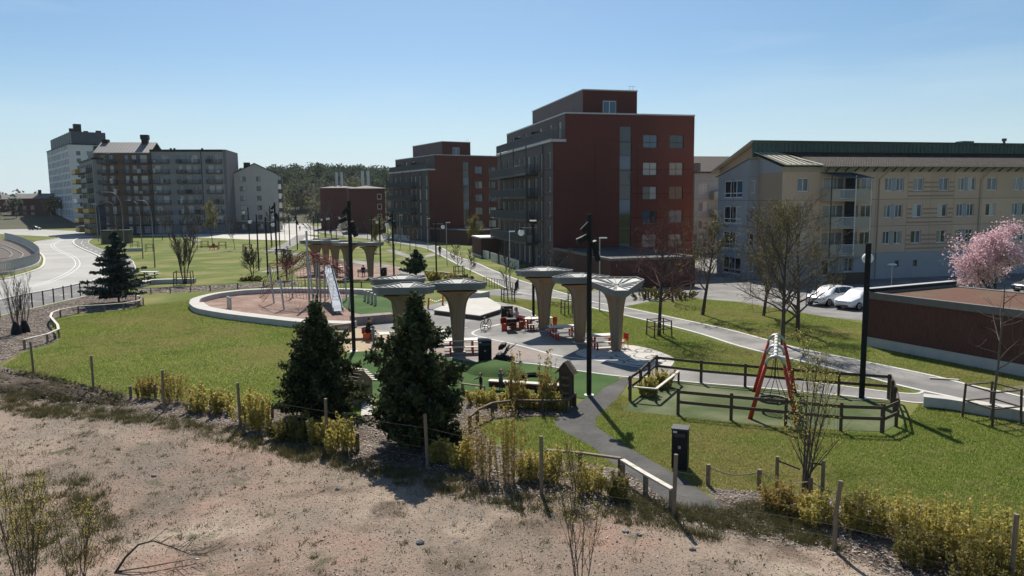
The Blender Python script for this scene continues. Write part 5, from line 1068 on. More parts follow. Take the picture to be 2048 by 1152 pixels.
weeds('weeds', [(p.x, p.y) for p in GL([(0, 800), (150, 812), (300, 828), (420, 848), (560, 885), (720, 918), (1000, 980), (1250, 1018), (1450, 1056), (1450, 1085), (1250, 1050), (1000, 1020), (720, 950), (560, 915), (300, 850), (0, 830)])], 420, 60, 222, 'scrubby weeds along the edge of the gravel lot', 0.16, 0.16)
weeds('weeds', [(p.x, p.y) for p in GL([(0, 940), (200, 960), (240, 1080), (170, 1152), (0, 1180)])], 160, 60, 223, 'scrubby weeds around the corner saplings', 0.18, 0.13)
weeds('weeds', [(p.x, p.y) for p in GL([(1180, 960), (1330, 1010), (1450, 1024), (1540, 1000), (1680, 1100), (1450, 1060), (1300, 1035)])], 200, 60, 224, 'scrubby weeds around the end of the dark footpath', 0.16, 0.16)
weeds('weeds', [(p.x, p.y) for p in GL([(-100, 745), (60, 752), (250, 795), (260, 812), (100, 806), (-100, 800)])], 120, 60, 225, 'weeds growing on the soil bank', 0.2, 0.35)
# ================================================================= PARK FURNITURE
M['roofmetal'] = pm('shelter_roof_metal', (0.36, 0.36, 0.34), (0.30, 0.30, 0.285), 1.5, 0.7)
M['fascia'] = pm('shelter_fascia', (0.19, 0.195, 0.19), (0.15, 0.155, 0.15), 2, 0.5)
M['tabletop'] = pm('pale_tabletop', (0.66, 0.63, 0.56), (0.56, 0.53, 0.47), 4, 0.6)
# --- timber mushroom shelters
def shelter_proto(tilt=0.0, mtop='roofmetal', dish=0.14):
    t = T('timber_shelter', 'x', 'shelter'); zr, rad = 3.85, 1.66
    corners = [math.pi/2+i*2*math.pi/3 for i in range(3)]
    prof = [(0.12, 0.29, 0.23), (1.0, 0.34, 0.26), (2.0, 0.41, 0.29), (2.55, 0.48, 0.33), (2.9, 0.56, 0.37), (3.2, 0.72, 0.44), (3.4, 0.95, 0.55), (3.54, 1.25, 0.70)]
    mb = MB(); n = 24
    for z, rc, rs in prof:
        for j in range(n):
            a = 2*math.pi*j/n; k = max(math.cos(a-c) for c in corners); k = max(0, (k-0.5)/0.5); r = rs+(rc-rs)*k**2.2; mb.v.append((r*math.cos(a), r*math.sin(a), z))
    for i in range(len(prof)-1):
        for j in range(n): j2 = (j+1) % n; mb.f.append((i*n+j, i*n+j2, (i+1)*n+j2, (i+1)*n+j)); mb.m.append(0)
    mb.f.append(tuple((len(prof)-1)*n+j for j in range(n))); mb.m.append(0)
    mb.build('column', M['glulam'], t)
    for c in corners:       # edge boards standing proud along each rib
        e = MB(); pts = [(rc*math.cos(c), rc*math.sin(c), z) for z, rc, rs in prof]; 
        for a, b in zip(pts[:-1], pts[1:]): e.bar(a, b, 0.09, 0.07)
        e.build('rib_board', M['wood'], t)
    for c in corners:
        q = Vector((0.28*math.cos(c), 0.28*math.sin(c), 0)); MB().lathe([(0.0, 0.0), (0.11, 0.0), (0.11, 0.02), (0.035, 0.03), (0.035, 0.16), (0, 0.16)], q, 10).build('foot', M['steel'], t)
    MB().lathe([(0, 0), (0.42, 0), (0.42, 0.05), (0, 0.05)], (0, 0, 0.012), 20).build('base_plate', M['concrete'], t)
    # triangular roof with cut corners, dished towards the column
    P = []
    for c in corners:
        for s in (-1, 1): a = c+s*0.20; P.append((rad*math.cos(a), rad*math.sin(a)))
    n = len(P); und = MB(); b0 = [(p[0]*0.86, p[1]*0.86, zr-0.21) for p in P]; b1 = [(p[0]*0.985, p[1]*0.985, zr-0.165) for p in P]
    und.add([(0, 0, zr-0.24)]+b0+b1, [(0, 1+i, 1+(i+1) % n) for i in range(n)]+[(1+i, 1+n+i, 1+n+(i+1) % n, 1+(i+1) % n) for i in range(n)]); und.build('soffit', M['glulam'], t)
    for k, (o, z0, z1) in enumerate(((1.0, zr-0.18, zr+0.0), (1.05, zr+0.002, zr+0.19))):
        f = MB()
        for i in range(n):
            p, q = P[i], P[(i+1) % n]; f.add([(p[0]*o, p[1]*o, z0), (q[0]*o, q[1]*o, z0), (q[0]*o, q[1]*o, z1), (p[0]*o, p[1]*o, z1), (p[0]*(o-0.04), p[1]*(o-0.04), z0), (q[0]*(o-0.04), q[1]*(o-0.04), z0), (q[0]*(o-0.04), q[1]*(o-0.04), z1), (p[0]*(o-0.04), p[1]*(o-0.04), z1)], [(0, 1, 2, 3), (4, 7, 6, 5), (0, 4, 5, 1), (3, 2, 6, 7)])
        f.build('fascia', M['fascia'], t)
    top = MB(); top.add([(0, 0, zr-dish)]+[(p[0]*0.99, p[1]*0.99, zr+0.12) for p in P], [(0, 1+i, 1+(i+1) % n) for i in range(n)]); tp = top.build('roof', M[mtop], t)
    for i in range(n):
        p, q = Vector((*P[i], zr+0.10))*1, Vector((*P[(i+1) % n], zr+0.10)); m = 5 if (q-p).length > 1.5 else 1
        for j in range(m):
            e = p.lerp(q, (j+0.5)/m if m > 1 else 0.0); e = Vector((e.x*0.97, e.y*0.97, zr+0.135)); MB().bar((e.x*0.12, e.y*0.12, zr-dish+0.05), e, 0.045, 0.06).build('roof_seam', M['fascia'] if m == 1 else M['roofmetal'], tp)
    if tilt:      # roof of this one drops towards the corner facing the lawn
        for o in list(t.children):
            if o.name.split('.')[0] in ('fascia', 'roof', 'soffit'):
                for q in [o]+list(o.children):
                    me = q.data
                    for v in me.vertices: v.co.z -= tilt*(0.5+v.co.y/rad)
    return t
M['rooflight'] = pm('pale_roof_metal', (0.50, 0.49, 0.45), (0.43, 0.42, 0.39), 1.5, 0.65)
SHP1 = shelter_proto(0.26, 'rooflight', 0.02)
SHP = shelter_proto()
# px, base py, rotation, scale, label
shelters = [(1233, 704, math.pi, 0.97, 'timber shelter with pale seamed roof, its corner towards us, rightmost'), (1159, 686, 0.05, 1.03, 'timber shelter in the middle of the right-hand three, over picnic tables'), (1088, 662, 0.0, 1.12, 'timber shelter leftmost of the right-hand three, beside cargo bike'),
 (917, 706, 0.03, 1.0, 'timber shelter standing alone over picnic tables right of large conifer'), (814, 720, 0.02, 1.0, 'front shelter of the pair behind the large conifer'), (802, 690, -0.04, 1.0, 'rear shelter of the pair behind the large conifer'),
 (634, 548, 0.1, 1.1, 'far timber shelter leftmost of the distant group'), (652, 541, math.pi, 1.0, 'far timber shelter at the back of the distant group'), (696, 556, math.pi+0.1, 1.1, 'far timber shelter in the middle of the distant group'), (742, 556, 0.05, 1.0, 'far timber shelter rightmost of the distant group'), (672, 549, 0.2, 1.0, 'far timber shelter second from the left of the distant group')]
for i, (px, py, rz, sc_, lb) in enumerate(shelters):
    o = SHP1 if i == 0 else (SHP if i == 1 else copy_tree(SHP)); p = G(px, py); o.location = (p.x, p.y, 0.014); o.rotation_euler = (0, 0, rz); o.scale = (sc_, sc_, 1); o['label'] = lb; o['group'] = 'timber mushroom shelters'
# --- lamps
def post(px, py, top, label, kind='globe', side=1, lean=0.0, r=0.085):
    p = G(px, py); h = zat(p, top); t = T('lamp_post', label, 'lamp post', (p.x, p.y, 0), 0, 'black park lamp posts')
    MB().tube([(0, 0, 0), (lean, 0, h*0.5), (lean*2, 0, h)], [r, r, r*0.98], 10).build('pole', M['black'], t); x0 = lean*2
    MB().lathe([(0, 0), (r*2, 0), (r*2, 0.03), (0, 0.03)], (0, 0, 0.012), 12).build('base_plate', M['steel'], t)
    if kind == 'flood':
        for k, (dx, dz, ry, rz) in enumerate(((-0.16, -0.55, 0.75, 0.2), (-0.32, -1.05, 1.15, 0.3), (0.22, -1.35, -0.35, 0.2), (0.30, -1.75, -0.3, -0.2))):
            c = Vector((x0+dx, -0.14, h+dz)); f = MB().cbox(c, (0.22, 0.20, 0.46), rz, 0.2, ry).build('floodlight', M['black'], t)
            MB().bar((x0, 0, c.z), c, 0.05, 0.05).build('bracket', M['black'], f)
    else:
        L = 0.85*side; z = h-0.55
        MB().tube([(x0-0.3*(1 if side > 0 else -1), 0, z), (x0+L, 0, z)], 0.028, 6).build('arm', M['steel'], t)
        g = MB().sph((x0+L, 0, z-0.36), 0.235, 16, 10).build('globe', M['globe'], t, smooth=True); MB().lathe([(0.0, 0.06), (0.10, 0.06), (0.12, -0.06), (0, -0.06)], (x0+L, 0, z-0.08), 12).build('globe_cap', M['black'], g)
        if kind == 'both': MB().cbox((x0, -0.15, h-0.12), (0.5, 0.25, 0.18), 0.2, 0.4).build('floodlight', M['black'], t)
    return t
post(1178, 791, 428, 'tall black floodlight mast beside the dark footpath', 'flood', r=0.11)
pb = G(1723, 797); hb = zat(pb, 486); t = T('lamp_post', 'black square lamp post with globe at the railed swing area', 'lamp post', (pb.x, pb.y, 0), -0.44, 'black park lamp posts')
MB().box(-0.11, 0.11, -0.11, 0.11, 0, hb).build('pole', M['black'], t); MB().lathe([(0, 0), (0.25, 0), (0.25, 0.03), (0, 0.03)], (0, 0, 0.014), 12).build('base_plate', M['steel'], t); MB().tube([(0, 0.1, hb-0.4), (0, 0.95, hb-0.4)], 0.03, 6).build('arm', M['black'], t)
MB().sph((0, 0.9, hb-0.70), 0.23, 16, 10).build('globe', M['globe'], t, smooth=True)
post(708, 703, 402, 'tall black floodlight mast between slide and left conifer', 'flood', r=0.11)
post(556, 561, 405, 'black floodlight mast left of the rope net', 'flood', r=0.10)
post(536, 551, 434, 'black globe lamp second from left before the cream gable house', side=1, r=0.10)
post(518, 541, 429, 'black globe lamp leftmost before the cream gable house', side=-1, r=0.09)
post(873, 552, 438, 'black globe lamp beside the small pine', side=1, r=0.09)
post(762, 551, 434, 'black globe lamp behind the distant shelters', side=1, r=0.09)
post(788, 552, 422, 'black floodlight mast right of the distant shelters', 'flood', r=0.10)
post(1067, 632, 440, 'black globe lamp with floodlight behind the leftmost right-hand shelter', 'both', side=-1, r=0.10)
post(595, 500, 428, 'distant black floodlight mast before the street', 'flood', r=0.11)
for k, (x, y, tp, s) in enumerate([(637, 486, 431, 1), (629, 490, 433, -1), (663, 482, 430, -1), (652, 478, 430, 1), (673, 480, 428, 1), (745, 520, 432, 1), (500, 500, 415, -1), (543, 495, 412, 1), (560, 500, 425, -1), (580, 492, 430, 1)]):
    post(x, y, tp, ['distant black globe lamp left of the white blossoming tree', 'distant globe lamp just left of its neighbour near the street', 'distant globe lamp before the brick flats, left edge', 'distant globe lamp between street and brick flats', 'distant globe lamp before the right-hand brick flats', 'distant globe lamp behind the rightmost far shelter', 'distant globe lamp before the cream house, near its left corner', 'distant globe lamp before the cream house, near its right corner', 'distant globe lamp at the left kerb of the street', 'distant globe lamp in the middle of the street mouth'][k], side=s, r=0.10)
M['lampgrey'] = pm('grey_lamp_pole', (0.20, 0.205, 0.21), (0.16, 0.165, 0.17), 5, 0.55)
def street_lamp(px, py, top, endx, label):
    p = G(px, py); h = zat(p, top); L = (endx-px)*p.y/F; t = T('street_lamp', label, 'street lamp', (p.x, p.y, 0), 0, 'curved street lamps along the road')
    pts = [(0, 0, 0), (0, 0, h*0.72)]+[(L*(1-math.cos(a))*0.45, 0, h*0.72+(h*0.28)*math.sin(a)) for a in (0.4, 0.8, 1.2, 1.57)]+[(L*0.9, 0, h*1.005)]
    MB().tube(pts, [0.09, 0.065]+[0.05]*(len(pts)-2), 8).build('pole', M['lampgrey'], t, smooth=True); MB().cbox((L*0.95, 0, h*1.0), (0.75, 0.28, 0.11)).build('lamp_head', M['darkgrey'], t)
for a in ((250, 508, 384, 204, 'tall curved street lamp left of the fir tree'), (286, 517, 401, 256, 'curved street lamp right of the fir tree'), (310, 535, 401, 276, 'nearest curved street lamp, right of the fir tree'), (197, 483, 407, 180, 'curved street lamp before the ochre balconies, left one'), (203, 490, 407, 186, 'curved street lamp before the ochre balconies, right one'), (234, 482, 404, 212, 'curved street lamp before the brown block')): street_lamp(*a)
def slim_lamp(px, py, top, label, round_=False):
    p = G(px, py); h = zat(p, top); t = T('path_lamp', label, 'path lamp', (p.x, p.y, 0), 0, 'slim grey path lamps')
    MB().tube([(0, 0, 0), (0, 0, h)], [0.055, 0.04], 8).build('pole', M['steel'], t)
    if round_: MB().lathe([(0, 0.16), (0.30, 0.12), (0.42, 0.02), (0.40, 0), (0.08, -0.12), (0, -0.12)], (0, 0, h), 16).build('lamp_head', M['white_metal'], t)
    else: MB().cbox((0.25, 0, h), (0.6, 0.22, 0.09)).build('lamp_head', M['white_metal'], t)
for a in ((1199, 622, 476, 'slim path lamp in front of the big red facade'), (1020, 577, 463, 'slim path lamp left of the balcony side'), (856, 500, 437, 'slim path lamp by the far white path'), (894, 526, 445, 'slim path lamp between far path and pine'), (801, 497, 430, 'slim path lamp before the farther red block')): slim_lamp(*a)
slim_lamp(1782, 580, 530, 'short lamp with mushroom head before the ochre building', True)

# --- cable with hanging lamps is left to the posts; ring wall of the playground
ring_out = smooth_line(GL([(378, 606), (384, 597), (415, 588), (455, 582), (499, 578), (582, 575), (680, 576), (757, 579), (800, 586), (812, 600)], 0.45), 5)
ring_low = smooth_line(GL([(378, 606), (383, 611), (396, 617), (440, 625), (485, 631), (582, 642), (650, 646), (702, 647)], 0.45), 5)
rw = T('play_ring_wall', 'curved pale concrete seat wall around the playground', 'wall', (0, 0, 0))
def wall_run(line, w, h, name, m, par, off=0.0, seg=10):
    k = 0
    for i in range(0, len(line)-1, seg):
        strip(name, line[i:i+seg+1], w, 0.0, h+0.0005*k, m, par, off=off); k ^= 1
wall_run(ring_out, 0.75, 0.45, 'wall_segment', M['concrete'], rw, off=-0.38); wall_run(ring_low, 1.1, 0.447, 'wall_segment', M['concrete'], rw, off=0.56)
PLAY = [(p.x, p.y) for p in ring_out]+[(p.x, p.y) for p in reversed(ring_low)]
sheet('bark_surface', PLAY, 0.022, M['bark'])
sheet('play_turf', [(p.x, p.y) for p in smooth_line(GL([(678, 602), (700, 594), (735, 588), (790, 590), (810, 604), (790, 626), (740, 632), (700, 622)]), 4, True)], 0.026, M['turf'])
A, B = G(700, 652), G(783, 645); bp_ = T('concrete_block', 'board-marked concrete end block of the ring wall', 'wall', (A.x, A.y, 0)); v = B-A
for i in range(4): MB().bar((v.x*(i/4+0.003), v.y*(i/4+0.003)+0.5, 0.30), (v.x*((i+1)/4-0.003), v.y*((i+1)/4-0.003)+0.5, 0.30), 1.0, 0.60).build('block', M['paving'], bp_)
# low concrete benches and walls
def seat_wall(pts, w, h, label, m='concrete'):
    t = T('concrete_bench', label, 'bench', (0, 0, 0)); ln = smooth_line(GL(pts), 5); strip('seat', ln, w, 0.06, h, M[m], t); strip('plinth', ln, w-0.12, 0, 0.058, M[m], t)
seat_wall([(278, 575), (300, 569), (340, 567), (390, 566)], 0.9, 0.5, 'long pale concrete bench wall right of the fir tree')
seat_wall([(246, 503), (285, 502)], 0.8, 0.6, 'short concrete bench right of the tall street lamp')
seat_wall([(1846, 812), (1900, 818), (1960, 828), (2025, 838)], 0.55, 0.45, 'pale concrete bench along the path by the young tree')
seat_wall([(2027, 838), (2100, 855), (2200, 880)], 0.55, 0.46, 'next length of pale concrete bench cut by right edge')
seat_wall([(852, 549), (890, 552), (925, 558)], 0.5, 0.45, 'dark curved bench wall beside the small pine', 'paving')
seat_wall([(950, 597), (968, 593)], 1.2, 0.5, 'pale concrete bench behind the timber deck')
# deck
dk = T('deck', 'pale low octagonal stage on the plaza', 'deck', (0, 0, 0)); dkp = GL([(866, 629), (905, 612), (930, 606), (975, 603), (1003, 620), (1000, 628), (960, 641)]); MB().prism([(p.x, p.y) for p in dkp], 0.30, 0.36).build('deck_top', M['concrete'], dk); c_ = sum(dkp, Vector())/len(dkp); MB().prism([(c_.x+(p.x-c_.x)*0.97, c_.y+(p.y-c_.y)*0.97) for p in dkp], 0.0, 0.299).build('deck_skirt', M['wood_dark'], dk)
# --- slide
ps = G(672, 628); sld = T('slide', 'steel tube-sided slide running down from the net tower', 'slide', (ps.x, ps.y, 0)); tx = G(651, 600)-ps; zt = 3.0; top_ = Vector((tx.x, tx.y+1.0, zt))
prf = [Vector((0.35, -0.6, 0.32)), Vector((0.15, -0.1, 0.36)), Vector((0, 0.5, 0.62)), Vector((0, 0.5, 0.62)).lerp(top_, 0.5), top_]
d = Vector((top_.x, top_.y, 0)).normalized(); sdv = Vector((-d.y, d.x, 0)); bed = MB()
for p in prf: bed.v += [tuple(p+sdv*0.35), tuple(p-sdv*0.35), tuple(p+sdv*0.35-Vector((0, 0, 0.04))), tuple(p-sdv*0.35-Vector((0, 0, 0.04)))]
for i in range(len(prf)-1):
    b = i*4; bed.f += [(b, b+1, b+5, b+4), (b+2, b+6, b+7, b+3), (b, b+4, b+6, b+2), (b+1, b+3, b+7, b+5)]; bed.m += [0]*4
M['slidesteel'] = pm('slide_steel', (0.22, 0.27, 0.34), (0.19, 0.235, 0.30), 3, 0.6, spec=0.15)
bed.build('slide_bed', M['slidesteel'], sld)
for s_ in (-1, 1):
    w_ = MB(); pts = [p+sdv*(0.36*s_)+Vector((0, 0, 0.11)) for p in prf]
    for a, b in zip(pts[:-1], pts[1:]): w_.bar(a, b, 0.035, 0.28)
    w_.build('side_wall', M['slidesteel'], sld)
for k, p in enumerate((prf[1], prf[3], prf[4])): MB().tube([(p.x, p.y, 0), (p.x, p.y, p.z-0.05)], 0.05, 8).build('support', M['steel'], sld)
# --- rope climbing net with steel poles
M['rope'] = pm('red_rope', (0.24, 0.045, 0.035), (0.16, 0.035, 0.03), 5, 0.8)
pn = G(640, 608); net = T('climbing_net', 'red rope climbing net on leaning steel poles in the ring', 'climbing frame', (pn.x, pn.y, 0)); rg = random.Random(12)
poles = []
for (bx, by, tx_, ty_, h) in ((650, 603, 650, 560, 0), (627, 610, 615, 562, 0), (568, 620, 553, 565, 0), (548, 607, 532, 560, 0), (693, 601, 688, 560, 0), (672, 600, 668, 566, 0), (697, 617, 712, 578, 0), (585, 596, 583, 570, 0)):
    a = G(bx, by)-pn; zt_ = 2.6 if by > 612 or by < 600 else 3.4; b = Vector((a.x+(tx_-bx)*0.022, a.y+0.3, zt_)); poles.append((a, b)); MB().tube([a, b], 0.075, 8).build('pole', M['steel'], net)
tall = G(619, 612)-pn; MB().tube([tall, tall+Vector((0, 0, 6.2))], 0.09, 8).build('mast', M['steel'], net)
for mx, my in ((635, 606), (641, 604)): q = G(mx, my)-pn; MB().tube([q, q+Vector((0, 0, 4.2))], 0.09, 8).build('mast', M['steel'], net)
def netpatch(A, B, C_, D_, n, m):
    r_ = MB()
    def P(u, v): 
        q = A.lerp(B, u).lerp(D_.lerp(C_, u), v); return q-Vector((0, 0, 0.35*math.sin(u*math.pi)*math.sin(v*math.pi)+0.1*math.sin(u*9+v*7)))
    for i in range(n+1): r_.tube([P(i/n, j/m) for j in range(m+1)], 0.016, 3, cap=False)
    for j in range(m+1): r_.tube([P(i/n, j/m) for i in range(n+1)], 0.016, 3, cap=False)
    r_.build('rope_net', M['rope'], net)
ap = tall+Vector((0, 0, 4.6)); tp_ = [b for a, b in poles]
for i, (a, b) in enumerate(((0, 1), (1, 2), (2, 3), (3, 7), (7, 5), (5, 4), (4, 6), (6, 0))): netpatch(tp_[a], tp_[b], ap, ap.lerp(tp_[a], 0.25), 7, 8); 
netpatch(tp_[2], tp_[1], poles[1][0]+Vector((0, 0, 0.6)), poles[2][0]+Vector((0, 0, 0.8)), 9, 6); netpatch(tp_[1], tp_[0], poles[0][0]+Vector((0, 0, 0.5)), poles[1][0]+Vector((0, 0, 0.5)), 8, 7); netpatch(tp_[0], tp_[4], poles[4][0]+Vector((0, 0, 0.4)), poles[0][0]+Vector((0, 0, 0.5)), 8, 7)
netpatch(tp_[3], tp_[2], poles[2][0]+Vector((-1.6, 0, 0.7)), poles[3][0]+Vector((-1.2, 0, 0.6)), 6, 6)
for (a, b) in ((0, 2), (1, 3), (4, 6)): MB().tube([poles[a][1], poles[b][1]], 0.02, 4).build('cable', M['rope'], net)
# swing beam left end with three upright stepping posts; row of steel posts on the right
def upright_row(pts, h, label, r=0.11):
    p0 = G(*pts[0]); t = T('stepping_posts', label, 'play posts', (p0.x, p0.y, 0))
    for q in pts: v = G(*q)-p0; MB().tube([v, v+Vector((0, 0, h))], r, 10).build('post', M['steel'], t)
    v0 = G(*pts[0])-p0; v1 = G(*pts[-1])-p0
    if len(pts) > 2: MB().tube([v0+Vector((0, 0, h-0.15)), v1+Vector((0, 0, h-0.15))], 0.025, 5).build('rope', M['rope'], t)
upright_row([(457, 617), (461, 619)], 1.0, 'pair of short steel posts at left end of the playground'); upright_row([(730, 602), (737, 605), (744, 608), (751, 611)], 0.95, 'row of short steel posts on the green play turf')
# --- spring/orange swing near the deck
po = G(890, 617); sw = T('swing_seat', 'orange-legged hammock swing behind the lone shelter', 'swing', (po.x, po.y, 0))
for x in (-1.25, -0.1): MB().tube([(x-0.1, 0, 0), (x, 0, 1.6 if x > -1 else 0.9)], 0.07, 8).build('leg', M['orange'], sw)
for i in range(6): MB().bar((-1.15+i*0.17, -0.3, 0.55+0.06*abs(i-2.5)), (-1.15+i*0.17, 0.3, 0.55+0.06*abs(i-2.5)), 0.1, 0.04).build('slat', M['wood_pale'], sw)
# --- picnic tables
def picnic():
    t = T('picnic_table', 'x', 'table'); 
    for i in range(4): MB().box(-0.95, 0.95, -0.38+i*0.192, -0.38+i*0.192+0.18, 0.70, 0.745).build('top_board', M['tabletop'], t)
    for s in (-1, 1):
        for i in range(2): MB().box(-0.95, 0.95, s*0.72-0.13+i*0.135, s*0.72-0.13+i*0.135+0.125, 0.42, 0.46).build('bench_board', M['tabletop'], t)
    for x in (-0.62, 0.62):
        MB().box(x-0.05, x+0.05, -0.34, -0.24, 0.0, 0.699).build('leg', M['red'], t); MB().box(x-0.05, x+0.05, 0.24, 0.34, 0.0, 0.699).build('leg', M['red'], t)
        MB().box(x-0.04, x+0.04, -0.82, 0.82, 0.35, 0.419).build('crossbar', M['red'], t)
        for s in (-1, 1): MB().box(x-0.045, x+0.045, s*0.78-0.045, s*0.78+0.045, 0.0, 0.349).build('bench_leg', M['red'], t)
    MB().box(-0.6, 0.6, -0.05, 0.05, 0.60, 0.68).build('rail', M['red'], t)
    return t
PT = picnic(); ptabs = [(1076, 658, 0.35, 'red-legged picnic table beside the cargo bike'), (1128, 676, 0.25, 'red-legged picnic table between the left and middle shelters'), (1207, 695, 0.2, 'red-legged picnic table under the rightmost shelter'), (923, 705, 0.1, 'red-legged picnic table at the lone shelter column'), (888, 688, 0.15, 'red-legged picnic table behind the one at the lone column'), (690, 545, 0.3, 'far picnic table under the distant shelters')]
for i, (px, py, rz, lb) in enumerate(ptabs):
    o = PT if i == 0 else copy_tree(PT); p = G(px, py); o.location = (p.x, p.y, 0.018); o.rotation_euler = (0, 0, rz); o['label'] = lb; o['group'] = 'picnic tables of the park'
def red_chair(px, py, rz, label):
    p = G(px, py); t = T('red_chair', label, 'chair', (p.x, p.y, 0.018), rz, 'red chairs at the picnic tables')
    MB().box(-0.22, 0.22, -0.22, 0.22, 0.43, 0.46).build('seat', M['red'], t); MB().box(-0.22, 0.22, 0.19, 0.22, 0.50, 0.86).build('backrest', M['red'], t)
    for x in (-0.2, 0.2):
        for y in (-0.2, 0.2): MB().tube([(x, y, 0), (x, y, 0.44 if y < 0 else 0.84)], 0.018, 6).build('leg', M['red'], t)
red_chair(1103, 672, -1.2, 'red chair right of the table between left and middle shelters'); red_chair(1105, 660, -1.0, 'red chair just behind the left shelter column'); red_chair(1246, 696, -1.1, 'red chair right of the rightmost shelter column')
# grey table with bench near the sandpit
pg = G(770, 688); gt = T('play_table', 'grey wooden play table beside the standing child', 'table', (pg.x, pg.y, 0.0), 0.15)
for i in range(5): MB().box(-0.75, 0.75, -0.45+i*0.18, -0.45+i*0.18+0.17, 0.62, 0.66).build('board', M['wood_pale'], gt)
for x in (-0.65, -0.2, 0.2, 0.65):
    for y in (-0.38, 0.38): MB().box(x-0.05, x+0.05, y-0.05, y+0.05, 0, 0.619).build('leg', M['wood_dark'], gt)
sheet('sandpit', [(p.x, p.y) for p in smooth_line(GL([(600, 672), (640, 655), (740, 660), (800, 672), (812, 690), (770, 699), (700, 706), (640, 712), (600, 700)]), 4, True)], 0.030, M['sand'])
for (a, b, h, lb) in (((660, 683), (760, 680), 0.18, 'long timber edging beam of the sandpit'), ((655, 668), (705, 662), 0.55, 'timber balance beam behind the left conifer')):
    A, B = G(*a), G(*b); t = T('timber_beam', lb, 'beam', A); MB().bar((0, 0, h-0.08), (B.x-A.x, B.y-A.y, h-0.08), 0.22, 0.16).build('beam', M['wood'], t)
    if h > 0.3:
        for f in (0.1, 0.9): q = (B-A)*f; MB().box(q.x-0.07, q.x+0.07, q.y-0.07, q.y+0.07, 0, h-0.165).build('post', M['wood'], t)
    else: MB().bar((0, 0, 0.02), (B.x-A.x, B.y-A.y, 0.02), 0.16, 0.12).build('footing', M['wood_dark'], t)
# play hut roof between the conifers
ph = G(702, 800); hut = T('play_hut', 'small grey play hut with slatted roof between the two conifers', 'play hut', (ph.x, ph.y, 0), -0.5)
MB().box(-0.7, 0.7, -0.6, 0.6, 0.0, 0.85).build('wall', M['wood'], hut)
for s in (-1, 1):
    for i in range(6):
        y0 = s*(0.75-i*0.125); MB().bar((-0.85, y0, 0.80+i*0.115), (0.85, y0, 0.80+i*0.115), 0.12, 0.04).build('roof_board', M['wood_pale'] if s > 0 else M['wood'], hut)
g = MB(); g.extr([(-0.6, 0.851), (0.6, 0.851), (0, 1.4)], 'x', -0.69, 0.69); g.build('gable', M['wood'], hut)
sheet('paving', [(p.x, p.y) for p in GL([(725, 790), (745, 786), (752, 830), (722, 832)])], 0.024, M['concrete'])
# --- black boxes
def litter_bin(px, py, w, d_, h, rz, label, name='litter_bin'):
    p = G(px, py); t = T(name, label, 'bin', (p.x, p.y, 0.016), rz)
    b = MB().box(-w/2, w/2, -d_/2, d_/2, 0.06, h).build('body', M['black'], t); MB().box(-w/2-0.02, w/2+0.02, -d_/2-0.02, d_/2+0.02, h+0.001, h+0.05).build('lid', M['darkgrey'], t); MB().box(-w/2+0.05, w/2-0.05, -d_/2+0.05, d_/2-0.05, 0, 0.059).build('plinth', M['darkgrey'], t)
    MB().box(-w/2+0.07, w/2-0.07, -d_/2-0.012, -d_/2-0.002, h-0.22, h-0.10).build('slot', M['darkgrey'], t); MB().box(-0.04, 0.04, -d_/2-0.018, -d_/2-0.002, h*0.55, h*0.55+0.09).build('lock', M['steel'], t); MB().box(-w/2+0.04, -w/2+0.16, -d_/2-0.012, -d_/2-0.002, h-0.09, h-0.03).build('sticker', M['white_metal'], t)
litter_bin(1360, 938, 0.48, 0.46, 1.30, -0.35, 'black litter bin on the lawn beside the dark footpath'); litter_bin(970, 727, 0.68, 0.6, 1.22, 0.08, 'black litter bin beside the pushchair'); litter_bin(1014, 640, 0.8, 0.6, 0.98, 0.1, 'black cabinet behind the seated adults')
litter_bin(768, 555, 0.6, 0.5, 1.1, 0, 'far black litter bin right of the distant shelters')
# --- insect hotel
pi_ = G(1133, 812); ih = T('insect_hotel', 'tall narrow wooden insect hotel with shingled gable roof', 'insect hotel', (pi_.x, pi_.y, 0), -0.45)
for x in (-0.22, 0.22):
    for y in (-0.14, 0.14): MB().box(x-0.04, x+0.04, y-0.04, y+0.04, 0, 1.45).build('post', M['wood_dark'], ih)
for i in range(8): MB().box(-0.179, 0.179, -0.16, 0.16, 0.32+i*0.16, 0.345+i*0.16).build('shelf', M['wood_dark'], ih)
for i in range(7): MB().box(-0.17, 0.17, -0.10, 0.12, 0.352+i*0.16, 0.472+i*0.16).build('nest_filling', M['wood'] if i % 2 else M['wood_dark'], ih)
for s in (-1, 1):
    for i in range(6):
        for k in range(4):
            x0 = s*(0.38-i*0.064); MB().cbox((x0, -0.21+k*0.14, 1.42+i*0.083), (0.085, 0.135, 0.02), 0, 0, s*0.9).build('shingle', M['wood_dark'], ih)
g = MB(); g.extr([(-0.34, 1.44), (0.34, 1.44), (0, 1.90)], 'y', -0.17, 0.17); g.build('gable', M['wood_dark'], ih)
MB().bar((-1.15, 0.1, 0.25), (-0.2, 0.1, 1.25), 0.08, 0.08).build('brace', M['wood'], ih)
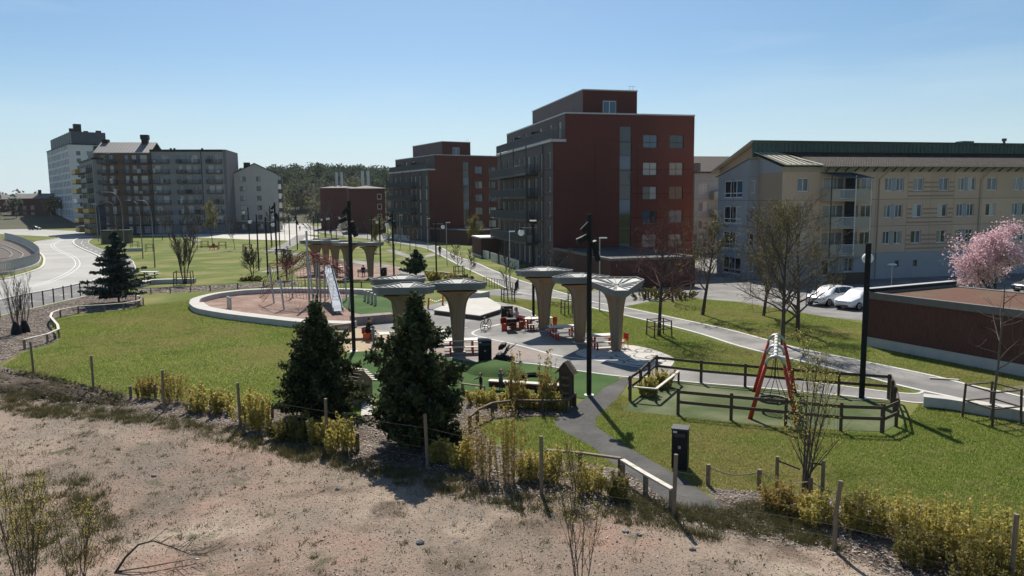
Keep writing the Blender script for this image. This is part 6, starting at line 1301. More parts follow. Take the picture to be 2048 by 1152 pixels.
# long low bench
A, B = G(978, 779), G(1124, 789); lb = T('long_bench', 'long low dark-red timber bench with pale top in front of the toddlers', 'bench', A); v = B-A
MB().bar((0, 0, 0.42), (v.x, v.y, 0.42), 0.38, 0.05).build('seat', M['wood_pale'], lb); MB().bar((0, -0.02, 0.26), (v.x, v.y-0.02, 0.26), 0.06, 0.26).build('skirt', pm('dark_red_stain', (0.10, 0.03, 0.022), (0.08, 0.025, 0.018), 4, 0.7), lb)
for f in (0.05, 0.35, 0.65, 0.95): MB().box(v.x*f-0.06, v.x*f+0.06, v.y*f+0.03, v.y*f+0.15, 0, 0.394).build('leg', M['wood_dark'], lb)
pt_ = G(1068, 768); ty = T('tyre_hoop', 'black half-buried play hoop on the turf behind the long bench', 'play hoop', (pt_.x, pt_.y, 0.0)); MB().tube([(0.75*math.cos(a*math.pi/10), 0.1*math.sin(a), 0.42*math.sin(a*math.pi/10)) for a in range(11)], 0.09, 8).build('hoop', M['rubber'], ty, smooth=True); MB().tube([(0.75*math.cos(a*math.pi/10), 0.5, 0.36*math.sin(a*math.pi/10)) for a in range(11)], 0.08, 8).build('hoop', M['rubber'], ty, smooth=True)

# ================================================================= FENCES
def rail_fence(name, pts, zr, label, rails, post_w=0.09, post_h=None, mpost='wood_dark', mrail='wood_dark', rw=0.04, rh=0.11, spacing=1.4, base=False, cap=None, off=0.0):
    "posts on the ground at measured places, rails running post to post"
    P = GL(pts) if base else [Vector((q.x, q.y, 0)) for q in GL(pts, zr)]; o = P[0].copy(); t = T(name, label, 'fence', o); Q = [p-o for p in P]; ph_ = post_h or zr
    ps = []
    for a, b in zip(Q[:-1], Q[1:]):
        n = 1 if spacing is None else max(1, round((b-a).length/spacing)); ps += [a.lerp(b, i/n) for i in range(n)]
    ps.append(Q[-1])
    for i, p in enumerate(ps):
        d = (ps[min(i+1, len(ps)-1)]-ps[max(i-1, 0)]); MB().cbox((p.x, p.y, ph_/2), (post_w, post_w, ph_), math.atan2(d.y, d.x)).build('post', M[mpost], t)
    k = 0
    for a, b in zip(Q[:-1], Q[1:]):
        for z in rails:
            e = 0.0015*(k % 2); k += 1; d = (b-a).normalized()*0.02; s_ = Vector((-d.y, d.x, 0)).normalized()*off
            MB().bar(a-d+s_+Vector((0, 0, z+e)), b+d+s_+Vector((0, 0, z+e)), rw, rh).build('rail', M[mrail], t)
    return t
left_rail = [(48, 680), (94, 669), (117, 659), (115, 650), (101, 634), (104, 626), (120, 620), (156, 613), (208, 610), (247, 607), (276, 602), (286, 597), (271, 590)]
rail_fence('low_rail_fence', left_rail, 0.55, 'low winding timber rail with pale top around the fir tree bed', [0.575], 0.10, 0.55, 'wood', 'wood_pale', 0.15, 0.05, 1.5)
rail_fence('low_rail_fence', [(262, 578), (340, 575), (420, 571), (475, 567), (527, 563), (610, 561), (690, 562), (790, 566), (860, 572)], 0.55, 'long low dark rail behind the playground ring', [0.575], 0.09, 0.55, 'wood_dark', 'wood', 0.13, 0.05, 2.0)
swp = [(1260, 802), (1281, 786), (1298, 769), (1313, 755), (1402, 766), (1490, 774), (1584, 783), (1677, 791), (1777, 799), (1783, 812), (1788, 828), (1792, 853), (1764, 866), (1681, 863), (1571, 852), (1462, 841), (1356, 830)]
rail_fence('rail_fence', swp, 1.05, 'brown two-rail timber fence around the swing turf', [0.55, 0.95], 0.11, 1.08, 'wood_dark', 'wood_dark', 0.04, 0.12, None, base=True, off=0.075)
rail_fence('bed_rail', [(1260, 801), (1312, 806), (1336, 786), (1357, 768)], 0.7, 'low rail around the small planted bed at the swing fence', [0.60], 0.08, 0.60, 'wood_dark', 'wood_pale', 0.12, 0.05, None, base=True)
rail_fence('path_rail', [(1095, 938), (1160, 944), (1240, 956)], 0.6, 'dark weathered low rail left of the sunlit plank', [0.62], 0.11, 0.6, 'wood_dark', 'wood', 0.12, 0.06, None, base=True)
rail_fence('path_rail', [(1245, 960), (1291, 990), (1343, 1022)], 0.6, 'low rail with sunlit pale plank where the dark footpath ends', [0.62], 0.11, 0.6, 'wood', 'wood_pale', 0.16, 0.06, None, base=True)
rail_fence('bed_rail', [(940, 860), (955, 846), (985, 832), (1029, 826), (1085, 827), (1134, 826), (1150, 812)], 0.5, 'weathered low rail in front of the insect hotel', [0.52], 0.10, 0.5, 'wood_dark', 'wood_dark', 0.12, 0.07, None, base=True)
rail_fence('bed_rail', [(925, 788), (968, 794)], 0.45, 'short grey rail at the right edge of the large conifer', [0.47], 0.09, 0.45, 'wood', 'wood', 0.12, 0.05, None, base=True)
def rope_fence(pts, h, label):
    P = GL(pts); o = P[0].copy(); t = T('rope_fence', label, 'fence', o); Q = [p-o for p in P]
    for p in Q: MB().tube([(p.x, p.y, 0), (p.x, p.y, h)], 0.065, 8).build('post', M['wood'], t)
    for a, b in zip(Q[:-1], Q[1:]): MB().tube([a.lerp(b, i/6)+Vector((0, 0, h-0.08-0.16*math.sin(math.pi*i/6))) for i in range(7)], 0.02, 5).build('rope', M['ropepale'], t)
M['ropepale'] = pm('hemp_rope', (0.42, 0.34, 0.22), (0.32, 0.26, 0.17), 6, 0.85)
rope_fence([(262, 799), (311, 796), (382, 806), (424, 822), (530, 838), (545, 836), (610, 846), (705, 872), (716, 900)], 0.6, 'rope fence on short posts along the left lawn edge')
rope_fence([(1416, 971), (1518, 982), (1620, 1002), (1725, 1032), (1840, 1060)], 0.65, 'rope fence on short posts at the right lawn edge')
# wire fence of tall stakes
wp = [(68, 752), (188, 788), (328, 824), (481, 856), (654, 896), (855, 935), (1083, 990), (1347, 1036), (1669, 1102), (2020, 1185)]; Ps = GL(wp); o = Ps[0].copy(); wf = T('wire_fence', 'row of tall wooden stakes with thin wires along the gravel lot', 'fence', o)
for i, p in enumerate(Ps):
    q = p-o; l_ = (0.02*((i*7) % 5-2)); MB().tube([(q.x, q.y, 0), (q.x+l_*0.5, q.y, 0.9), (q.x+l_+(0.10 if i == 8 else 0), q.y, 1.75)], 0.055, 8).build('stake', M['wood'], wf)
for a, b in zip(Ps[:-1], Ps[1:]):
    for z in (0.35, 0.65, 0.95, 1.3): MB().tube([(a-o)+Vector((0, 0, z)), ((a+b)/2-o)+Vector((0, 0, z-0.05)), (b-o)+Vector((0, 0, z))], 0.0035, 3, cap=False).build('wire', M['steel'], wf)
# stakes holding the slim tree
for (px, py, tp, lb) in ((1553, 975, 913, 'left support stake of the slim multi-stemmed tree'), (1644, 1003, 921, 'right support stake of the slim multi-stemmed tree')):
    p = G(px, py); h = zat(p, tp); t = T('tree_stake', lb, 'stake', (p.x, p.y, 0)); MB().tube([(0, 0, 0), (0, 0, h)], 0.055, 8).build('stake', M['wood'], t); q = G(1603, 990)-p; MB().bar((0, 0, h-0.12), (q.x*0.9, q.y*0.9, h-0.2), 0.01, 0.05).build('strap', M['wood_dark'], t)
# mesh fence along the road
mf = GL([(-60, 650), (0, 635), (42, 622), (65, 616), (87, 610.5), (108, 605), (128, 599.5), (144, 596), (161, 592), (177, 588.5), (193, 585), (206, 582), (262, 566), (268, 562)]); o = mf[0].copy(); t = T('mesh_fence', 'dark metal mesh fence between cycle track and fir tree', 'fence', o)
for p in mf: q = p-o; MB().box(q.x-0.035, q.x+0.035, q.y-0.035, q.y+0.035, 0, 1.25).build('post', M['black'], t)
for a, b in zip(mf[:-1], mf[1:]):
    m_ = MB(); n = max(3, int((b-a).length/0.12))
    for i in range(1, n): q = a.lerp(b, i/n)-o; m_.tube([q+Vector((0, 0, 0.06)), q+Vector((0, 0, 1.2))], 0.004, 3, cap=False)
    for z in (0.08, 0.5, 0.85, 1.2): m_.tube([a-o+Vector((0, 0, z)), b-o+Vector((0, 0, z))], 0.007, 3, cap=False)
    m_.build('mesh_panel', M['darkgrey'], t)
# tram fence of grey slats with concrete footing
tf = smooth_line(GL([(-260, 572), (-100, 561), (0, 551), (40, 543), (70, 533), (79, 524), (78, 515), (66, 503), (48, 492), (28, 484), (10, 479)]), 4); o = tf[0].copy(); t = T('tram_fence', 'curved grey slatted fence beside the tram tracks', 'fence', o)
wall_run([p-o for p in tf], 0.3, 0.35, 'footing', M['concrete'], t, seg=6)
for a, b in zip(tf[:-1], tf[1:]):
    n = max(2, int((b-a).length/0.28)); s_ = MB()
    for i in range(n): q = a.lerp(b, i/n)-o; s_.box(q.x-0.05, q.x+0.05, q.y-0.02, q.y+0.02, 0.352, 1.75)
    q0, q1 = a-o, b-o; s_.bar((q0.x, q0.y, 1.55), (q1.x, q1.y, 1.55), 0.03, 0.05); s_.bar((q0.x, q0.y, 0.6), (q1.x, q1.y, 0.6), 0.03, 0.05); s_.build('slat_panel', M['steel'], t)
# park mid fence by path
rail_fence('path_fence', [(968, 571), (1000, 577), (1030, 585), (1037, 575)], 0.9, 'thin dark railing beside white path near young tree', [0.1, 0.86], 0.04, 0.9, 'black', 'black', 0.03, 0.03, 0.5, base=True)
# --- tree guards
def guard(px, py, w, h, label, m='wood_dark'):
    p = G(px, py); t = T('tree_guard', label, 'tree guard', (p.x, p.y, 0), 0.25, 'timber tree guards')
    c = [(-w, -w), (w, -w), (w, w), (-w, w)]
    for x, y in c: MB().tube([(x*1.06, y*1.06, 0), (x, y, h)], 0.045, 6).build('post', M[m], t)
    for z in (h-0.05, h*0.5):
        for i in range(4): a, b = c[i], c[(i+1) % 4]; MB().bar((*a, z+0.002*(i % 2)), (*b, z+0.002*(i % 2)), 0.07, 0.045).build('rail', M[m], t)
for a in ((1318, 672, 0.55, 1.05, 'timber guard around the reddish bare tree'), (1982, 842, 0.62, 1.35, 'large timber guard around the young tree by the shed'), (1016, 601, 0.45, 1.05, 'timber guard beside the white path, left of the lamp'), (1137, 629, 0.42, 1.1, 'timber guard behind the middle shelter'), (410, 496, 0.6, 1.4, 'far timber guard left on the lawn before the grey block'), (445, 498, 0.6, 1.4, 'far timber guard beside the seated figure'), (495, 503, 0.7, 1.3, 'far timber guard right of the seated figure'), (300, 503, 0.6, 1.4, 'far timber guard right of the fir tree'), (270, 497, 0.6, 1.4, 'far timber guard behind the fir tree'), (368, 571, 0.8, 1.5, 'timber frame tied to the many-stemmed bare tree'), (918, 553, 0.5, 1.2, 'timber guard beside small pine')): guard(*a)
# --- red basket swing
near, far = [G(1500, 838), G(1594, 845)], [G(1509, 783), G(1590, 786)]; cN = (near[0]+near[1])/2; cF = (far[0]+far[1])/2; o = (cN+cF)/2; bs = T('basket_swing', 'red A-frame basket swing with grey arched tops and rope basket', 'swing', o)
def arch(a, b, h, full=True, name='arch'):
    c = (a+b)/2; u = (b-a)/2; top = []; r = 0.42
    for k in range(9):
        th = math.pi*k/8; top.append(c-o+u*(-math.cos(th)*0.40)+Vector((0, 0, h-0.38+0.38*math.sin(th))))
    MB().tube(top, 0.055, 8).build('arch_top', M['steel'], bs, smooth=True)
    if full:
        for e, q in ((a, top[0]), (b, top[-1])): MB().tube([q+Vector((0, 0, 0.0)), e-o], [0.075, 0.095], 8).build('leg', M['red'], bs, smooth=True)
    return c-o+Vector((0, 0, h))
hN = arch(near[0], near[1], 2.5); hF = arch(far[0], far[1], 2.55)
sx = (far[1]-far[0])*0.02; arch(near[0].lerp(far[0], 0.5), near[1].lerp(far[1], 0.5), 2.5, False)
MB().tube([hN, hF], 0.07, 10).build('beam', M['white_metal'], bs)
for k in range(7): c = hN.lerp(hF, 0.08+k*0.14); MB().tube([c-Vector((0, 0.04, 0)), c+Vector((0, 0.04, 0))], 0.10, 10).build('collar', M['steel'], bs)
bc = hN.lerp(hF, 0.3); bc = Vector((bc.x, bc.y, 0.48)); MB().tube([bc+Vector((0.58*math.cos(a*math.pi/12), 0.58*math.sin(a*math.pi/12), 0)) for a in range(25)], 0.055, 8, cap=False).build('basket_ring', M['darkgrey'], bs, smooth=True)
nt = MB()
for i in range(-4, 5):
    w_ = math.sqrt(max(0, 0.55**2-(i*0.125)**2)); nt.tube([bc+Vector((i*0.125, -w_, 0)), bc+Vector((i*0.125, 0, -0.1)), bc+Vector((i*0.125, w_, 0))], 0.012, 4); nt.tube([bc+Vector((-w_, i*0.125, 0)), bc+Vector((0, i*0.125, -0.1)), bc+Vector((w_, i*0.125, 0))], 0.012, 4)
nt.build('basket_net', M['black'], bs)
for a in (0.8, 2.35, 3.95, 5.5): MB().tube([bc+Vector((0.56*math.cos(a), 0.56*math.sin(a), 0)), hN.lerp(hF, 0.3)+Vector((0.12*math.cos(a), 0.25*math.sin(a), -1.15)), hN.lerp(hF, 0.3+0.04*math.sin(a))], 0.014, 5).build('hanging_rope', M['black'], bs)
# --- brick shed on the right
q0 = G(1733, 692); q1 = G(2048, 753); ang = math.atan2(q1.y-q0.y, q1.x-q0.x); e_ = G(1950, 573, 3.15); L2 = 30.0
vx = Vector((math.cos(ang), math.sin(ang), 0)); bd = T('brick_shed', 'long low brick shed with reddish planted roof at right', 'shed', (q0.x, q0.y, 0), ang); wd = 7.6
M['brickpanel'] = brickmat('red_brown_brick', (0.135, 0.055, 0.042), (0.105, 0.043, 0.034), (0.075, 0.055, 0.05), bw=0.085, bh=0.28)
facade(bd, (0, 0, 0), L2, [0.55, 2.75], [], [(6.35, 6.62, 1.95, 2.22)], M['brickpanel'], M['joint'], name='wall', reveal=0.05); MB().box(6.35, 6.62, 0.04, 0.06, 1.95, 2.22).build('vent', M['brick'], bd)
facade(bd, (0, wd, -math.pi/2), wd, [0.55, 2.75], [], [], M['brickpanel'], M['joint'], name='wall'); MB().box(-0.03, L2, -0.03, wd, 0.0, 0.548).build('plinth', M['concrete'], bd)
MB().box(0.06, L2, wd-0.02, wd, 0.55, 2.75).build('wall', M['brickpanel'], bd); MB().box(L2-0.05, L2, 0.05, wd-0.03, 0.55, 2.75).build('wall', M['brickpanel'], bd)
c = MB(); c.box(-0.12, L2, -0.12, 0.18, 2.752, 3.12); c.box(-0.12, 0.18, 0.18, wd, 2.753, 3.119); c.build('parapet', M['greyconc'], bd); MB().box(-0.16, 0.20, 0.2, wd, 3.12, 3.3).build('side_parapet', M['black'], bd); MB().box(-0.18, 0.22, -0.1, wd, 3.301, 3.33).build('coping', M['coping'], bd); MB().box(0.18, L2, wd-0.3, wd+0.1, 2.7, 3.02).build('back_edge', M['greyconc'], bd)
MB().box(0.18, L2-0.1, 0.18, wd-0.31, 2.70, 2.98).build('green_roof', M['sedum'], bd)
for k, (x, y) in enumerate(((7.2, 5.2), (7.7, 5.0), (8.6, 4.6))): MB().sph((x, y, 3.0), 0.13, 8, 5, (1.5, 1, 0.5)).build('pale_stone', M['concrete'], bd)
# --- wooden patio fence and hut
pf = G(1655, 572); t = T('patio_fence', 'dark board fence at the foot of the balcony stack', 'fence', (pf.x, pf.y, 0), GRID)
for i in range(30): MB().box(i*0.14, i*0.14+0.12, 0, 0.03, 0.05, 1.2).build('board', M['wood_dark'], t)
MB().box(0, 4.2, 0.031, 0.07, 0.9, 1.0).build('rail', M['wood_dark'], t)
ph2 = G(236, 488); t = T('transformer_hut', 'small olive transformer hut behind the fir tree', 'hut', (ph2.x-3.5, ph2.y, 0), 0.2); MB().box(0, 5.4, 0, 3.4, 0, 2.8).build('wall', pm('olive_board', (0.085, 0.085, 0.055), (0.07, 0.07, 0.045), 2, 0.8), t); MB().box(-0.3, 5.7, -0.3, 3.7, 2.801, 3.0).build('roof', M['black'], t); MB().box(1.8, 2.8, -0.03, -0.002, 0.05, 2.1).build('door', M['darkgrey'], t)
# dark tree bags at left
for (px, py, lb) in ((33, 669, 'dark watering bag at the foot of the left sapling'), (50, 665, 'dark watering bag at the foot of the right sapling')):
    p = G(px, py); t = T('watering_bag', lb, 'watering bag', (p.x, p.y, 0)); MB().lathe([(0.0, 0.0), (0.30, 0.0), (0.33, 0.12), (0.26, 0.45), (0.14, 0.78), (0.08, 0.86), (0.0, 0.86)], (0, 0, 0), 12).build('bag', M['black'], t, smooth=True); MB().tube([(-0.1, -0.02, 0.8), (0, 0, 0.95), (0.1, 0.02, 0.8)], 0.015, 5).build('strap', M['black'], t)
# table seats far on the lawn
pc = G(1150/3.84, 556); t = T('caged_table', 'white picnic table behind wire fence right of the fir tree', 'table', (pc.x, pc.y, 0)); MB().box(-1, 1, -0.4, 0.4, 0.7, 0.76).build('top', M['white_metal'], t)
for y in (-0.75, 0.75): MB().box(-1, 1, y-0.15, y+0.15, 0.42, 0.47).build('bench', M['white_metal'], t)
for x in (-0.6, 0.6): MB().box(x-0.05, x+0.05, -0.8, 0.8, 0.3, 0.38).build('crossbar', M['darkgrey'], t); MB().box(x-0.06, x+0.06, -0.06, 0.06, 0, 0.69).build('leg', M['darkgrey'], t)
for k, (x, y, lb) in enumerate(((560, 508, 'far slatted bench left of the path'), (572, 510, 'far slatted bench right of its twin'), (640, 540, 'far low bench under the distant shelters'))):
    p = G(x, y); t = T('park_bench', lb, 'bench', (p.x, p.y, 0.0), 0.1, 'slatted park benches'); 
    for i in range(3): MB().box(-0.9, 0.9, -0.25+i*0.17, -0.1+i*0.17, 0.42, 0.46).build('seat_slat', M['wood'], t)
    for x_ in (-0.7, 0.7): MB().box(x_-0.05, x_+0.05, -0.22, 0.22, 0, 0.419).build('leg', M['darkgrey'], t)
    MB().box(-0.9, 0.9, 0.26, 0.3, 0.55, 0.85).build('backrest', M['wood'], t)
# manhole / stone in the grass by the shed, planks, loose stones on the lot
pk = G(1888, 760); t = T('loose_plank', 'short pale plank lying on the grass before the shed', 'plank', (pk.x, pk.y, 0.03), -0.35); MB().box(-0.6, 0.6, -0.06, 0.06, 0, 0.05).build('plank', M['wood_pale'], t); MB().box(-0.5, -0.4, -0.07, 0.07, -0.025, -0.001).build('batten', M['wood'], t)
rg = random.Random(77); M['stone'] = pm('field_stone', (0.36, 0.33, 0.30), (0.22, 0.20, 0.18), 6, 0.9, 0.5, 20)
for k, (x, y, r, lb) in enumerate(((840, 1087, 0.09, 'fist-sized pale stone on the gravel, centre bottom'), (1251, 1065, 0.07, 'reddish stone left of its pair by the fence end'), (1278, 1071, 0.06, 'dark stone right of its pair by the fence end'), (1385, 1100, 0.07, 'flat pale stone beside the stake shadow'), (675, 980, 0.06, 'dark stone left on the middle gravel'), (308, 953, 0.07, 'dark stone on the left gravel'))):
    p = G(x, y); mb = MB().sph((0, 0, r*0.4), r, 9, 6, (1.3, 1, 0.7)); mb.v = [(a+rg.gauss(0, r*0.1), b+rg.gauss(0, r*0.1), c+rg.gauss(0, r*0.08)) for a, b, c in mb.v]; o = mb.build('stone', M['stone']); o.location = (p.x, p.y, 0.008); tag(o, lb, 'stone')
# fallen branch
pb_ = G(250, 1140); fb = T('fallen_branch', 'dark dead branch arching over the gravel at bottom left', 'branch', (pb_.x, pb_.y, 0)); S = 3.2
MB().tube([(-0.15, -0.15, 0), (0.0, 0.05, 0.28), (0.25, 0.2, 0.52), (0.55, 0.3, 0.56), (0.95, 0.35, 0.38), (1.4, 0.35, 0.18), (1.75, 0.4, 0.12)], [0.035, 0.03, 0.024, 0.018, 0.014, 0.01, 0.006], 6).build('limb', M['trunk'], fb); tb = MB(); rg = random.Random(5)
for k in range(16): x = rg.uniform(0.2, 1.6); z = 0.55-abs(x-0.5)*0.33; tb.tube([(x, 0.3, max(0.06, z)), (x+0.3, 0.3+rg.uniform(-0.2, 0.3), max(0.05, z)+rg.uniform(-0.1, 0.25)), (x+0.6, 0.3+rg.uniform(-0.3, 0.5), max(0.04, z)+rg.uniform(-0.2, 0.35))], [0.008, 0.006, 0.003], 4)
tb.tube([(-0.1, -0.1, 0.02), (0.6, -0.05, 0.1), (1.5, 0.3, 0.12)], [0.02, 0.015, 0.006], 5); tb.build('twigs', M['trunk'], fb)
# ================================================================= VEHICLES
M['carwhite'] = pm('white_car_paint', (0.74, 0.75, 0.76), (0.71, 0.72, 0.73), 1, 0.22, spec=0.6); M['carglass'] = glassmat('car_glass', (0.02, 0.024, 0.028), 0.04); M['cardark'] = pm('dark_car_paint', (0.03, 0.033, 0.04), (0.025, 0.028, 0.034), 1, 0.25, spec=0.6)
M['headlight'] = pm('headlight_lens', (0.55, 0.58, 0.60), (0.45, 0.48, 0.50), 6, 0.1, spec=0.7)
def car(label, loc, rz, paint, wagon=False, group='parked cars'):
    t = T('parked_car', label, 'car', loc, rz, group); Lc = 4.35
    # stations along x (nose at +x): x, z_low, z_belt, z_roof, half width belt, half width roof
    tail = [(-2.18, 0.42, 0.78, 0.80, 0.70, 0.66), (-2.10, 0.30, 0.92, 0.98, 0.80, 0.68), (-1.95, 0.26, 0.98, 1.22 if not wagon else 1.34, 0.86, 0.66)]
    st_ = tail+[(-1.45, 0.24, 0.98, 1.42, 0.89, 0.66), (-0.6, 0.22, 0.96, 1.485, 0.90, 0.67), (0.1, 0.22, 0.95, 1.465, 0.90, 0.66), (0.45, 0.22, 0.945, 1.36, 0.90, 0.65), (0.80, 0.22, 0.94, 1.15, 0.90, 0.68), (1.10, 0.22, 0.93, 0.965, 0.89, 0.74), (1.60, 0.24, 0.84, 0.87, 0.87, 0.70), (2.0, 0.26, 0.70, 0.74, 0.80, 0.62), (2.15, 0.34, 0.56, 0.60, 0.68, 0.55)]
    b = MB(); n = len(st_)
    def ring(s): x, z0, zb, zr, w, wr_ = s; zm = (z0+zb)*0.5; return [(x, -w*0.90, z0), (x, -w, zm), (x, -w*0.97, zb), (x, -wr_, zr-0.03), (x, -wr_*0.8, zr), (x, wr_*0.8, zr), (x, wr_, zr-0.03), (x, w*0.97, zb), (x, w, zm), (x, w*0.90, z0)]
    for s in st_: b.v += ring(s)
    k = 10
    for i in range(n-1):
        for j in range(k): j2 = (j+1) % k; b.f.append((i*k+j, i*k+j2, (i+1)*k+j2, (i+1)*k+j)); b.m.append(0)
    b.f += [tuple(range(k)), tuple((n-1)*k+j for j in reversed(range(k)))]; b.m += [0, 0]; b.build('body', paint, t, smooth=True)
    def pane(nm, pts): 
        g = MB(); c = sum((Vector(p) for p in pts), Vector())/len(pts); nrm = (Vector(pts[1])-Vector(pts[0])).cross(Vector(pts[2])-Vector(pts[1])).normalized()
        if nrm.dot(c-Vector((0, 0, 0.7))) < 0: nrm = -nrm
        a = [tuple(Vector(p)+nrm*0.012) for p in pts]; q = [tuple(Vector(p)-nrm*0.02) for p in pts]; m_ = len(pts)
        g.add(a+q, [tuple(range(m_)), tuple(m_+i for i in reversed(range(m_)))]+[(i, (i+1) % m_, m_+(i+1) % m_, m_+i) for i in range(m_)]); g.build(nm, M['carglass'], t)
    pane('windscreen', [(1.02, -0.66, 0.98), (1.02, 0.66, 0.98), (0.16, 0.56, 1.44), (0.16, -0.56, 1.44)]); pane('rear_window', [(-2.0, 0.60, 1.08), (-2.0, -0.60, 1.08), (-1.62, -0.52, 1.38), (-1.62, 0.52, 1.38)])
    for s in (-1, 1):
        pane('side_window', [(0.80, s*0.885, 0.98), (0.02, s*0.885, 0.98), (0.02, s*0.685, 1.40), (0.30, s*0.68, 1.38)]); pane('side_window', [(-0.06, s*0.885, 0.985), (-0.95, s*0.88, 0.995), (-0.95, s*0.685, 1.40), (-0.06, s*0.685, 1.41)]); pane('side_window', [(-1.02, s*0.88, 1.0), (-1.75, s*0.84, 1.05), (-1.55, s*0.69, 1.32), (-1.02, s*0.69, 1.38)])
        MB().cbox((0.72, s*1.0, 0.99), (0.12, 0.18, 0.11)).build('mirror', paint, t); MB().cbox((1.93, s*0.60, 0.66), (0.30, 0.34, 0.13), s*0.5, 0, 0.25).build('headlight', M['headlight'], t); MB().cbox((-2.12, s*0.64, 0.84), (0.10, 0.22, 0.18)).build('tail_light', M['red'], t); MB().box(-1.0, 0.85, s*0.905-0.01, s*0.905+0.01, 0.27, 0.33).build('sill', M['darkgrey'], t)
        for hx in (-0.75, 0.15): MB().box(hx-0.09, hx+0.09, s*0.905-0.015, s*0.905+0.015, 0.84, 0.87).build('door_handle', paint, t)
        for x in (1.33, -1.30):
            w_ = MB(); w_.tube([(x, s*0.70, 0.32), (x, s*0.905, 0.32)], 0.32, 20).build('wheel', M['rubber'], t); wo = t.children[-1]
            MB().tube([(x, s*0.80, 0.32), (x, s*0.912, 0.32)], 0.21, 14).build('rim', M['steel'], wo); a = MB()
            for q in range(5): th = q*1.2566; a.bar((x, s*0.916, 0.32), (x+0.2*math.cos(th), s*0.916, 0.32+0.2*math.sin(th)), 0.02, 0.05)
            a.build('spokes', M['darkgrey'], wo)
    MB().cbox((2.14, 0, 0.50), (0.05, 0.52, 0.11)).build('number_plate', M['white_metal'], t); MB().cbox((2.09, 0, 0.63), (0.08, 0.80, 0.07)).build('grille', M['black'], t); MB().cbox((2.10, 0, 0.36), (0.10, 1.0, 0.12)).build('air_intake', M['black'], t)
    return t
p = G(1657, 611); car('white estate car parked behind, left of the other white car', (p.x+0.4, p.y+0.7, 0.01), math.pi+0.55, M['carwhite'], True)
p = G(1712, 618); car('white hatchback nearest to the brick shed', (p.x+0.5, p.y+0.6, 0.01), math.pi+0.55, M['carwhite'])
p = G(168, 460); car('white car far off below the ochre balconies', (p.x, p.y, 0.01), 0.3, M['carwhite'])
p = G(85, 452); car('dark car far off left of the white tower', (p.x, p.y, 0.01), 0.1, M['cardark']); p = G(70, 460); car('dark car far off at the road junction', (p.x, p.y, 0.01), 0.0, M['cardark'])
p = G(585, 440); car('white car far off at the end of the street', (p.x, p.y, 0.01), 1.4, M['carwhite']); p = G(612, 444); car('dark car parked far off on the right of the street', (p.x, p.y, 0.01), 1.5, M['cardark'])
p = G(2040, 585); car('dark car behind the shed at right picture edge', (p.x+1.5, p.y, 0.01), 3.4, M['cardark'])
# --- bicycles
def wheel(mb, c, r, ax): 
    u = Vector((ax[0], ax[1], 0)); mb.tube([c+u*(r*math.cos(a*math.pi/10))+Vector((0, 0, r*math.sin(a*math.pi/10))) for a in range(21)], 0.022, 5, cap=False)
    for a in range(10): mb.tube([c, c+u*(r*math.cos(a*math.pi/5))+Vector((0, 0, r*math.sin(a*math.pi/5)))], 0.004, 3, cap=False)
def bicycle(label, px, py, rz, s, mframe, child=False):
    p = G(px, py); t = T('bicycle', label, 'bicycle', (p.x, p.y, 0.018), rz); r = 0.33*s
    for x in (-0.5*s, 0.5*s): w = MB(); wheel(w, Vector((x, 0, r)), r, (1, 0)); w.build('wheel', M['rubber'], t)
    f = MB(); A, B, C_, D_ = Vector((-0.5*s, 0, r)), Vector((-0.06*s, 0, 0.28*s)), Vector((-0.18*s, 0, 0.78*s)), Vector((0.36*s, 0, 0.74*s))
    for a, b in ((A, B), (B, C_), (C_, A), (B, D_), (C_, D_), (D_, Vector((0.5*s, 0, r)))): f.tube([a, b], 0.018, 6)
    f.build('frame', mframe, t); MB().cbox((-0.2*s, 0, 0.88*s), (0.26*s, 0.14*s, 0.06)).build('saddle', M['black'], t); MB().tube([(0.30*s, -0.28*s, 0.98*s), (0.36*s, -0.1*s, 0.98*s), (0.33*s, 0, 0.95*s), (0.36*s, 0.1*s, 0.98*s), (0.30*s, 0.28*s, 0.98*s)], 0.014, 6).build('handlebar', M['black'], t); MB().tube([(0.36*s, 0, 0.74*s), (0.33*s, 0, 0.96*s)], 0.016, 6).build('stem', M['black'], t); MB().tube([C_, (-0.2*s, 0, 0.86*s)], 0.014, 6).build('seat_post', M['steel'], t)
    MB().tube([(-0.06*s, -0.12, 0.28*s), (-0.06*s, 0.12, 0.28*s)], 0.05, 8).build('crank', M['steel'], t)
    return t
bicycle('dark bicycle standing alone on the plaza before the stage', 972, 660, 1.15, 0.95, M['black'])
cb = bicycle('cargo bike with orange wheel at the picnic table', 1052, 662, 0.15, 1.0, M['orange']); MB().box(-1.3, -0.66, -0.32, 0.32, 0.38, 0.85).build('cargo_box', M['black'], cb); w = MB(); wheel(w, Vector((-0.98, -0.36, 0.30)), 0.34, (1, 0)); w.build('wheel', M['orange'], cb); MB().lathe([(0, 0), (0.34, 0), (0.34, 0.02), (0, 0.02)], (0, 0, 0), 20)
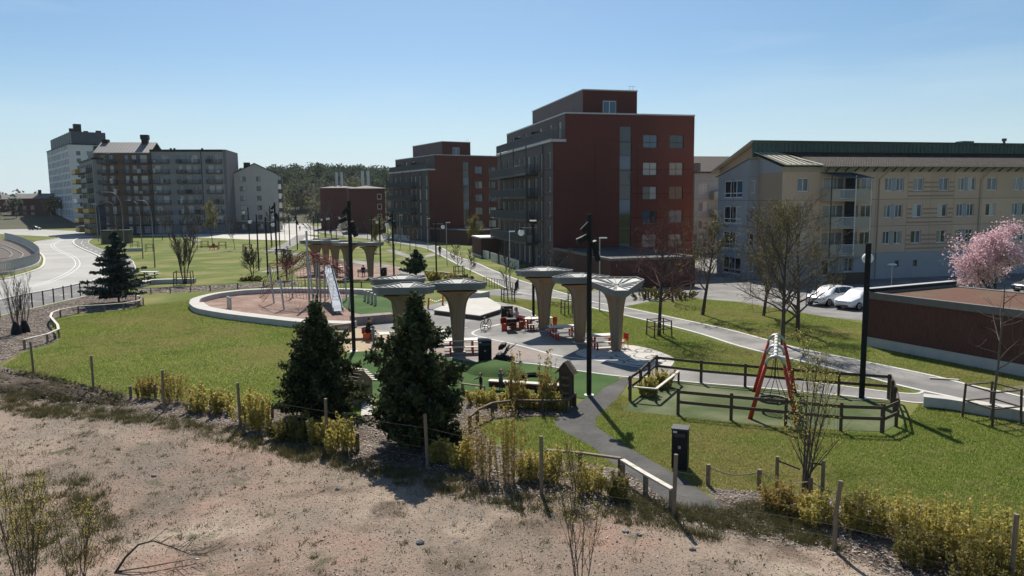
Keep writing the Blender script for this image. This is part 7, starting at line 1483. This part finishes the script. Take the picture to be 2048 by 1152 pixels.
# --- twin pushchair and scooter
p = G(1004, 727); pc_ = T('pushchair', 'black twin pushchair with raised hoods beside litter bin', 'pushchair', (p.x, p.y, 0.016), -0.2)
for x, r in ((-0.42, 0.13), (0.45, 0.17)):
    for y in (-0.34, 0.34):
        w = MB().tube([(x, y-0.03, r), (x, y+0.03, r)], r, 16).build('wheel', M['rubber'], pc_); MB().tube([(x, y-0.034, r), (x, y+0.034, r)], r*0.62, 12).build('rim', M['steel'], w)
f = MB()
for y in (-0.34, 0.34):
    for a, b in (((-0.42, y, 0.13), (0.30, y, 0.62)), ((0.45, y, 0.17), (-0.15, y, 0.55)), ((-0.1, y, 0.4), (0.72, y, 1.02))): f.tube([a, b], 0.018, 6)
f.tube([(0.72, -0.34, 1.02), (0.72, 0.34, 1.02)], 0.02, 6); f.build('frame', M['darkgrey'], pc_)
for y in (-0.18, 0.18):
    s_ = MB(); s_.cbox((0.0, y, 0.48), (0.42, 0.30, 0.07), 0, 0, -0.15); s_.cbox((0.24, y, 0.70), (0.07, 0.30, 0.50), 0, 0, 0.45); s_.build('seat', M['black'], pc_)
    hd = MB()
    for k in range(6):
        a = -0.3+k*0.42
        for j in range(9): th = math.pi*j/8; rr_ = 0.30; hd.v.append((0.14-rr_*math.sin(a)*math.sin(th), y-0.175*math.cos(th), 0.80+rr_*math.cos(a)*math.sin(th)))
    for k in range(5):
        for j in range(8): hd.f.append((k*9+j, k*9+j+1, (k+1)*9+j+1, (k+1)*9+j)); hd.m.append(0)
    hd.build('hood', M['black'], pc_, smooth=True)
MB().cbox((-0.25, 0, 0.36), (0.10, 0.62, 0.30), 0, 0, 0.3).build('footrest', M['black'], pc_)
MB().cbox((0.02, 0, 0.27), (0.62, 0.6, 0.22)).build('basket', M['black'], pc_)
p = G(1033, 727); sc_ = T('kick_scooter', 'small child kick scooter with blue deck beside pushchair', 'scooter', (p.x, p.y, 0.016), 0.4); blue = pm('blue_plastic', (0.10, 0.22, 0.42), (0.08, 0.18, 0.36), 4, 0.4)
MB().box(-0.25, 0.2, -0.06, 0.06, 0.07, 0.10).build('deck', blue, sc_); MB().tube([(0.22, 0, 0.06), (0.16, 0, 0.62)], 0.016, 8).build('stem', M['steel'], sc_); MB().tube([(0.16, -0.16, 0.62), (0.16, 0.16, 0.62)], 0.018, 8).build('handlebar', M['black'], sc_)
for x, y in ((0.22, -0.08), (0.22, 0.08), (-0.25, 0)): MB().tube([(x, y-0.015, 0.055), (x, y+0.015, 0.055)], 0.055, 12).build('wheel', M['rubber'], sc_)
# ================================================================= PEOPLE
SKIN = pm('skin', (0.44, 0.27, 0.20), (0.40, 0.24, 0.175), 4, 0.55)
def cloth(n, c): return pm(n, c, tuple(x*0.75 for x in c), 12, 0.85, 0.2, 40)
EYE = pm('eye_dark', (0.02, 0.015, 0.012), (0.015, 0.01, 0.01), 5, 0.3)
def capsule(mb, a, b, ra, rb):
    a, b = Vector(a), Vector(b); d = b-a; L_ = max(d.length, 1e-4); d.normalize()
    mb.tube([a-d*ra*0.96, a-d*ra*0.7, a-d*ra*0.3, a, b, b+d*rb*0.3, b+d*rb*0.7, b+d*rb*0.96], [ra*0.25, ra*0.71, ra*0.95, ra, rb, rb*0.95, rb*0.71, rb*0.25], 10)
def person(label, loc, rz, s, J, top, bottom, shoes, hair, long_hair=False, cap=None, child=False, group=None):
    "J: joint positions in metres for a 1.7 m adult (faces -Y); one continuous remeshed body, hair as child"
    pr = []   # (a, b, ra, rb, tag) tag: 0 skin 1 top 2 bottom 3 shoe 4 eye
    P_, C_, N_, Hd = Vector(J['pelvis']), Vector(J['chest']), Vector(J['neck']), Vector(J['head']); hs = 1.28 if child else 1.0
    pr += [(P_+Vector((-.07, 0, 0)), P_+Vector((.07, 0, 0)), .125, .125, 2), (P_, C_, .135, .150, 1), (C_+Vector((-.08, 0, .02)), C_+Vector((.08, 0, .02)), .125, .125, 1), (C_, N_, .10, .055, 1), (N_, Hd, .052, .05, 0)]
    f = Vector(J.get('look', (0, -1, 0))).normalized(); sd_ = Vector((-f.y, f.x, 0)).normalized(); u = Vector((0, 0, 1)); h = hs*0.112
    pr += [(Hd-u*.025*hs-f*.005, Hd+u*.045*hs, h*0.80, h*0.86, 0), (Hd+f*h*0.35-u*.06*hs, Hd+f*h*0.28, h*.55, h*.55, 0), (Hd+f*h*0.92-u*.015, Hd+f*h*1.02-u*.03, .014, .017, 0)]
    for q in (-1, 1): pr += [(Hd+f*h*0.80+sd_*(q*.034*hs)+u*.012, Hd+f*h*0.815+sd_*(q*.036*hs)+u*.012, .013, .013, 4), (Hd+sd_*(q*h*0.86)-u*.02, Hd+sd_*(q*h*0.9)+u*.015, .018, .02, 0)]
    pr.append((Hd+f*h*0.82-u*.062*hs-sd_*.018, Hd+f*h*0.82-u*.062*hs+sd_*.018, .010, .010, 5))
    for q, k in ((-1, 'L'), (1, 'R')):
        S_, E_, W_ = Vector(J['sh'+k]), Vector(J['el'+k]), Vector(J['wr'+k]); pr += [(C_+Vector((q*.08, 0, .04)), S_, .09, .072, 1), (S_, E_, .062, .050, 1), (E_, W_, .048, .034, 1)]
        d = (W_-E_).normalized(); sd2 = d.cross(Vector((0.1, 0.2, 1))).normalized(); nn = sd2.cross(d); pr.append((W_, W_+d*.075, .030, .036, 0)); kn = W_+d*.09
        for i, (o_, l) in enumerate(((-.030, .062), (-.010, .076), (.011, .070), (.031, .055))): b0 = kn+sd2*o_; m_ = b0+d*l*.55-nn*.008; pr += [(b0, m_, .0125, .0115, 0), (m_, m_+d*l*.38-nn*.022, .0115, .010, 0)]
        th = W_+d*.03-sd2*.03; pr += [(th, th+d*.035-sd2*.026-nn*.008, .014, .012, 0), (th+d*.035-sd2*.026-nn*.008, th+d*.065-sd2*.030-nn*.02, .012, .010, 0)]
        H_, K_, A_ = Vector(J['hip'+k]), Vector(J['kn'+k]), Vector(J['an'+k]); pr += [(H_, K_, .092, .062, 2), (K_, A_, .060, .040, 2)]; tf_ = Vector(J.get('toe', (0, -1, 0))); pr.append((A_+Vector((0, 0, -.035))-tf_*.03, A_+Vector((0, 0, -.045))+tf_*.15, .042, .034, 3))
    mb = MB()
    for a, b, ra, rb, tg in pr: capsule(mb, Vector(a)*s, Vector(b)*s, ra*s, rb*s)
    tmp = mb.build('tmp_body', SKIN); md = tmp.modifiers.new('r', 'REMESH'); md.mode = 'VOXEL'; md.voxel_size = (0.0135 if Vector(loc).y < 60 else 0.03)*s; sm = tmp.modifiers.new('s', 'SMOOTH'); sm.factor = 0.5; sm.iterations = 2
    dg = bpy.context.evaluated_depsgraph_get(); ev = tmp.evaluated_get(dg); me = bpy.data.meshes.new_from_object(ev, depsgraph=dg); bpy.data.objects.remove(tmp)
    me.name = 'person'; me.materials.clear()
    for m_ in (SKIN, top, bottom, shoes, EYE, pm('lip', (0.34, 0.13, 0.11), (0.3, 0.11, 0.1), 4, 0.5)): me.materials.append(m_)
    n = len(me.polygons); ce = np.zeros(n*3); me.polygons.foreach_get('center', ce); ce = ce.reshape(-1, 3); best = np.full(n, 1e9); idx = np.zeros(n, np.int32)
    for a, b, ra, rb, tg in pr:
        a_ = np.array(Vector(a)*s); b_ = np.array(Vector(b)*s); ab = b_-a_; t_ = np.clip(((ce-a_)@ab)/max(ab@ab, 1e-9), 0, 1); dd = np.linalg.norm(ce-(a_+t_[:, None]*ab), axis=1)-(ra+(rb-ra)*t_)*s; k_ = dd < best; best[k_] = dd[k_]; idx[k_] = tg
    me.polygons.foreach_set('material_index', idx); me.polygons.foreach_set('use_smooth', np.ones(n, bool)); o = link('person', me, None, loc, rz); tag(o, label, 'person', group)
    hm = MB(); hc = Hd*s-f*(h*0.12*s)+u*(.028*hs*s); hm.sph((0, 0, 0), h*s*1.0, 14, 9, (0.98, 1.02, 1.0)); hm.v = [v for v in hm.v]
    fz = [i for i, v in enumerate(hm.v)]
    keep = lambda v: not (Vector(v).dot(f) > 0.50*h*s and v[2] < 0.45*h*s) and v[2] > (-0.55*h*s if not long_hair else -2*h*s)
    faces = [q for q in hm.f if all(keep(hm.v[i]) for i in q)]; hm.f = faces; hm.m = [0]*len(faces); hm.v = [tuple(Vector(v)+hc) for v in hm.v]
    if long_hair: capsule(hm, hc-f*(h*0.5*s), hc-f*(h*0.75*s)-u*(0.22*s), h*0.75*s, h*0.45*s); hm.m = [0]*len(hm.f)
    hm.build('hair', hair if not cap else cap, o, smooth=True)
    if cap: bb = MB(); bb.cbox(tuple(Hd*s+f*(h*1.1*s)+u*(.05*s)), (0.16*s, 0.16*s, 0.015*s), math.atan2(f.y, f.x)); bb.build('cap_peak', cap, o)
    return o
def stand(aL=None, aR=None, look=(0, -1, 0)):
    J = dict(pelvis=(0, 0, .93), chest=(0, .0, 1.27), neck=(0, 0, 1.43), head=(0, -.02, 1.585), shL=(-.18, 0, 1.37), shR=(.18, 0, 1.37), elL=(-.23, .02, 1.10), elR=(.23, .02, 1.10), wrL=(-.24, -.08, .88), wrR=(.24, -.08, .88), hipL=(-.09, 0, .90), hipR=(.09, 0, .90), knL=(-.10, -.03, .50), knR=(.10, -.01, .50), anL=(-.10, 0, .085), anR=(.11, .04, .085), look=look)
    if aL: J['elL'], J['wrL'] = aL
    if aR: J['elR'], J['wrR'] = aR
    return J
def sit(look=(0, -1, 0), lean=0.0, aL=None, aR=None):
    J = dict(pelvis=(0, 0, .56), chest=(0, -lean*.5, .90), neck=(0, -lean*.8, 1.06), head=(0, -lean-.02, 1.215), shL=(-.18, -lean*.6, 1.0), shR=(.18, -lean*.6, 1.0), elL=(-.22, -.12-lean*.6, .76), elR=(.22, -.12-lean*.6, .76), wrL=(-.12, -.34, .74), wrR=(.12, -.34, .74), hipL=(-.09, -.02, .53), hipR=(.09, -.02, .53), knL=(-.12, -.44, .52), knR=(.12, -.44, .52), anL=(-.12, -.42, .085), anR=(.12, -.46, .085), look=look)
    if aL: J['elL'], J['wrL'] = aL
    if aR: J['elR'], J['wrR'] = aR
    return J
blk_c, dkg, hairD, hairB = cloth('black_cloth', (0.018, 0.018, 0.02)), cloth('dark_grey_cloth', (0.06, 0.06, 0.065)), pm('dark_hair', (0.02, 0.014, 0.01), (0.012, 0.009, 0.007), 30, 0.6, stretch=(1, 1, 6)), pm('brown_hair', (0.07, 0.045, 0.028), (0.05, 0.032, 0.02), 30, 0.6, stretch=(1, 1, 6))
rose, greyc, olive, shoe = cloth('pale_rose_cloth', (0.52, 0.40, 0.40)), cloth('grey_cloth', (0.24, 0.25, 0.27)), cloth('grey_green_cloth', (0.13, 0.15, 0.13)), cloth('shoe_dark', (0.03, 0.03, 0.03))
# red benches for the seated adults
def small_bench(px, py, rz, label, m='red', w=1.2):
    p = G(px, py); t = T('red_bench', label, 'bench', (p.x, p.y, 0.018), rz); MB().box(-w/2, w/2, -0.22, 0.22, 0.41, 0.455).build('seat', M[m], t)
    for x in (-w/2+0.12, w/2-0.12): MB().box(x-0.05, x+0.05, -0.2, 0.2, 0, 0.409).build('leg', M[m], t)
    MB().box(-w/2, w/2, 0.20, 0.24, 0.46, 0.80).build('backrest', M[m], t); return p
def seated_on(px, py, rz, label, *a, **k): p = G(px, py); return person(label, (p.x, p.y, 0.018), rz, *a, **k)
small_bench(1018, 659, 0.9, 'dark red bench under the adult in black'); seated_on(1018, 659, 0.9, 'adult in black clothes seated on bench at the plaza, facing right', 1.0, sit((0.3, -1, -0.1), 0.12), blk_c, blk_c, shoe, hairD, True)
small_bench(1034, 655, -0.9, 'red bench under the adult in pale rose top'); seated_on(1034, 655, -0.9, 'adult in pale rose top seated on bench, facing left', 1.02, sit((-0.2, -1, -0.1), 0.08), rose, blk_c, shoe, hairB, True)
p = G(738, 684); small_bench(736, 680, 1.3, 'orange seat behind the standing child at the grey table', 'orange', 0.7); seated_on(736, 680, 1.3, 'adult in black with dark cap seated on orange seat', 1.05, sit((0.2, -1, -0.2), 0.15), blk_c, blk_c, shoe, hairD, False, blk_c)
p = G(747, 692); person('child in grey standing at the grey play table', (p.x, p.y, 0.03), 1.35, 0.68, stand(((-.22, -.2, 1.12), (-.16, -.42, 1.06)), ((.22, -.2, 1.12), (.16, -.42, 1.06))), greyc, greyc, shoe, hairB, child=True)
p = G(962, 789); person('toddler in dark jacket stretching an arm to the left', (p.x, p.y, 0.022), -1.3, 0.54, stand(((-.24, -.26, 1.26), (-.24, -.50, 1.20)), None, (0.2, -1, 0)), blk_c, dkg, shoe, hairD, child=True)
p = G(1002, 784); person('toddler in grey-green top standing by the turf mound', (p.x, p.y, 0.022), 0.5, 0.58, stand(((-.20, -.16, 1.12), (-.05, -.26, 1.20)), ((.20, -.16, 1.12), (.06, -.26, 1.18))), olive, dkg, shoe, hairB, child=True)
small_bench(428, 500, 0.3, 'far orange bench on the lawn before the grey block', 'orange', 1.6); seated_on(428, 500, 0.3, 'far person in dark clothes seated on orange bench', 1.05, sit((0, -1, 0), 0.1), blk_c, cloth('orange_cloth', (0.35, 0.10, 0.03)), shoe, hairD)
small_bench(727, 553, 0.2, 'far pale bench under the rightmost distant shelter', 'wood_pale', 1.4); seated_on(727, 553, 0.2, 'far person in dark clothes seated under the rightmost distant shelter', 1.0, sit((0.4, -1, 0), 0.15), blk_c, blk_c, shoe, hairD)
for k, (px, py, rz, c, lb) in enumerate(((662, 470, 1.2, blk_c, 'far person in black walking before the brick flats'), (650, 474, -1.0, greyc, 'far person in grey walking at the street corner'), (600, 462, 0.4, rose, 'far person in a light top crossing the street'), (880, 512, 0.6, blk_c, 'far person in black walking on the white path'), (700, 557, -0.6, dkg, 'far person in grey standing under the middle distant shelter'))):
    p = G(px, py); person(lb, (p.x, p.y, 0.02), rz, 1.0, stand(((-.23, .10, 1.12), (-.22, .02, .90)), ((.23, -.10, 1.12), (.22, -.25, .95))), c, blk_c, shoe, hairD)
